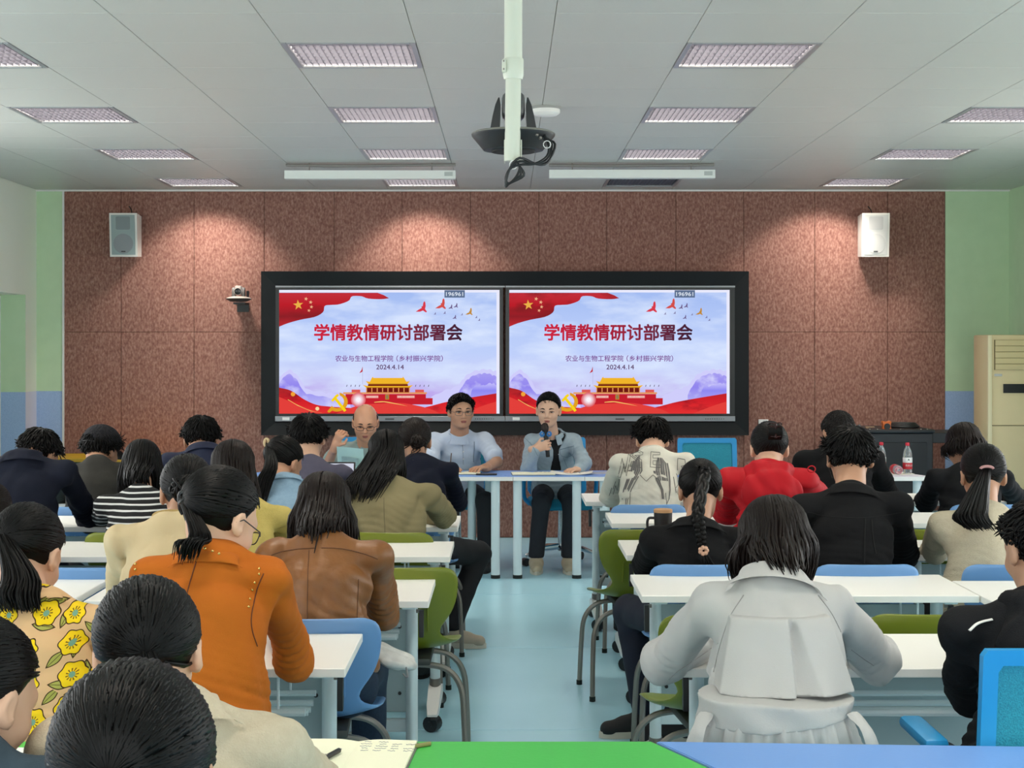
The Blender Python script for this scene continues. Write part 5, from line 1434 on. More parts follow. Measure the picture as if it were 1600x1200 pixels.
            for k in range(46):
                ax = Vector(rg.normal(size=3)).normalized(); u_ = ax.orthogonal().normalized(); v_ = ax.cross(u_)
                r0 = br * rg.uniform(0.65, 1.0)
                pts_ = [bc + (u_ * math.cos(q) + v_ * math.sin(q)) * r0 * (1 + 0.08 * math.sin(3 * q)) + ax * r0 * 0.25 for q in np.linspace(0, 2 * PI * rg.uniform(0.6, 1.0), 14)]
                lk.add(pts_, 0.0075, 5, 0.4, 0.7, ax)
            for k in range(hr.get('wisps', 0)):
                st_ = bc + Vector(rg.normal(size=3)) * 0.02
                pts_ = [st_, st_ + side * rg.normal() * 0.03 - Z * 0.03, st_ + side * rg.normal() * 0.05 - Z * 0.07]
                lk.add(catmull([push(p) for p in pts_], 8), 0.003, 4, 0.2, 0.7, od)
        elif st == 'claw':
            for k in range(34):
                t0 = rg.uniform(-0.5, 0.5)
                b0 = tp_ - Z * 0.02 + side * t0 * 0.06
                pts_ = [b0, b0 + od * 0.012 + Z * 0.01, b0 + od * 0.02 + Z * 0.035, b0 + od * 0.01 + Z * 0.06, b0 - od * 0.012 + Z * 0.07]
                lk.add(catmull(pts_, 9), 0.008, 5, 0.3, 0.6, od)
    if parts or lk.V:
        if lk.V: parts.append(lk.data())
        ho = put('hair', join(parts), hm_)
    ctx = dict(root=root, H=H, HM=HM, top=topo, side=side, F=F, up=up, c7=c7, hip=hip, sh=sh, el=el_, wr=wr, push=push, topf=topf, rg=rg, org=org, head=head, VQ=VQ, hair=hr)
    # ---- face for those who look at us
    if eyes:
        fc = root
        def loc(p): return HM @ Vector(p) - root.location
        for s in (-1, 1):
            mb = MB().ell((0, 0, 0), (0.0125, 0.010, 0.0062 * eyes), 12, 8)
            e = obj('eye', mb, M_EYEW, root); e.matrix_local = Matrix.Translation(loc((s * 0.032, 0.0765, 0.0))) @ R.to_4x4() @ Matrix.Scale(hs, 4)
            i_ = obj('iris', MB().ell((0, 0.006, 0), (0.0058, 0.0052, 0.0056 * eyes), 12, 8), M_EYEB, e)
            pts_ = [(s * 0.016, 0.0855, 0.0045 * eyes), (s * 0.026, 0.0875, 0.0078 * eyes), (s * 0.036, 0.0855, 0.0075 * eyes), (s * 0.048, 0.0765, 0.002)]
            obj('eyelid', MB().tube([loc(p) for p in catmull(pts_, 8)], 0.0022 * hs, 6), mat('lash_dark', '#3a2721', 0.6), root)
            pts_ = [(s * 0.014, 0.0915, 0.022), (s * 0.03, 0.0915, 0.0275), (s * 0.047, 0.080, 0.022)]
            obj('eyebrow', MB().tube([loc(p) for p in catmull(pts_, 8)], [0.003, 0.004, 0.0043, 0.0044, 0.0044, 0.004, 0.0036, 0.003, 0.002], 6), mat('brow', '#2a1d18', 0.8), root)
        mb = MB().ell((0, 0.0935, -0.0575), (0.0215, 0.0075, 0.0042), 14, 6).ell((0, 0.0925, -0.0655), (0.0185, 0.0075, 0.005), 14, 6)
        e = obj('lips', mb, M_LIP, root); e.matrix_local = Matrix.Translation(head - root.location) @ R.to_4x4() @ Matrix.Scale(hs, 4)
    return ctx
def smax(a, b, k): return -smin(-a, -b, k)

def garment(ctx, name, f, lo, hi, h, m, par=None):
    V, Q = nets(f, lo, hi, h)
    return obj(name, np_mesh(name, V - ctx['org'], Q), m, par or ctx['root'])
def collar(ctx, m, r=0.062, hgt=0.035, name='collar', flare=0.2, tilt=0.25, thick=0.007, back=0.0):
    """a turned-up band round the neck"""
    ax = (ctx['up'] * (1 - tilt) + (ctx['head'] - ctx['c7']).normalized() * tilt).normalized()
    s = (ctx['side'] - ax * ctx['side'].dot(ax)).normalized(); f = ax.cross(s) * (1 if ctx['F'].dot(ax.cross(s)) > 0 else -1)
    o = ctx['c7'] + ctx['F'] * 0.025 - ax * 0.012 - ctx['root'].location - f * back
    rings = []
    n = 28
    prof = [(r * 1.02, -0.02), (r * (1 + flare * 0.3), 0.0), (r * (1 + flare * 0.1), hgt), (r * (1 + flare * 0.1) - thick, hgt), (r * (1 + flare * 0.3) - thick, 0.0), (r - thick, -0.02)]
    for rr, z in prof:
        rings.append([o + (s * math.cos(2 * PI * k / n) * 1.12 + f * math.sin(2 * PI * k / n) * 0.98) * rr + ax * (z - 0.012 * (1 + math.sin(2 * PI * k / n)) * 0.5 * (z > -0.01)) for k in range(n)])
    rings.append(rings[0])
    return obj(name, MB().loft(rings, cap=False), m, ctx['top'])
def bvh_of(ctx):
    if 'bvh' not in ctx:
        V, Q = ctx['VQ']; ctx['bvh'] = BVHTree.FromPolygons([tuple(v) for v in V], [tuple(q) for q in Q])
    return ctx['bvh']
def on_back(ctx, x, z, lift=0.001):
    """point on the garment seen from the camera side at world x, z"""
    y0 = ctx['hip'].y - 1.2
    hit = bvh_of(ctx).ray_cast(Vector((x, y0, z)), Vector((0, 1, 0)))
    if hit[0] is None: return None
    return hit[0] - Vector((0, 1, 0)) * 0 + hit[1] * lift * (1 if hit[1].y < 0 else -1)
def seam(ctx, pix, Y, m, r=0.0016, n=16, name='seam', lift=0.0005):
    """a stitched line drawn on the garment, given by points of the picture near depth Y"""
    pts = []
    for p in catmull([(a, b, 0) for a, b in pix], n):
        dirv = P(p.x, p.y, Y) - Vector((0, 0, HC))
        hit = bvh_of(ctx).ray_cast(Vector((0, 0, HC)), dirv.normalized())
        if hit[0] is not None: pts.append(hit[0] + (hit[1] if hit[1].dot(dirv) < 0 else -hit[1]) * lift - ctx['root'].location)
    if len(pts) > 2: return obj(name, MB().tube(pts, r, 5), m, ctx['top'])
def hit_pt(ctx, u, v, lift=0.0):
    dirv = P(u, v, 5.0) - Vector((0, 0, HC))
    hit = bvh_of(ctx).ray_cast(Vector((0, 0, HC)), dirv.normalized())
    if hit[0] is None: return None, None
    n = hit[1] if hit[1].dot(dirv) < 0 else -hit[1]
    return hit[0] + n * lift, n

def flap_collar(ctx, m, r0=0.066, h0=0.03, r1=0.105, drop=0.03, a0=190, a1=350, th=0.004, name='collar', sc=(1.12, 0.98), back=0.0):
    """a turned-down collar: stands up round the neck and folds over the back"""
    ax = (ctx['up'] * 0.75 + (ctx['head'] - ctx['c7']).normalized() * 0.25).normalized()
    s = (ctx['side'] - ax * ctx['side'].dot(ax)).normalized(); f = ax.cross(s); f = f if ctx['F'].dot(f) > 0 else -f
    o = ctx['c7'] + ctx['F'] * 0.022 - ax * 0.008
    prof = [(r0 - 0.004, -0.02), (r0 - 0.002, h0), (r0 + 0.006, h0 + 0.004), (r0 + 0.014, h0 - 0.006), ((r0 + r1) / 2, (h0 - drop) / 2 - 0.004), (r1, -drop)]
    grid = []
    for k in range(25):
        a = math.radians(a0 + (a1 - a0) * k / 24); row = []
        for i, (rr, z) in enumerate(prof):
            p = o + (s * math.cos(a) * sc[0] + f * math.sin(a) * sc[1]) * rr + ax * z
            if i >= 3: p = ctx['push'](p, 0.007)
            row.append(p - ctx['root'].location)
        grid.append(row)
    n = len(prof)
    vs = [p for r in grid for p in r]
    me = bpy.data.meshes.new(name); me.from_pydata([tuple(v) for v in vs], [], [(i * n + j, i * n + j + 1, (i + 1) * n + j + 1, (i + 1) * n + j) for i in range(24) for j in range(n - 1)])
    q = bpy.data.objects.new('tmp', me); COL.objects.link(q)
    sm_ = q.modifiers.new('s', 'SOLIDIFY'); sm_.thickness = th; sm_.offset = 0
    ss = q.modifiers.new('u', 'SUBSURF'); ss.levels = 1
    me = bake(q, name); smooth(me, 60)
    return obj(name, me, m, ctx['top'])
def glasses(ctx, m, thick=0.0016, lens_h=0.016):
    HM, root = ctx['HM'], ctx['root']
    def L(p): return HM @ Vector(p) - root.location
    fr = thing('eyeglasses', '', None); fr.parent = root; del fr['label']
    for s in (-1, 1):
        pts = [(s * 0.034 + 0.024 * math.copysign(abs(math.cos(a)) ** 0.6, math.cos(a)), 0.101 - 0.012 * abs(math.cos(a) * 0.5 + s * 0.5), -0.004 + lens_h * math.copysign(abs(math.sin(a)) ** 0.7, math.sin(a))) for a in np.linspace(0, 2 * PI, 25)]
        obj('rim', MB().tube([L(p) for p in pts], thick, 6), m, fr)
        obj('temple', MB().tube([L(p) for p in ((s * 0.058, 0.092, 0.002), (s * 0.078, 0.07, 0.004), (s * 0.086, 0.0, 0.006), (s * 0.086, -0.02, -0.01))], thick, 6), m, fr)
    obj('bridge', MB().tube([L(p) for p in ((-0.010, 0.103, 0.0), (0, 0.106, 0.003), (0.010, 0.103, 0.0))], thick, 6), m, fr)
def ear_loop(ctx, m, s):
    HM, root = ctx['HM'], ctx['root']
    pts = [(s * 0.062, 0.07, -0.03), (s * 0.08, 0.03, -0.01), (s * 0.088, -0.015, 0.022), (s * 0.086, -0.026, -0.004), (s * 0.08, 0.0, -0.035), (s * 0.06, 0.06, -0.07)]
    obj('mask_loop', MB().tube([HM @ p - root.location for p in catmull(pts, 16)], 0.0014, 5), m, root)
def hood(ctx, m, r=0.1, drop=0.1, name='hood', w=1.35, out=0.02):
    up, F, c7, side = ctx['up'], ctx['F'], ctx['c7'], ctx['side']
    c0 = c7 - up * 0.06 - F * (0.055 + out)
    f = union([el(c0 - up * drop * 0.3, (r * w, 0.040, r * 0.9)), rc(c7 + side * r * 0.75 + F * 0.0, c0 + side * r * 0.5 - up * drop * 0.4, 0.034, 0.045), rc(c7 - side * r * 0.75, c0 - side * r * 0.5 - up * drop * 0.4, 0.034, 0.045), rc(c7 - side * r * 0.6 - F * 0.05 + up * 0.02, c7 + side * r * 0.6 - F * 0.05 + up * 0.02, 0.03, 0.03)], 0.04)
    fo = folds(int(r * 1000), 0.014, 34.0)
    return garment(ctx, name, lambda X, Y, Z: f(X, Y, Z) + fo(X, Y, Z), c0 - Vector((0.24, 0.16, 0.24)), c0 + Vector((0.24, 0.2, 0.24)), 0.009, m, ctx['top'])
# ------------------------------------------------------------------ cloths
def cloth(name, col, col2=None, rough=0.85, sc=40, bump=0.15, sheen=0.0, fine=300):
    return mat(name, col, rough, spec=0.2, noise=(col2 or col, sc, 0.9), bump=(fine, bump), sheen=sheen)
BLACKT = mat('black_trousers', '#14151a', 0.85)
NAVYT = mat('navy_trousers', '#131a2c', 0.85)
JEANS = cloth('dark_jeans', '#2b3a4c', '#1f2b3a', sc=90)
GREYT = mat('grey_trousers', '#3a3c40', 0.85)
M_GOLD = mat('gold_stud', '#d8b56a', 0.2, metal=1.0)

def stu(label, h_, c_, N, eL, eR, Yh=-0.06, Yc=-0.20, Yhip=-0.40, hipu=None, hz=0.54, ez=0.785, wy=0.24, win=60, Ye=0.05, **kw):
    """a student at a desk whose near edge is at depth N; h_, c_: head centre and nape in the picture; eL, eR: elbows"""
    k = FPX / N
    c7 = P(c_[0], c_[1], N + Yc)
    yh = N + Yhip
    hx = PX(hipu, yh) if hipu is not None else c7.x
    E = []
    for e in (eL, eR):
        if e is None: E.append(None)
        elif isinstance(e, Vector): E.append(e)
        else: E.append(Vector((PX(e, N + Ye), N + Ye, ez)))
    W = kw.pop('wr', None)
    if W is None:
        W = []
        for i, e in enumerate(E):
            if e is None: W.append(None)
            else: W.append(Vector((e.x + (c7.x - e.x) * 0.55, N + wy, 0.775)))
    return person(label, P(h_[0], h_[1], N + Yh), c7, Vector((hx, yh, hz)), el_=E, wr=W, **kw)

# ---- nearest row at the bottom of the picture
BEIGE = cloth('beige_linen', '#c9bda6', '#b9ab93', sc=60, bump=0.3)
c = person('person in a beige linen blazer sitting at the green table', P(232, 1022, 2.54), P(262, 1118, 2.42), Vector((PX(258, 2.3), 2.3, 0.54)), sw=0.165,
    pitch=22, yaw=-4, roll=-4, hs=1.0, el_=(Vector((-0.74, 2.64, 0.80)), Vector((-0.30, 2.66, 0.80))), wr=(Vector((-0.62, 2.86, 0.775)), Vector((-0.42, 2.9, 0.775))), top=dict(name='blazer', mat=BEIGE),
    hair=dict(style='pony', tie=(0.12, -0.85, -0.52), tail=[P(248, 1118, 2.4), P(235, 1160, 2.36), P(225, 1230, 2.34)], width=0.034, n=240, nt=70), seed=21, h=0.009, skin=M_SKIN2, sleeve_r=1.05)
flap_collar(c, BEIGE, r0=0.066, h0=0.02, r1=0.115, drop=0.03)
c = person('person nearest the camera, only the crown of the head in view', P(206, 1222, 1.68), Vector((PX(206, 1.6), 1.58, 0.93)), Vector((PX(206, 1.55), 1.52, 0.50)), sw=0.17,
    pitch=30, hs=1.02, top=dict(name='jacket', mat=cloth('charcoal_knit', '#2b2b2e', '#232326')), hair=dict(style='pony', tie=(0, -0.8, -0.5), n=240), seed=22, h=0.013)
c = person('person in a slate jacket at the bottom left edge by the green table', P(-40, 1092, 2.36), P(-75, 1182, 2.27), Vector((-1.02, 2.24, 0.52)), sw=0.17,
    pitch=24, yaw=30, hs=1.0, el_=(Vector((-1.24, 2.52, 0.8)), Vector((-0.90, 2.6, 0.80))), wr=(Vector((-1.10, 2.74, 0.775)), Vector((-0.96, 2.80, 0.775))), top=dict(name='jacket', mat=cloth('slate_jacket', '#3c4a55', '#33404a')),
    hair=dict(style='pony', tie=(-0.1, -0.9, -0.35), n=220), seed=23, h=0.013, skin=M_SKIN2)

# ---- row 1, left
ORANGE = cloth('orange_suede', '#b9651c', '#a95817', sc=10, bump=0.1)
c = stu('person in an orange suede jacket with gold studs leaning on a desk', (342, 812), (328, 872), 4.18, P(215, 1010, 4.1), P(460, 1034, 4.10), Yh=-0.34, Yc=-0.40, Yhip=-0.55, hipu=318,
    sw=0.150, yaw=38, pitch=30, hs=1.03, wr=(P(330, 985, 4.4), P(436, 962, 4.62)), top=dict(name='jacket', mat=ORANGE),
    hair=dict(style='pony', tie=(-0.3, -0.93, -0.25), tail=[P(312, 838, 3.70), P(296, 848, 3.66), P(288, 876, 3.66)], width=0.022, nt=40, n=220), seed=11, h=0.0085, hem=0.12, skin=M_SKIN2, amp=0.0126)
DKSEAM = mat('dark_stitch', '#5e2c0c', 0.8)
seam(c, [(312, 862), (303, 890), (292, 930), (284, 990), (280, 1060)], 3.7, DKSEAM)
for pts in ([(212, 890), (208, 910), (207, 935), (208, 960)], [(405, 897), (398, 910), (394, 922), (390, 936), (388, 948)]):
    for u, v in pts + [(pts[0][0], pts[0][1] - 8)]:
        q, n = hit_pt(c, u, v, 0.001)
        if q is not None: obj('gold_stud', MB().ell(q - c['root'].location, (0.0036, 0.0036, 0.0036), 8, 6), M_GOLD, c['top'])
seam(c, [(412, 896), (402, 920), (393, 960), (394, 985), (402, 1010)], 3.7, DKSEAM)
co = flap_collar(c, ORANGE, r0=0.058, h0=0.012, r1=0.085, drop=0.02)
for u, v in ((309, 856), (320, 857), (332, 861), (342, 865)):
    p_ = P(u, v, 3.685); obj('gold_stud', MB().ell(p_ - c['root'].location, (0.0036, 0.0036, 0.0036), 8, 6), M_GOLD, co)
glasses(c, M_BLACKP)
HMc = c['HM']
obj('hair_tie', MB().tube([HMc @ (Vector((-0.026, -0.108, 0.006)) + Vector((0.012 * math.cos(a), 0.004 * math.sin(2 * a), 0.014 * math.sin(a)))) - c['root'].location for a in np.linspace(0, 2 * PI, 14)], 0.006, 6), M_BLACKP, c['root'])

# flower print
fm_ = bpy.data.materials.new('floral_print'); fm_.use_nodes = True
nt = fm_.node_tree; N_ = nt.nodes; L = nt.links; bs = N_['Principled BSDF']; bs.inputs['Roughness'].default_value = 0.7; bs.inputs['Specular IOR Level'].default_value = 0.2
def MA(op, a, b=None, c=None):
    n = N_.new('ShaderNodeMath'); n.operation = op
    for i, q in enumerate((a, b, c)):
        if q is None: continue
        if isinstance(q, (int, float)): n.inputs[i].default_value = q
        else: L.new(q, n.inputs[i])
    return n.outputs[0]
tc = N_.new('ShaderNodeTexCoord'); sp = N_.new('ShaderNodeSeparateXYZ'); L.new(tc.outputs['Object'], sp.inputs[0])
def cells(scale, ox, oz, rnd):
    cb_ = N_.new('ShaderNodeCombineXYZ')
    L.new(MA('MULTIPLY_ADD', sp.outputs[0], scale, ox), cb_.inputs[0]); L.new(MA('MULTIPLY_ADD', sp.outputs[2], scale, oz), cb_.inputs[1])
    v = N_.new('ShaderNodeTexVoronoi'); v.voronoi_dimensions = '2D'; v.inputs['Scale'].default_value = 1.0; v.inputs['Randomness'].default_value = rnd
    L.new(cb_.outputs[0], v.inputs['Vector'])
    s_ = N_.new('ShaderNodeVectorMath'); s_.operation = 'SUBTRACT'; L.new(cb_.outputs[0], s_.inputs[0]); L.new(v.outputs['Position'], s_.inputs[1])
    q = N_.new('ShaderNodeSeparateXYZ'); L.new(s_.outputs[0], q.inputs[0])
    cs = N_.new('ShaderNodeSeparateColor'); L.new(v.outputs['Color'], cs.inputs[0])
    return q.outputs[0], q.outputs[1], cs.outputs[0]
def mixc(f, a, b):
    m = N_.new('ShaderNodeMix'); m.data_type = 'RGBA'; L.new(f, m.inputs[0])
    for i, q in ((6, a), (7, b)):
        if isinstance(q, str): m.inputs[i].default_value = lin(q)
        else: L.new(q, m.inputs[i])
    return m.outputs[2]
dx, dz, rn = cells(13.0, 0.3, 0.45, 0.45)
ro = MA('SQRT', MA('ADD', MA('MULTIPLY', dx, dx), MA('MULTIPLY', dz, dz)))
an = MA('ARCTAN2', dz, dx)
pet = MA('MULTIPLY_ADD', MA('COSINE', MA('MULTIPLY', an, 6.0)), 0.028, 0.30)
pet = MA('ADD', pet, MA('MULTIPLY', MA('SUBTRACT', rn, 0.5), 0.10))
lx, lz, lr = cells(18.0, 7.7, 3.3, 0.8)
th = MA('MULTIPLY', lr, 6.28)
rx = MA('ADD', MA('MULTIPLY', lx, MA('COSINE', th)), MA('MULTIPLY', lz, MA('SINE', th)))
rz_ = MA('SUBTRACT', MA('MULTIPLY', lz, MA('COSINE', th)), MA('MULTIPLY', lx, MA('SINE', th)))
le = MA('ADD', MA('ABSOLUTE', MA('MULTIPLY', rz_, 1 / 0.17)), MA('POWER', MA('ABSOLUTE', MA('MULTIPLY', rx, 1 / 0.46)), 1.7))
col = mixc(MA('LESS_THAN', le, 1.12), '#d8b083', '#3b2a12')
col = mixc(MA('LESS_THAN', le, 0.86), col, '#a4a452')
col = mixc(MA('MULTIPLY', MA('LESS_THAN', le, 0.9), MA('LESS_THAN', MA('ABSOLUTE', rz_), 0.012)), col, '#4a3a1c')
col = mixc(MA('LESS_THAN', ro, MA('ADD', pet, 0.035)), col, '#3b2510')
col = mixc(MA('LESS_THAN', ro, pet), col, '#ecc818')
rays = MA('MULTIPLY', MA('LESS_THAN', ro, 0.17), MA('GREATER_THAN', MA('COSINE', MA('MULTIPLY', an, 11.0)), 0.35))
col = mixc(rays, col, '#6b4a10')
col = mixc(MA('LESS_THAN', ro, 0.085), col, '#6f9a86')
L.new(col, bs.inputs['Base Color'])
c = stu('person in a yellow floral shirt at the left edge', (42, 868), (52, 940), 4.18, P(-60, 1060, 4.1), P(140, 1080, 4.15), Yh=-0.28, Yc=-0.40, Yhip=-0.56, hipu=52,
    sw=0.150, yaw=14, pitch=32, hs=1.02, wr=(None, P(120, 1020, 4.4)), top=dict(name='shirt', mat=fm_), hair=dict(style='pony', tie=(-0.1, -0.93, -0.3), tail=[P(32, 900, 3.74), P(28, 930, 3.70), P(34, 955, 3.69)], width=0.040, nt=90, n=220),
    seed=12, h=0.010, hem=-0.06, skin=M_SKIN2, amp=0.0105)
flap_collar(c, fm_, r0=0.06, h0=0.01, r1=0.09, drop=0.02)

# ---- row 1, right
TRENCH = cloth('grey_trench_cloth', '#b9b8b6', '#b0afad', sc=8, bump=0.08, rough=0.7)
c = stu('person in a light grey trench coat with a storm flap and belt', (1210, 854), (1208, 914), 4.18, P(1040, 1032, 4.12), P(1372, 1030, 4.12), Yh=-0.16, Yc=-0.33, Yhip=-0.56, hipu=1212,
    sw=0.152, pitch=34, yaw=-6, hs=1.04, wr=(P(1150, 985, 4.45), P(1290, 985, 4.45)), top=dict(name='coat', mat=TRENCH), hair=dict(style='long', mat=M_HAIRB, len=0.11, n=240, endz=-0.15, fall=(0, 0.25, -1), puff=1.0, amax=140),
    seed=13, h=0.0085, hem=-0.02, bulk=1.07, skin=M_SKIN, amp=0.0137, sleeve_r=1.12, ring=0.35)
up, F, side = c['up'], c['F'], c['side']
tq = c['c7'] - up * 0.03
def tor(X, Y, Z, c=c, f=union([rc(c['c7'] - c['up'] * 0.15, c['hip'] + c['up'] * 0.06, 0.108, 0.125, c['side'], 1.42), rc(c['c7'] - c['up'] * 0.02, c['c7'] - c['up'] * 0.14, 0.06, 0.092, c['side'], 1.3)], 0.045)): return f(X, Y, Z)
cx = c['c7'].x + 0.012
z_hem = PZ(1095, 3.55); 
def cape(X, Y, Z):
    g = np.clip((1.0 - (Z - z_hem) / (PZ(962, 3.66) - z_hem)), 0, 1)
    wd = 0.004 + 0.016 * g
    xx = X - cx
    pl = np.where(xx > -0.003, np.clip(1 - xx / (0.012 + 0.05 * g), 0, 1), 0) * 0.024 * np.clip(g * 5, 0, 1)
    wave = 0.004 * g * np.sin((X - cx) * 62)
    d = tor(X, Y, Z) - 0.024 - 0.022 * g + pl + wave
    d = np.maximum(d, z_hem - Z)
    d = np.maximum(d, np.abs(X - c['c7'].x + 0.005) - (0.118 + 0.045 * g))
    d = np.maximum(d, (Y - c['c7'].y - 0.02 - 0.0 * Z))
    d = np.maximum(d, Z - c['c7'].z + 0.055)
    return d
lo = Vector((c['c7'].x - 0.22, c['hip'].y - 0.25, z_hem - 0.03)); hi = Vector((c['c7'].x + 0.22, c['c7'].y + 0.05, c['c7'].z + 0.02))
garment(c, 'storm_flap', cape, lo, hi, 0.0055, TRENCH, c['top'])
zb0, zb1 = PZ(1141, 3.5), PZ(1106, 3.5)
ell_ = lambda X, Y, Z, k=0.0: (np.sqrt(((X - c['hip'].x) / 0.172) ** 2 + ((Y - c['hip'].y - 0.02) / 0.142) ** 2) - 1) * 0.142 - k
def belt(X, Y, Z):
    t = 0.004 * np.sin(X * 40 + Z * 60)
    return np.maximum(ell_(X, Y, Z) - 0.009 + t, np.maximum(zb0 + 0.012 * np.sin(X * 9) - Z, Z - zb1 - 0.006 * np.sin(X * 14)))
lo = Vector((c['hip'].x - 0.24, c['hip'].y - 0.2, 0.3)); hi = Vector((c['hip'].x + 0.24, c['hip'].y + 0.22, 0.9))
garment(c, 'belt', belt, lo, hi, 0.006, TRENCH, c['top'])
def skirt(X, Y, Z):
    an = np.arctan2(Y - c['hip'].y - 0.02, X - c['hip'].x)
    fl = (zb1 - Z)
    d = ell_(X, Y, Z) + 0.012 - 0.26 * fl + 0.010 * np.sin(an * 17) * np.clip(fl * 6, 0, 1) + 0.006 * np.sin(an * 29 + 1)
    return np.maximum(d, np.maximum(0.40 - Z, Z - zb1 + 0.01))
garment(c, 'coat_skirt', skirt, lo - Vector((0.05, 0.05, 0)), hi + Vector((0.05, 0.05, 0)), 0.007, TRENCH, c['top'])
for s in (-1, 1):
    x = c['hip'].x + s * 0.17
    pts = [Vector((x, c['hip'].y - 0.05, zb1 - 0.03)), Vector((x + s * 0.025, c['hip'].y - 0.09, zb0 - 0.01)), Vector((x + s * 0.045, c['hip'].y - 0.10, zb0 - 0.08))]
    obj('belt_loop', MB().tube([p - c['root'].location for p in catmull(pts, 8)], [0.018, 0.02, 0.018, 0.016, 0.018, 0.02, 0.022, 0.024, 0.026], 8, flat=0.35), TRENCH, c['top'])
TS_ = mat('trench_stitch', '#8f8e8c', 0.8)
seam(c, [(1162, 930), (1140, 965), (1125, 1010), (1115, 1050)], 3.7, TS_, 0.0013)
seam(c, [(1278, 930), (1300, 960), (1318, 1000), (1326, 1040)], 3.7, TS_, 0.0013)
seam(c, [(1122, 1005), (1090, 1028), (1060, 1048), (1045, 1062)], 3.9, TS_, 0.0011)
seam(c, [(1330, 1015), (1350, 1030), (1365, 1040)], 3.9, TS_, 0.0011)
flap_collar(c, TRENCH, r0=0.060, h0=0.034, r1=0.112, drop=0.030, a0=185, a1=355, th=0.005, sc=(1.15, 1.0))

HOOD = cloth('black_fleece', '#17181b', '#121316', sc=50, bump=0.25)
c = stu('person in a black hoodie with white shoulder tape at the right edge', (1626, 858), (1626, 945), 4.18, P(1515, 1080, 3.98), P(1740, 1060, 4.1), Yh=-0.36, Yc=-0.44, Yhip=-0.52, hipu=1615,
    sw=0.178, pitch=18, yaw=-14, hs=1.02, man=True, wr=(P(1560, 1010, 4.3), None), top=dict(name='hoodie', mat=HOOD), hair=dict(style='short', n=460, len=0.024, lift=1.0), seed=14, h=0.0095, ring=0.5, skin=M_SKIN, amp=0.0168, bulk=1.05)
hood(c, HOOD, 0.1, 0.1)
q = [hit_pt(c, u, v, 0.002)[0] for u, v in ((1514, 985), (1524, 976), (1536, 971), (1550, 968))]
q = [p for p in q if p is not None]
if len(q) > 2: obj('shoulder_tape', MB().tube([p - c['root'].location for p in catmull(q, 10)], 0.006, 6, flat=0.4), M_WHITEP, c['top'])

# ---- row 2, left
BE2 = cloth('beige_cotton', '#cdb994', '#c2ad86', sc=10, bump=0.12)
c = stu('person in a beige cotton jacket with a ribbed knit collar', (292, 770), (270, 818), 5.30, P(196, 938, 5.22), 335, Yc=-0.30, hipu=258, sw=0.172, pitch=16, yaw=-14, hs=1.03,
    top=dict(name='jacket', mat=BE2), hair=dict(style='bun', tie=(-0.12, -0.92, -0.38), br=0.045, bo=0.012, n=220), seed=31, h=0.010, skin=M_SKIN, amp=0.0126, bulk=1.04)
collar(c, cloth('ribbed_knit', '#b59a66', '#a38855', sc=3, bump=0.5), r=0.066, hgt=0.035)
LEATH = mat('brown_leather', '#8a5a30', 0.42, spec=0.4, noise=('#774a25', 9, 0.9), bump=(70, 0.12))
c = stu('person in a brown leather jacket sitting on a blue chair', (506, 798), (506, 842), 5.30, P(412, 960, 5.30), P(598, 958, 5.28), Yc=-0.28, hipu=503, sw=0.165, pitch=26, yaw=3, hs=1.04,
    top=dict(name='jacket', mat=LEATH), hair=dict(style='long', mat=M_HAIRB, len=0.17, n=230, endz=-0.22, fall=(0, -0.1, -1), puff=1.2, r=0.009), seed=32, h=0.009, hem=0.03, amp=0.0126, bulk=1.04, pants=JEANS)
LS = mat('leather_stitch', '#5a3518', 0.7)
seam(c, [(415, 872), (440, 862), (480, 857), (530, 857), (570, 866), (590, 874)], 5.0, LS, 0.0018)
seam(c, [(483, 860), (481, 900), (480, 970)], 5.0, LS, 0.0014)
seam(c, [(560, 905), (559, 935), (558, 968)], 5.0, LS, 0.0014)

# ---- row 3, left
c = stu('person in a pale yellow fleece top behind the orange jacket', (364, 736), (376, 788), 6.43, 290, 448, hipu=374, sw=0.165, pitch=20, yaw=-6, hs=1.03, top=dict(name='fleece', mat=cloth('yellow_fleece', '#c9b56a', '#b9a55c', sc=50, bump=0.3)),
    hair=dict(style='long', mat=M_HAIRB, len=0.27, n=200, endz=-0.3, fall=(0.12, -0.15, -1)), seed=33, h=0.011)
c = stu('person cut off by the left edge, in front of the floral shirt', (-16, 802), (-20, 845), 6.43, None, None, hipu=-22, sw=0.165, pitch=24, hs=1.0, top=dict(name='jacket', mat=cloth('grey_knit', '#45454b', '#3a3a40')), hair=dict(style='pony', mat=M_HAIRB), seed=34, h=0.014)

# ---- row 4, left
NAVYB = cloth('navy_blazer_cloth', '#161a29', '#121623', sc=14, bump=0.1)
c = stu('person in a dark blue blazer leaning on the desk at the left edge', (60, 712), (36, 716), 7.50, P(-50, 815, 7.5), P(142, 812, 7.56), Yc=-0.36, Yh=-0.10, hipu=40, sw=0.190, pitch=42, yaw=24, hs=1.06, man=True,
    top=dict(name='blazer', mat=NAVYB), hair=dict(style='short', n=300), seed=35, h=0.012, amp=0.0168, bulk=1.12, wr=(None, P(190, 806, 7.75)))
flap_collar(c, NAVYB, r0=0.068, h0=0.025, r1=0.105, drop=0.03)
sm_ = bpy.data.materials.new('striped_jersey'); sm_.use_nodes = True
nt = sm_.node_tree; N_ = nt.nodes; L = nt.links; bs = N_['Principled BSDF']; bs.inputs['Roughness'].default_value = 0.85
tc = N_.new('ShaderNodeTexCoord'); sp = N_.new('ShaderNodeSeparateXYZ'); L.new(tc.outputs['Object'], sp.inputs[0])
nz = N_.new('ShaderNodeTexNoise'); nz.inputs['Scale'].default_value = 6; L.new(tc.outputs['Object'], nz.inputs['Vector'])
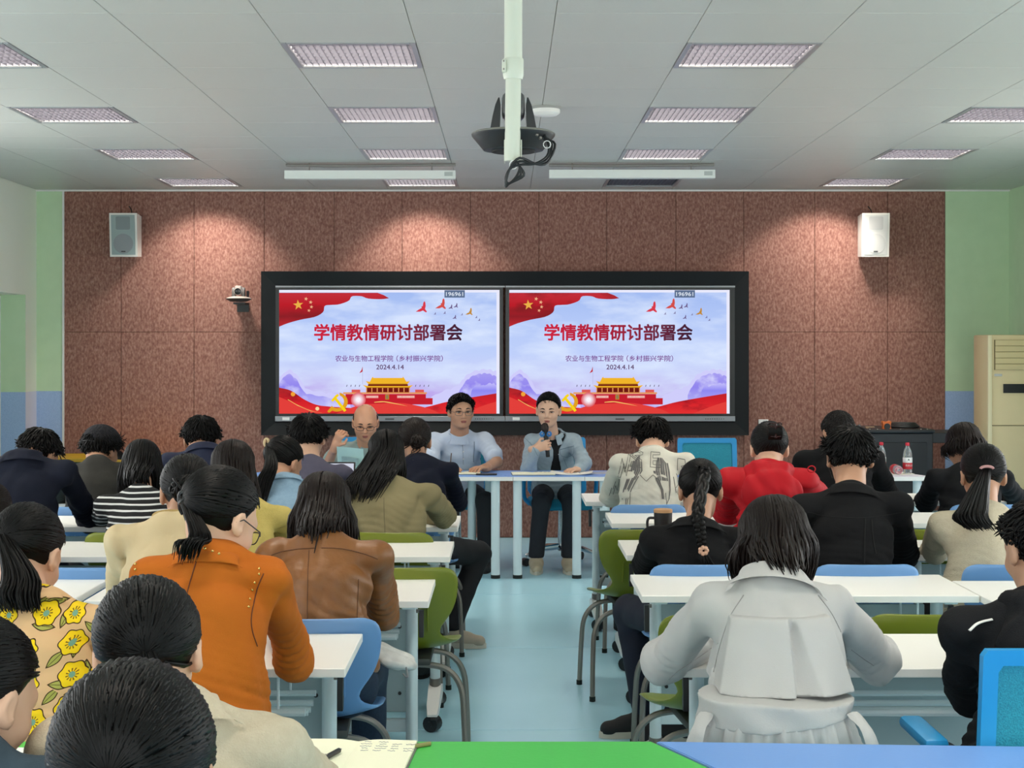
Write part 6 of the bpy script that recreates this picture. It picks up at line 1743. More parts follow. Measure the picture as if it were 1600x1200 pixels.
fr = MA('FRACT', MA('MULTIPLY', MA('ADD', sp.outputs[2], MA('MULTIPLY', nz.outputs['Fac'], 0.015)), 1 / 0.027))
col = mixc(MA('LESS_THAN', fr, 0.30), '#121214', '#d9d9d6'); L.new(col, bs.inputs['Base Color'])
c = stu('person in a black and white striped top on a green chair', (222, 730), (220, 772), 7.50, 158, 285, Yc=-0.30, hipu=215, sw=0.165, pitch=36, yaw=-4, hs=1.04, top=dict(name='striped_top', mat=sm_),
    hair=dict(style='long', len=0.19, n=210, endz=-0.1, fall=(0, -0.05, -1), puff=0.8), seed=36, h=0.011)
DENIM = cloth('light_denim', '#8fabc0', '#7b98af', sc=60, bump=0.3)
c = stu('person in a light denim jacket bending over a desk, beige hair tie', (442, 724), (446, 752), 7.50, 395, 490, Yc=-0.24, hipu=440, sw=0.150, pitch=34, yaw=34, hs=1.02, top=dict(name='denim_jacket', mat=DENIM),
    hair=dict(style='pony', tie=(-0.55, -0.75, 0.2), tail=[P(424, 728, 7.18), P(414, 752, 7.15), P(405, 790, 7.13)], width=0.026, n=200), seed=37, h=0.011)
flap_collar(c, DENIM, r0=0.06, h0=0.015, r1=0.09, drop=0.02)
HMc = c['HM']; tp_ = c['H'].scalp((-0.55, -0.75, 0.2), 0.1) - c['root'].location
obj('hair_tie', MB().tube([tp_ + Vector((0.010 * math.cos(a), 0.012 * math.sin(a) * 0.4, 0.018 * math.sin(a))) for a in np.linspace(0, 2 * PI, 14)], 0.007, 6), mat('beige_tie', '#c9b28a', 0.8), c['root'])
KHAKI = cloth('khaki_cotton', '#8a8060', '#7d7354', sc=8, bump=0.12)
c = stu('person in a khaki jacket leaning an elbow on the desk', (603, 712), (608, 754), 7.50, 530, P(694, 808, 7.52), Yc=-0.26, hipu=612, sw=0.185, pitch=22, yaw=-8, hs=1.0, top=dict(name='jacket', mat=KHAKI),
    hair=dict(style='long', len=0.27, n=260, endz=-0.3, fall=(-0.3, -0.15, -1), r=0.009, puff=1.8, amax=145), seed=38, h=0.010, amp=0.0147, bulk=1.08)
seam(c, [(600, 778), (600, 800), (602, 840)], 7.3, mat('khaki_stitch', '#6a6148', 0.8), 0.0016)

# ---- row 5, left
NAVYS = cloth('navy_knit', '#141829', '#101422', sc=40)
c = stu('person in a navy sweater beside the aisle, one leg out to the side', (648, 690), (656, 722), 8.62, 600, P(716, 784, 8.62), Yc=-0.22, hipu=654, sw=0.165, pitch=16, yaw=-4, hs=1.05, top=dict(name='sweater', mat=NAVYS),
    hair=dict(style='bun', mat=M_HAIRB, tie=(0.1, -0.85, -0.5), br=0.036, wisps=14, n=200), seed=41, h=0.012, pants=BLACKT, shoes=mat('beige_sneaker', '#b8ab98', 0.7),
    knees=(Vector((PX(640, 8.55), 8.62, 0.50)), Vector((PX(748, 8.55), 8.55, 0.47))), ankles=(Vector((PX(640, 8.6), 8.6, 0.09)), Vector((PX(704, 8.3), 8.3, 0.09))), feet=(None, (1, -0.25, 0)))
c = stu('person in a mauve grey shirt in front of the laptop', (482, 684), (484, 724), 8.62, 420, 552, Yc=-0.2, hipu=486, sw=0.185, pitch=10, yaw=4, hs=1.08, man=True, top=dict(name='shirt', mat=cloth('mauve_cotton', '#5b586a', '#52505f')),
    hair=dict(style='short', n=360, len=0.036, lift=1.02), seed=42, h=0.012, skin=M_SKIN2)
c = stu('person in a navy zip jacket seen before the felt wall', (315, 688), (317, 706), 8.62, 245, 385, Yc=-0.24, hipu=316, sw=0.195, pitch=22, hs=1.09, man=True, top=dict(name='jacket', mat=cloth('navy_nylon', '#262c44', '#20263b', rough=0.6)),
    hair=dict(style='short', n=320), seed=43, h=0.012)
flap_collar(c, cloth('navy_nylon', '#262c44'), r0=0.068, h0=0.03, r1=0.1, drop=0.02)
c = stu('person in a dark grey shirt wearing a black cap', (158, 704), (150, 724), 8.62, 90, 235, Yc=-0.26, hipu=152, sw=0.20, pitch=20, yaw=26, hs=1.04, man=True, top=dict(name='shirt', mat=cloth('dark_grey_cotton', '#34332f', '#2d2c29')),
    hair=dict(style='short', n=300, len=0.045), seed=44, h=0.012, bulk=1.1)
f_ = el((0, -0.008, 0.048), (0.094, 0.116, 0.092)); g_ = el((0, -0.008, 0.048), (0.089, 0.111, 0.087)); ho_ = el((0, -0.125, 0.03), (0.032, 0.05, 0.026))
def capf(X, Y, Z): return np.maximum(np.maximum(np.maximum(f_(X, Y, Z), -g_(X, Y, Z)), 0.018 - Z - 0.12 * Y), -ho_(X, Y, Z))
V_, Q_ = nets(capf, (-0.12, -0.15, -0.03), (0.12, 0.13, 0.16), 0.0045)
Rm = np.array(c['HM'].to_3x3())
co = obj('cap', np_mesh('cap', V_ @ Rm.T + np.array(c['HM'].translation) - c['org'], Q_), cloth('black_cap', '#26262a', '#1f1f23'), c['root'])
mb = MB()
rg_ = []
for z_ in (0.022, 0.016):
    rg_.append([c['HM'] @ Vector((0.082 * math.cos(a), 0.085 + 0.075 * math.sin(a), z_ - 0.02 * math.sin(a) - 0.01 * math.cos(a) ** 2)) - c['root'].location for a in np.linspace(0.0, PI, 17)] + [c['HM'] @ Vector((x, 0.075, z_)) - c['root'].location for x in (-0.07, 0.07)])
obj('brim', mb.loft(rg_), cloth('black_cap', '#17171a'), co)
obj('strap', MB().tube([c['HM'] @ Vector((0.04 * math.cos(a), -0.008 - 0.116 + 0.012 * abs(math.cos(a)), 0.02 )) - c['root'].location for a in np.linspace(0, PI, 9)], 0.006, 6, flat=0.4), M_BLACKP, co)

# ---- row 3, right
BLK = cloth('black_cotton', '#131315', '#0f0f11', sc=20)
c = stu('person in a black jacket and scrunchie beside the black tumbler', (1094, 768), (1088, 822), 6.48, P(1010, 882, 6.48), 1178, Yc=-0.32, hipu=1085, sw=0.170, pitch=26, hs=1.05, top=dict(name='jacket', mat=BLK), hair=dict(style='braid', tie=(0.02, -0.93, 0.1), n=230), seed=51, h=0.010,
    pants=NAVYT, shoes=mat('black_sneaker', '#19191b', 0.7), bulk=1.05, knees=(Vector((0.52, 6.50, 0.50)), Vector((0.85, 6.6, 0.50))), ankles=(Vector((0.575, 6.40, 0.10)), Vector((0.70, 6.3, 0.09))), feet=((-1, -0.25, 0), (-0.95, -0.3, 0)))
flap_collar(c, BLK, r0=0.066, h0=0.02, r1=0.115, drop=0.03)
lk = Locks()
bp_ = catmull([c['H'].scalp((0.02, -0.93, 0.25), 0.06), c['H'].scalp((0.02, -0.95, -0.1), 0.13), P(1091, 800, 6.02), P(1094, 830, 5.99), P(1097, 855, 5.99)], 60)
bp_ = [c['push'](p, 0.016) for p in bp_]
sd_ = c['side']
for j in range(3):
    pts = []
    for k, p in enumerate(bp_):
        a = k / 60 * PI * 9 + j * 2 * PI / 3
        w_ = 0.016 * (1 - 0.4 * k / 60)
        pts.append(p + sd_ * w_ * math.sin(a) + Vector((0, -1, 0.2)) * 0.009 * math.sin(2 * a))
    lk.add(pts, 0.0155, 7, 0.6, 0.85)
tl = bp_[-1]
for k in range(24):
    q = c['rg'].normal(size=3) * 0.006
    lk.add(catmull([tl + Vector(q) * 0.4, P(1103, 873, 5.97) + Vector(q), P(1112 + c['rg'].uniform(-5, 5), 893, 5.98) + Vector(q) * 1.6], 8), 0.005, 5, 0.2, 0.7)
V_, Q_ = lk.data()
br = obj('braid', np_mesh('braid', V_ - c['org'], Q_), M_HAIR, c['root'])
mb = MB()
for k in range(7):
    a = k * 2 * PI / 7
    mb.ell(P(1099, 860, 5.975) + Vector((0.013 * math.cos(a), -0.006 * abs(math.sin(a)) - 0.004, 0.012 * math.sin(a))) - c['root'].location, (0.009, 0.009, 0.009), 8, 6)
obj('scrunchie', mb, mat('pink_scrunchie', '#c99f86', 0.8), br)
BSH = cloth('black_shirt_cloth', '#121214', '#0e0e10', sc=12)
c = stu('person in a black shirt with a yoke seam and face mask', (1328, 716), (1330, 770), 6.48, P(1262, 880, 6.45), P(1412, 868, 6.52), Yc=-0.28, hipu=1332, sw=0.196, pitch=10, yaw=4, hs=1.10, man=True, top=dict(name='shirt', mat=BSH),
    hair=dict(style='short', n=430, len=0.036, lift=1.02), seed=52, h=0.010, amp=0.0126, bulk=1.06, skin=M_SKIN)
flap_collar(c, BSH, r0=0.068, h0=0.022, r1=0.105, drop=0.028)
ear_loop(c, M_BLACKP, -1); ear_loop(c, M_BLACKP, 1)
BS = mat('black_stitch', '#050506', 0.9)
seam(c, [(1262, 800), (1300, 808), (1360, 808), (1412, 800)], 6.2, BS, 0.0016)
seam(c, [(1352, 810), (1351, 840), (1350, 880)], 6.2, BS, 0.003)
seam(c, [(1362, 812), (1364, 840), (1368, 865)], 6.2, BS, 0.003)
CREAM = cloth('cream_wool', '#cfc4ac', '#bfb399', sc=70, bump=0.4, fine=220)
c = stu('person in a cream knitted sweater with a pink hair tie', (1536, 744), (1542, 798), 6.48, P(1458, 862, 6.50), P(1640, 862, 6.5), Yc=-0.28, hipu=1536, sw=0.175, pitch=18, yaw=6, hs=1.06, top=dict(name='sweater', mat=CREAM),
    hair=dict(style='pony', tie=(-0.12, -0.9, -0.3), tail=[P(1522, 790, 6.05), P(1517, 808, 6.0), P(1532, 827, 6.0)], width=0.055, nt=90, n=230), seed=53, h=0.010, amp=0.0105, bulk=1.04, skin=M_SKIN)
tp_ = c['H'].scalp((-0.12, -0.9, -0.3), 0.1) - c['root'].location
obj('hair_tie', MB().tube([tp_ + Vector((0.026 * math.cos(a), -0.012, 0.010 * math.sin(a) + 0.004)) for a in np.linspace(0, PI, 10)], 0.006, 6), mat('pink_tie', '#b98a88', 0.7), c['root'])

# ---- row 4, right
RED = cloth('red_nylon', '#b81220', '#a50f1b', sc=10, rough=0.6, bump=0.1)
c = stu('person in a bright red hooded jacket with a dark claw clip', (1202, 702), (1200, 736), 7.66, P(1136, 800, 7.68), P(1282, 790, 7.68), Yc=-0.24, hipu=1205, sw=0.185, pitch=20, yaw=4, hs=1.07, top=dict(name='hooded_jacket', mat=RED),
    hair=dict(style='claw', tie=(0.15, -0.95, 0.0), n=210), seed=61, h=0.010, amp=0.024, bulk=1.12, skin=M_SKIN2)
hood(c, RED, 0.115, 0.12, out=0.015, w=1.3)
tp_ = c['H'].scalp((0.15, -0.95, 0.15), 0.27) - c['root'].location
mb = MB()
for s in (-1, 1):
    for k in range(5):
        mb.tube(catmull([tp_ + Vector((s * 0.004, -0.005, 0.034 - 0.016 * k)), tp_ + Vector((s * 0.024, -0.004, 0.036 - 0.016 * k)), tp_ + Vector((s * 0.034, 0.02, 0.028 - 0.016 * k))], 6), 0.0035, 5)
mb.box(tp_ + Vector((0, -0.006, 0.0)), (0.012, 0.008, 0.075), 0.003)
obj('claw_clip', mb, mat('tortoise_clip', '#2a0f10', 0.2), c['root'])
obj('hood_cord', MB().tube([P(1268 + 6 * math.cos(a), 733 + 5 * math.sin(a), 7.3) - c['root'].location for a in np.linspace(0, 2 * PI, 14)], 0.003, 5), RED, c['top'])

# ---- row 5, right
pm_ = cloth('white_printed_cotton', '#d6d3c6', '#cbc8ba', sc=20)
c = stu('person in a white shirt printed with grey figures and outlined letters', (1019, 688), (1020, 708), 8.74, P(955, 776, 8.76), P(1090, 768, 8.78), Yc=-0.30, hipu=1014, sw=0.185, pitch=34, hs=1.06, man=True, top=dict(name='shirt', mat=pm_),
    hair=dict(style='short', n=400, len=0.045, lift=1.03), seed=71, h=0.010, amp=0.0126, bulk=1.12, pants=JEANS, skin=M_SKIN2)
collar(c, pm_, r=0.066, hgt=0.03)
PRINT = mat('grey_print', '#68666400'[:7], 0.85)
def decal(ctx, name, pts2, faces, m, lift=0.003):
    """lay a flat outline (picture points) on the garment"""
    vs = []
    for u, v in pts2:
        q, n = hit_pt(ctx, u, v, lift)
        vs.append(None if q is None else q - ctx['root'].location)
    fs = [f for f in faces if all(vs[i] is not None for i in f)]
    vs = [Vector((0, 0, -9)) if v is None else v for v in vs]
    used_ = sorted({i for f in fs for i in f}); mp_ = {i: k for k, i in enumerate(used_)}
    if not fs: return
    mb = MB().raw([vs[i] for i in used_], [tuple(mp_[i] for i in f) for f in fs])
    return obj(name, mb, m, ctx['top'], sm=None)
def blob_print(ctx, name, left, right, m, nx=5):
    """a ragged vertical figure between two outlines"""
    pts, fs = [], []
    n = len(left)
    for (a, b), (cc, d) in zip(left, right):
        for k in range(nx + 1): pts.append((a + (cc - a) * k / nx, b + (d - b) * k / nx))
    for i in range(n - 1):
        for k in range(nx): fs.append((i * (nx + 1) + k, i * (nx + 1) + k + 1, (i + 1) * (nx + 1) + k + 1, (i + 1) * (nx + 1) + k))
    return decal(ctx, name, pts, fs, m)
L1_ = [(996, 713), (987, 720), (982, 735), (979, 750), (974, 765), (972, 780), (973, 792)]; R1_ = [(1003, 712), (1004, 722), (1005, 736), (996, 750), (988, 765), (982, 780), (980, 792)]
L2_ = [(1026, 715), (1022, 722), (1020, 736), (1024, 750), (1032, 765), (1034, 780), (1030, 792)]; R2_ = [(1036, 716), (1044, 724), (1047, 738), (1048, 752), (1048, 766), (1046, 780), (1040, 792)]
rp = random.Random(5)
def lerp2(a, b, t): return (a[0] + (b[0] - a[0]) * t, a[1] + (b[1] - a[1]) * t)
for LL, RR in ((L1_, R1_), (L2_, R2_)):
    for k in range(7):
        i0 = rp.choice((0, 0, 1)) if 0 < k < 6 else rp.choice((1, 2)); i1 = rp.choice((5, 6, 6, 7)) if k in (0, 1, 6) else rp.choice((3, 4, 5, 7))
        a0_, a1_ = k / 7 + 0.01, (k + 1) / 7 + rp.uniform(-0.05, 0.012)
        l_ = [lerp2(a, b_, a0_) for a, b_ in zip(LL, RR)][i0:i1]; r_ = [lerp2(a, b_, a1_) for a, b_ in zip(LL, RR)][i0:i1]
        if len(l_) > 1: blob_print(c, 'print_figure', l_, r_, PRINT, 1)
GL = mat('print_line', '#5c5b58', 0.85)
def strokes(ctx, segs, r, m, name='print_letter'):
    for s_ in segs:
        pts = []
        for u, v in s_:
            q, n = hit_pt(ctx, u, v, 0.002)
            if q is not None: pts.append(q - ctx['root'].location)
        if len(pts) > 1: obj(name, MB().tube(pts, r, 4), m, ctx['top'])
def pl(*p): 
    out = []
    for a, b in zip(p[:-1], p[1:]): out += [(a[0] + (b[0] - a[0]) * t / 4, a[1] + (b[1] - a[1]) * t / 4) for t in range(4)]
    return out + [p[-1]]
strokes(c, [pl((966, 745), (972, 716), (976, 738), (982, 710), (985, 712), (979, 744), (975, 724), (970, 746), (966, 745)),
            pl((1001, 708), (992, 705), (988, 712), (1000, 720), (999, 728), (990, 727)), pl((1005, 707), (994, 702), (984, 711), (996, 721), (994, 724), (987, 721), (985, 728), (1002, 731), (1003, 719), (992, 712), (1004, 711), (1005, 707)),
            pl((1017, 706), (1031, 707), (1031, 711), (1020, 711), (1020, 716), (1029, 716), (1029, 720), (1020, 720), (1020, 726), (1032, 727), (1032, 731), (1016, 730), (1017, 706)),
            pl((1058, 735), (1059, 716), (1070, 718), (1071, 727), (1064, 728), (1071, 737)),
            pl((968, 748), (964, 766), (962, 758), (958, 772)), pl((1056, 740), (1062, 752), (1056, 762)), pl((1052, 745), (1056, 770)), pl((1000, 742), (1010, 752), (1020, 742), (1032, 752)), pl((985, 770), (984, 792)), pl((1040, 770), (1042, 792)),
            pl((956, 762), (952, 774)), pl((962, 752), (958, 764))], 0.0015, GL)
c = stu('person in a black top between the red jacket and the water bottles', (1310, 678), (1312, 702), 8.74, P(1252, 776, 8.74), P(1386, 774, 8.76), Yc=-0.26, hipu=1318, sw=0.20, pitch=24, yaw=-10, hs=1.06, man=True, top=dict(name='top', mat=BLK),
    hair=dict(style='buzz', n=420, mat=M_HAIRG), seed=72, h=0.012, bulk=1.12, skin=M_SKIN)
c = stu('person in a black fleece coat in front of the air conditioner', (1506, 698), (1516, 734), 8.74, P(1446, 785, 8.76), P(1590, 780, 8.78), Yc=-0.22, hipu=1512, sw=0.19, pitch=26, yaw=-12, hs=1.08, top=dict(name='coat', mat=HOOD),
    hair=dict(style='long', mat=M_HAIRB, len=0.07, n=200, endz=-0.1, puff=1.2), seed=73, h=0.012, bulk=1.14)
# ------------------------------------------------------------------ the three people at the front table, facing us
WSH = cloth('pale_blue_shirt', '#c3cfe0', '#b9c6d9', sc=16)
c = person('person in a pale blue short sleeved shirt and glasses writing at the front table', P(720, 643, 11.36), P(718, 677, 11.48), Vector((PX(716, 11.6), 11.6, 0.53)), face=-1, sw=0.192, yaw=14, pitch=2, hs=1.10, man=True, jaw=1.08,
    el_=(P(670, 726, 11.3), P(776, 722, 11.32)), wr=(P(700, 731, 11.08), P(757, 731, 11.08)), sleeve='short', top=dict(name='shirt', mat=WSH), pants=BLACKT, hair=dict(style='short', n=420, len=0.026, lift=1.0, hl=0.018), seed=81, h=0.0100, eyes=0.7, bulk=1.10, amp=0.011,
    hand={0: dict(d=(0.5, -0.9, 0.05), curl=0.7), 1: dict(d=(-0.6, -0.8, 0.05), curl=0.55)}, knees=(Vector((PX(690, 11.2), 11.2, 0.50)), Vector((PX(758, 11.2), 11.2, 0.50))), neck_r=0.06, skin=M_SKIN)
glasses(c, mat('thin_metal', '#5d5a57', 0.3, metal=0.6), 0.0016)
flap_collar(c, WSH, r0=0.066, h0=0.02, r1=0.10, drop=0.045, a0=20, a1=160)
flap_collar(c, WSH, r0=0.066, h0=0.024, r1=0.095, drop=0.02, a0=170, a1=370)
WS = mat('shirt_stitch', '#8c99ab', 0.8)
seam(c, [(722, 688), (723, 705), (724, 726)], 11.3, WS, 0.002)
for v in (695, 706, 717):
    q, n = hit_pt(c, 724, v, 0.001)
    if q is not None: obj('button', MB().ell(q - c['root'].location, (0.005, 0.003, 0.005), 8, 6), M_WHITEP, c['top'])
seam(c, [(741, 690), (741, 700), (740, 712), (740, 722)], 11.3, mat('lanyard_blue', '#6f7f95', 0.7), 0.003)
GSH = cloth('grey_green_shirt', '#9fb0ab', '#94a5a0', sc=16)
c = person('person with glasses in a grey green shirt reading a sheet at the front table', P(571, 660, 11.34), P(574, 690, 11.5), Vector((PX(576, 11.6), 11.6, 0.53)), face=-1, sw=0.195, yaw=4, pitch=20, hs=1.13, man=True, jaw=1.12,
    el_=(P(512, 727, 11.38), P(642, 727, 11.3)), wr=(P(524, 696, 11.18), P(604, 731, 11.1)), sleeve='short', top=dict(name='shirt', mat=GSH), pants=BLACKT, hair=dict(style='bald'), seed=82, h=0.0100, eyes=0.5, bulk=1.12, amp=0.011,
    hand={0: dict(d=(0.35, -0.3, 0.85), n=(-0.5, -0.8, 0.1), t=(0.6, -0.4, 0.3), curl=1.0)}, neck_r=0.062, skin=mat('skin_warm', '#d09a7a', 0.42, spec=0.4))
glasses(c, M_BLACKP, 0.0018, 0.014)
flap_collar(c, GSH, r0=0.068, h0=0.02, r1=0.10, drop=0.045, a0=20, a1=160)
seam(c, [(586, 705), (588, 716), (588, 728)], 11.3, mat('grey_stitch', '#75857f', 0.8), 0.002)
DEN2 = cloth('pale_grey_denim', '#a9b9c2', '#98a9b4', sc=40, bump=0.3)
x0_ = PX(868, 11.3)
def open_front(X, Y, Z):
    """the open front of the jacket: a strip that widens towards the hem"""
    w_ = 0.020 + 0.045 * np.clip((0.80 - Z) / 0.2, 0, 1) + 0.05 * np.clip((Z - 0.86) / 0.1, 0, 1)
    return np.maximum(np.abs(X - x0_ - 0.006) - w_, Y - 11.42)
c = person('person in a pale grey denim jacket speaking into a microphone', P(857, 641, 11.28), P(862, 677, 11.42), Vector((PX(868, 11.58), 11.58, 0.53)), face=-1, sw=0.158, yaw=-8, pitch=8, roll=0, hs=1.06, jaw=1.04,
    el_=(P(826, 731, 11.24), P(912, 724, 11.26)), wr=(P(838, 700, 11.12), P(903, 733, 11.08)), top=dict(name='denim_jacket', mat=DEN2), pants=mat('black_slacks', '#171a22', 0.8), shoes=mat('beige_canvas_shoe', '#b9aa90', 0.75),
    hair=dict(style='bun', tie=(0.1, -0.95, -0.1), br=0.03, n=230), seed=83, h=0.0085, eyes=0.6, bulk=1.05, amp=0.011, hem=-0.05, cutf=open_front, under=mat('black_tee', '#0f1013', 0.85), skin=M_SKIN2,
    hand={0: dict(d=(0.85, -0.25, 0.25), n=(-0.15, -0.95, 0.1), t=(0, 0, 1), curl=[1.15, 1.2, 1.25, 1.3]), 1: dict(d=(-0.7, -0.7, 0.0), curl=0.6)},
    knees=(Vector((PX(846, 11.08), 11.08, 0.50)), Vector((PX(893, 11.08), 11.08, 0.50))), ankles=(Vector((PX(838, 11.1), 11.1, 0.10)), Vector((PX(889, 11.1), 11.1, 0.10))))
flap_collar(c, DEN2, r0=0.062, h0=0.016, r1=0.10, drop=0.05, a0=10, a1=70)
flap_collar(c, DEN2, r0=0.062, h0=0.016, r1=0.10, drop=0.05, a0=110, a1=170)
flap_collar(c, DEN2, r0=0.062, h0=0.022, r1=0.09, drop=0.02, a0=170, a1=370)
DS = mat('denim_stitch', '#71838f', 0.8)
seam(c, [(874, 703), (884, 700), (897, 697)], 11.3, DS, 0.003)
seam(c, [(875, 703), (877, 712), (887, 714), (896, 709), (897, 698)], 11.3, DS, 0.0018)
seam(c, [(880, 715), (884, 725), (888, 735)], 11.3, DS, 0.0018)
seam(c, [(820, 684), (832, 697), (840, 712)], 11.3, DS, 0.0018)
q, n = hit_pt(c, 873, 710, 0.001)
if q is not None: obj('button', MB().ell(q - c['root'].location, (0.007, 0.004, 0.007), 10, 6), M_CHROME, c['top'])
# microphone in her hand
wq = c['wr'][0] + Vector((0.85, -0.25, 0.25)).normalized() * 0.078 + Vector((0.15, 0.95, -0.1)).normalized() * 0.026
ax = Vector((-0.10, 0.12, 0.98)).normalized()
t = thing('microphone', 'black hand held microphone with a blue ribbon, held near the mouth', 'microphone', wq)
Mx = ax.to_track_quat('Z', 'Y').to_matrix()
obj('handle', MB().lathe([(0.012, -0.085), (0.015, -0.08), (0.015, 0.0), (0.019, 0.09), (0.022, 0.10)], 18, (0, 0, 0), Mx), M_BLACKP, t)
obj('grille', MB().lathe([(0.02, 0.10), (0.026, 0.115), (0.027, 0.135), (0.022, 0.155), (0.010, 0.164)], 18, (0, 0, 0), Mx), mat('mic_grille', '#2b211f', 0.5, metal=0.4), t)
mb = MB()
for s in (-1, 1):
    mb.tube([ax * 0.085 + Vector((s * (0.012 + 0.026 * math.sin(a) ** 2), -0.02 - 0.008 * math.sin(a), 0.014 * math.sin(2 * a))) for a in np.linspace(0, PI, 10)], 0.009, 6, flat=0.5)
obj('ribbon', mb, mat('blue_ribbon', '#2a6fae', 0.6), t)

# ------------------------------------------------------------------ small things on the front tables
def sheet(name, cat, label, c, w, d, rz, m, th=0.001, curl=0.0, z=0.0, grp=None):
    n = 8
    top_ = [[Vector((-w / 2 + w * i / n, -d / 2 + d * j, z + curl * (abs(i / n - 0.5) * 2) ** 2)) for j in (0, 1)] for i in range(n + 1)]
    vs = [p for r in top_ for p in r] + [p - Vector((0, 0, th)) for r in top_ for p in r]
    N2 = 2 * (n + 1); fs = []
    for i in range(n):
        a = 2 * i
        fs += [(a, a + 2, a + 3, a + 1), (N2 + a, N2 + a + 1, N2 + a + 3, N2 + a + 2), (a, N2 + a, N2 + a + 2, a + 2), (a + 1, a + 3, N2 + a + 3, N2 + a + 1)]
    fs += [(0, 1, N2 + 1, N2), (2 * n, N2 + 2 * n, N2 + 2 * n + 1, 2 * n + 1)]
    o = obj(name, MB().raw(vs, fs), m, None, sm=30, loc=c, rot=(0, 0, rz))
    return tag(o, label, cat, grp)
def notebook(label, c, w, d, rz, cover, page=M_CREAMP, lines=0, seed=3, th=0.008):
    """an open notebook: cover, two page blocks, a few handwritten lines"""
    t = thing('notebook', label, 'notebook', c, rz)
    obj('cover', MB().box((0, 0, 0.0015), (w + 0.008, d + 0.006, 0.003)), cover, t, sm=None)
    pgs = []
    for s in (-1, 1):
        n = 8; pr = []
        for i in range(n + 1):
            x = i / n
            pr.append((s * x * w / 2, 0.003 + th * (0.25 + 0.75 * math.sin(min(1, x * 2.2) * PI / 2)) * (1 - 0.25 * x)))
        pr += [(s * w / 2, 0.003), (0, 0.003)]
        pgs.append(obj('page_block', MB().prism(pr if s > 0 else pr[::-1], 'y', -d / 2, d / 2), page, t, sm=30))
    rg = random.Random(seed)
    for k in range(lines):
        y = d / 2 - 0.025 - 0.018 * k
        for sgm in range(rg.randint(2, 4)):
            x = 0.012 + sgm * 0.032 + rg.random() * 0.01
            ln_ = 0.012 + rg.random() * 0.016
            pts = [(x + ln_ * q / 8, y + rg.uniform(-0.003, 0.003), 0.003 + th * 1.0) for q in range(9)]
            obj('handwriting', MB().tube(pts, 0.0006, 3), M_INK, pgs[1])
    return t
ZT_ = ZT
notebook('open notebook with black cover in front of the person with the microphone', (PX(833, 10.9), 10.93, ZT_), 0.30, 0.2, 0.05, mat('dark_cover', '#2b2f33', 0.6), M_CREAMP, 2)
sheet('paper_sheet', 'paper', 'white papers curling under the hand of the person with the microphone', (PX(893, 10.92), 10.95, ZT_ + 0.003), 0.30, 0.21, -0.1, M_PAPER, 0.002, 0.014)
sheet('paper_sheet', 'paper', 'printed leaflet right of the papers of the person with the microphone', (PX(930, 11.0), 11.02, ZT_ + 0.002), 0.24, 0.2, 0.12, mat('leaflet', '#cdd0dc', 0.7, noise=('#8d93ad', 18, 0.5)), 0.0015, 0.004)
notebook('open notebook under the pen of the person in pale blue', (PX(722, 10.95), 10.98, ZT_), 0.26, 0.19, 0.0, mat('navy_cover', '#1c2230', 0.6), M_CREAMP, 0)
tag(obj('smartphone', MB().box((PX(760, 10.85), 10.86, ZT_ + 0.005), (0.15, 0.075, 0.009), 0.004, 2), mat('phone_black', '#0c0d10', 0.25)), 'black smartphone lying beside the person in pale blue', 'phone')
t = thing('pen', 'dark pen in the hand of the person in pale blue', 'pen', P(703, 727, 11.05))
obj('barrel', MB().tube([(0, 0, -0.02), (0.01, 0.03, 0.085)], 0.004, 8), mat('pen_brown', '#4a3528', 0.4), t)
obj('tip', MB().tube([(0, 0, -0.02), (-0.001, -0.004, -0.032)], [0.003, 0.0008], 8), M_STEEL, t)
# sheet held by the bald man
t = thing('printed_sheet', 'pale green printed sheet held up by the person in grey green', 'paper', P(549, 735, 11.05))
w_, h_ = 0.19, 0.16
obj('sheet', MB().loft([[Vector((-w_ / 2 + w_ * i / 6, 0.02 * math.sin(i / 6 * PI) - 0.10 * (z / h_), z + 0.018 * (1 - i / 6))) for i in range(7)] for z in (0, h_ / 2, h_)], closed=False), mat('pale_green_paper', '#c5e3d2', 0.75), t, sm=60)
obj('print_block', MB().loft([[Vector((-w_ / 2 + 0.03 + 0.12 * i / 6, 0.02 * math.sin((i + 1) / 8 * PI) - 0.10 * (z / h_) - 0.002, z + 0.014 * (1 - i / 6))) for i in range(7)] for z in (0.03, 0.06, 0.09)], closed=False), mat('print_grey', '#93a9a0', 0.8, noise=('#bcd8c9', 60, 0.4, (0.3, 1, 3))), t, sm=60)
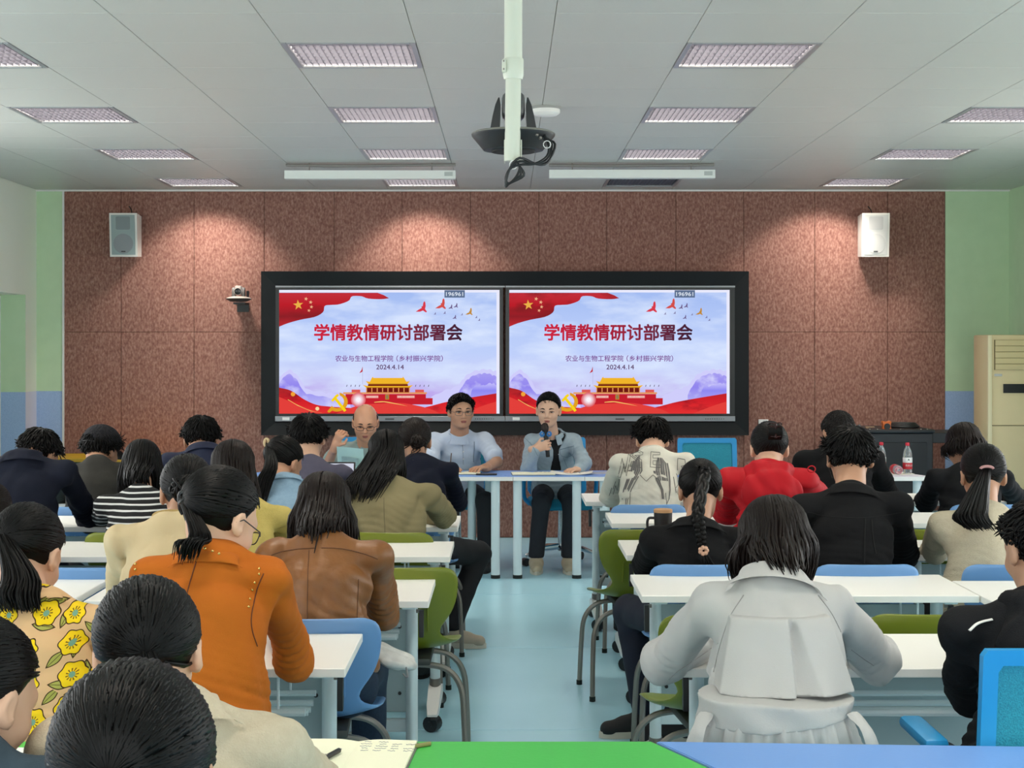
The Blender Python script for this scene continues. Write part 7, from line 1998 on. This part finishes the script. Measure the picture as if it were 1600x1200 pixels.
# water bottles
def bottle(c, label, grp='water bottles'):
    t = thing('water_bottle', label, 'bottle', c, 0, grp)
    pet = mat('clear_plastic', '#e6eef0', 0.08, trans=0.85, spec=0.5)
    H_ = 0.222
    prof = [(0.022, 0.0), (0.030, 0.004), (0.0315, 0.02), (0.030, 0.035), (0.0315, 0.05), (0.032, 0.10), (0.0325, 0.125), (0.031, 0.145), (0.026, 0.17), (0.018, 0.19), (0.0125, 0.2), (0.0125, 0.208)]
    obj('bottle_body', MB().lathe(prof, 20), pet, t)
    obj('label_band', MB().lathe([(0.0326, 0.038), (0.0332, 0.04), (0.0332, 0.082), (0.0326, 0.084)], 24, cap=False), mat('red_label', '#b3202e', 0.5), t)
    lb_ = obj('label_upper', MB().lathe([(0.0326, 0.084), (0.0333, 0.085), (0.0333, 0.118), (0.0326, 0.12)], 24, cap=False), mat('white_label', '#e4e8e6', 0.5), t)
    obj('label_mark', MB().raw([Vector((0.010 * a, -0.0342 + 0.002 * abs(a), 0.103 + 0.011 * b_)) for a, b_ in ((0, 1), (0.7, 0.1), (0.35, 0.1), (0.9, -0.7), (-0.9, -0.7), (-0.35, 0.1), (-0.7, 0.1))], [tuple(range(7))]), mat('mark_green', '#1f4a42', 0.6), lb_, sm=None)
    me = text_mesh('农夫山泉', 0.016)
    co = np.empty(len(me.vertices) * 3); me.vertices.foreach_get('co', co); co = co.reshape(-1, 3)
    an = (co[:, 0] + 0.008) / 0.034
    new = np.stack([0.0338 * np.sin(an), -0.0338 * np.cos(an), co[:, 1] + 0.064], 1)
    me.vertices.foreach_set('co', new.ravel()); me.materials.clear(); me.materials.append(M_WHITEP)
    obj('label_text', me, M_WHITEP, t)
    obj('cap', MB().lathe([(0.0145, 0.203), (0.015, 0.205), (0.015, 0.222), (0.0135, 0.2245)], 18), mat('red_cap', '#c22438', 0.45), t)
    return t
bottle((PX(1418, 10.92), 10.92, ZT_), 'upright water bottle with a red label on the pale table')
bottle((PX(1377, 10.98), 10.98, ZT_), 'water bottle half hidden behind a black sleeve')
t = thing('bottle_lying', 'water bottle lying with its round base towards us', 'bottle', (PX(1402, 10.9), 10.86, ZT_ + 0.034), 0)
t.name = 'water_bottle'
Mx = Matrix.Rotation(-PI / 2, 3, 'X')
obj('bottle_body', MB().lathe([(0.012, 0.004), (0.022, 0.0), (0.031, 0.006), (0.0335, 0.02), (0.0325, 0.12), (0.026, 0.17), (0.0125, 0.2)], 20, (0, 0, 0), Mx), mat('clear_plastic', '#e6eef0', 0.08, trans=0.85), t)
obj('label_band', MB().lathe([(0.0336, 0.04), (0.0342, 0.042), (0.0342, 0.12), (0.0336, 0.122)], 24, (0, 0, 0), Mx, cap=False), mat('red_label', '#b3202e', 0.5), t)
for k, r_ in enumerate((0.014, 0.024)): obj('base_ring', MB().tube([(r_ * math.cos(a), -0.002, r_ * math.sin(a)) for a in np.linspace(0, 2 * PI, 20)], 0.002, 5), mat('red_reflex', '#d06a78', 0.3), t)
sheet('paper_sheet', 'paper', 'white sheet under the lying bottle on the pale table', (PX(1400, 10.95), 10.95, ZT_ + 0.002), 0.2, 0.2, 0.1, M_PAPER, 0.001, 0.006)
sheet('paper_sheet', 'paper', 'sheets lying on the yellow topped table', (PX(158, 12.6), 12.7, 0.723), 0.22, 0.3, 0.1, M_PAPER, 0.003, 0.0)

# ------------------------------------------------------------------ small things on the student desks
t = thing('tumbler', 'black tumbler with a handle and wooden lid beside the black jacket', 'cup', (PX(1036, 6.86), 6.86, 0.74))
obj('body', MB().lathe([(0.034, 0), (0.037, 0.004), (0.041, 0.135), (0.041, 0.14)], 24), mat('matt_black', '#141416', 0.5), t)
obj('lid', MB().lathe([(0.042, 0.14), (0.042, 0.152), (0.038, 0.155)], 24), mat('bamboo', '#c09468', 0.6), t)
obj('handle', MB().tube(catmull([(-0.038, 0, 0.115), (-0.065, 0, 0.112), (-0.07, 0, 0.08), (-0.058, 0, 0.045), (-0.036, 0, 0.03)], 14), 0.006, 8), mat('matt_black', '#141416', 0.5), t)
t = thing('thermos_cup', 'black thermos cup standing between the red jacket and black top', 'cup', (PX(1245, 9.0), 9.0, 0.74))
obj('body', MB().lathe([(0.03, 0), (0.034, 0.01), (0.036, 0.15), (0.03, 0.165)], 20), mat('matt_black', '#141416', 0.5), t)
obj('lid', MB().lathe([(0.036, 0.165), (0.037, 0.17), (0.034, 0.2), (0.02, 0.205)], 20).box((0.0, 0, 0.212), (0.05, 0.014, 0.02), 0.004), M_BLACKP, t)
notebook('open cream notebook with handwriting on the green table', (-0.335, 3.255, 0.74), 0.26, 0.26, -0.06, mat('grey_cover', '#6b6a66', 0.6), M_CREAMP, 5)
t = thing('pen', 'black clip pen lying on the cream notebook', 'pen', (PX(513, 3.22), 3.22, 0.756), -0.35)
obj('barrel', MB().tube([(0, -0.06, 0), (0, 0.05, 0)], 0.0055, 10), M_BLACKP, t)
obj('clip', MB().box((0.002, -0.035, 0.007), (0.005, 0.045, 0.002)).box((0.002, -0.056, 0.005), (0.006, 0.006, 0.006)), M_STEEL, t, sm=None)
obj('tip', MB().tube([(0, 0.05, 0), (0, 0.062, 0)], [0.005, 0.001], 8), M_STEEL, t)
t = thing('pen', 'pale marker with an olive band at the edge of the green table', 'pen', (PX(645, 3.34), 3.34, 0.745), -0.95)
obj('barrel', MB().tube([(0, -0.05, 0), (0, 0.02, 0)], 0.0045, 10), mat('pale_plastic', '#d5d6c2', 0.4), t)
obj('band', MB().tube([(0, -0.005, 0), (0, 0.045, 0)], 0.0048, 10), mat('olive_band', '#8a8450', 0.5), t)
notebook('open notebook with dense writing at the bottom left of the green table', (-0.99, 3.20, 0.74), 0.28, 0.24, 0.1, mat('grey_cover', '#6b6a66', 0.6), M_PAPER, 8, 9)
notebook('open notebook on the desk before the cream sweater', (PX(1452, 6.7), 6.66, 0.74), 0.28, 0.2, -0.2, mat('grey_cover', '#6b6a66', 0.6), M_PAPER, 2)
t = thing('eyeglass_case', 'dark pencil case lying beside the cream sweater', 'pencil case', (PX(1428, 6.58), 6.58, 0.74), 0.2)
obj('case', MB().box((0, 0, 0.009), (0.09, 0.03, 0.018), 0.006, 2), M_BLACKP, t)
obj('zip', MB().box((0, 0, 0.0185), (0.07, 0.004, 0.001)), M_STEEL, t, sm=None)
# laptop of the mauve shirt, half hidden
t = thing('laptop', 'silver laptop half hidden by the mauve grey shirt', 'laptop', (PX(512, 9.0), 8.92, 0.74), 0.0)
obj('base', MB().box((0, 0, 0.009), (0.31, 0.21, 0.016), 0.004), M_SILVER, t)
ld = obj('lid', MB().box((0, 0.14, 0.105), (0.31, 0.008, 0.2), 0.004, 1, (-0.3, 0, 0)), M_BLACKP, t)
obj('laptop_screen', MB().box((0, 0.1345, 0.106), (0.29, 0.002, 0.18), 0, 1, (-0.3, 0, 0)), emis('laptop_white', '#d9dcec', 0.9), ld)
# white bag on the rack, orange packet
fo_ = folds(91, 0.012, 60.0)
def blobthing(name, cat, label, c, r, m, rot=None, h=0.006, amp=1.0):
    f_ = el((0, 0, 0), r, rot)
    V_, Q_ = nets(lambda X, Y, Z: f_(X, Y, Z) + fo_(X, Y, Z) * amp, (-r[0] * 1.5 - .03,) * 3, (r[0] * 1.5 + .03,) * 3, h)
    t = thing(name, label, cat, c)
    obj('bag_body', np_mesh('bag_body', V_, Q_), m, t)
    return t
t = blobthing('plastic_bag', 'bag', 'crumpled white bag in the rack beside the brown leather jacket', (PX(606, 4.98), 5.02, 0.60), (0.085, 0.07, 0.028), mat('white_film', '#dcdad6', 0.35, noise=('#b9b7b3', 30, 0.5)), Matrix.Rotation(0.35, 4, 'Y'), 0.005, 1.6)
obj('bag_tie', MB().tube(catmull([(0.06, -0.05, -0.02), (0.065, -0.06, -0.05), (0.05, -0.055, -0.04)], 8), 0.003, 5), mat('grey_cord', '#7f7f80', 0.6), t)
t = blobthing('tote_bag', 'bag', 'orange and white bag behind the navy trouser leg', (PX(1018, 6.5), 6.52, 0.50), (0.05, 0.06, 0.09), mat('orange_print', '#cf7247', 0.7, noise=('#d9cfc4', 14, 0.25)))
obj('bag_strap', MB().tube(catmull([(-0.02, 0, 0.08), (-0.02, 0, 0.15), (0.02, 0, 0.15), (0.02, 0, 0.08)], 10), 0.004, 5), mat('grey_cord', '#7f7f80', 0.6), t)
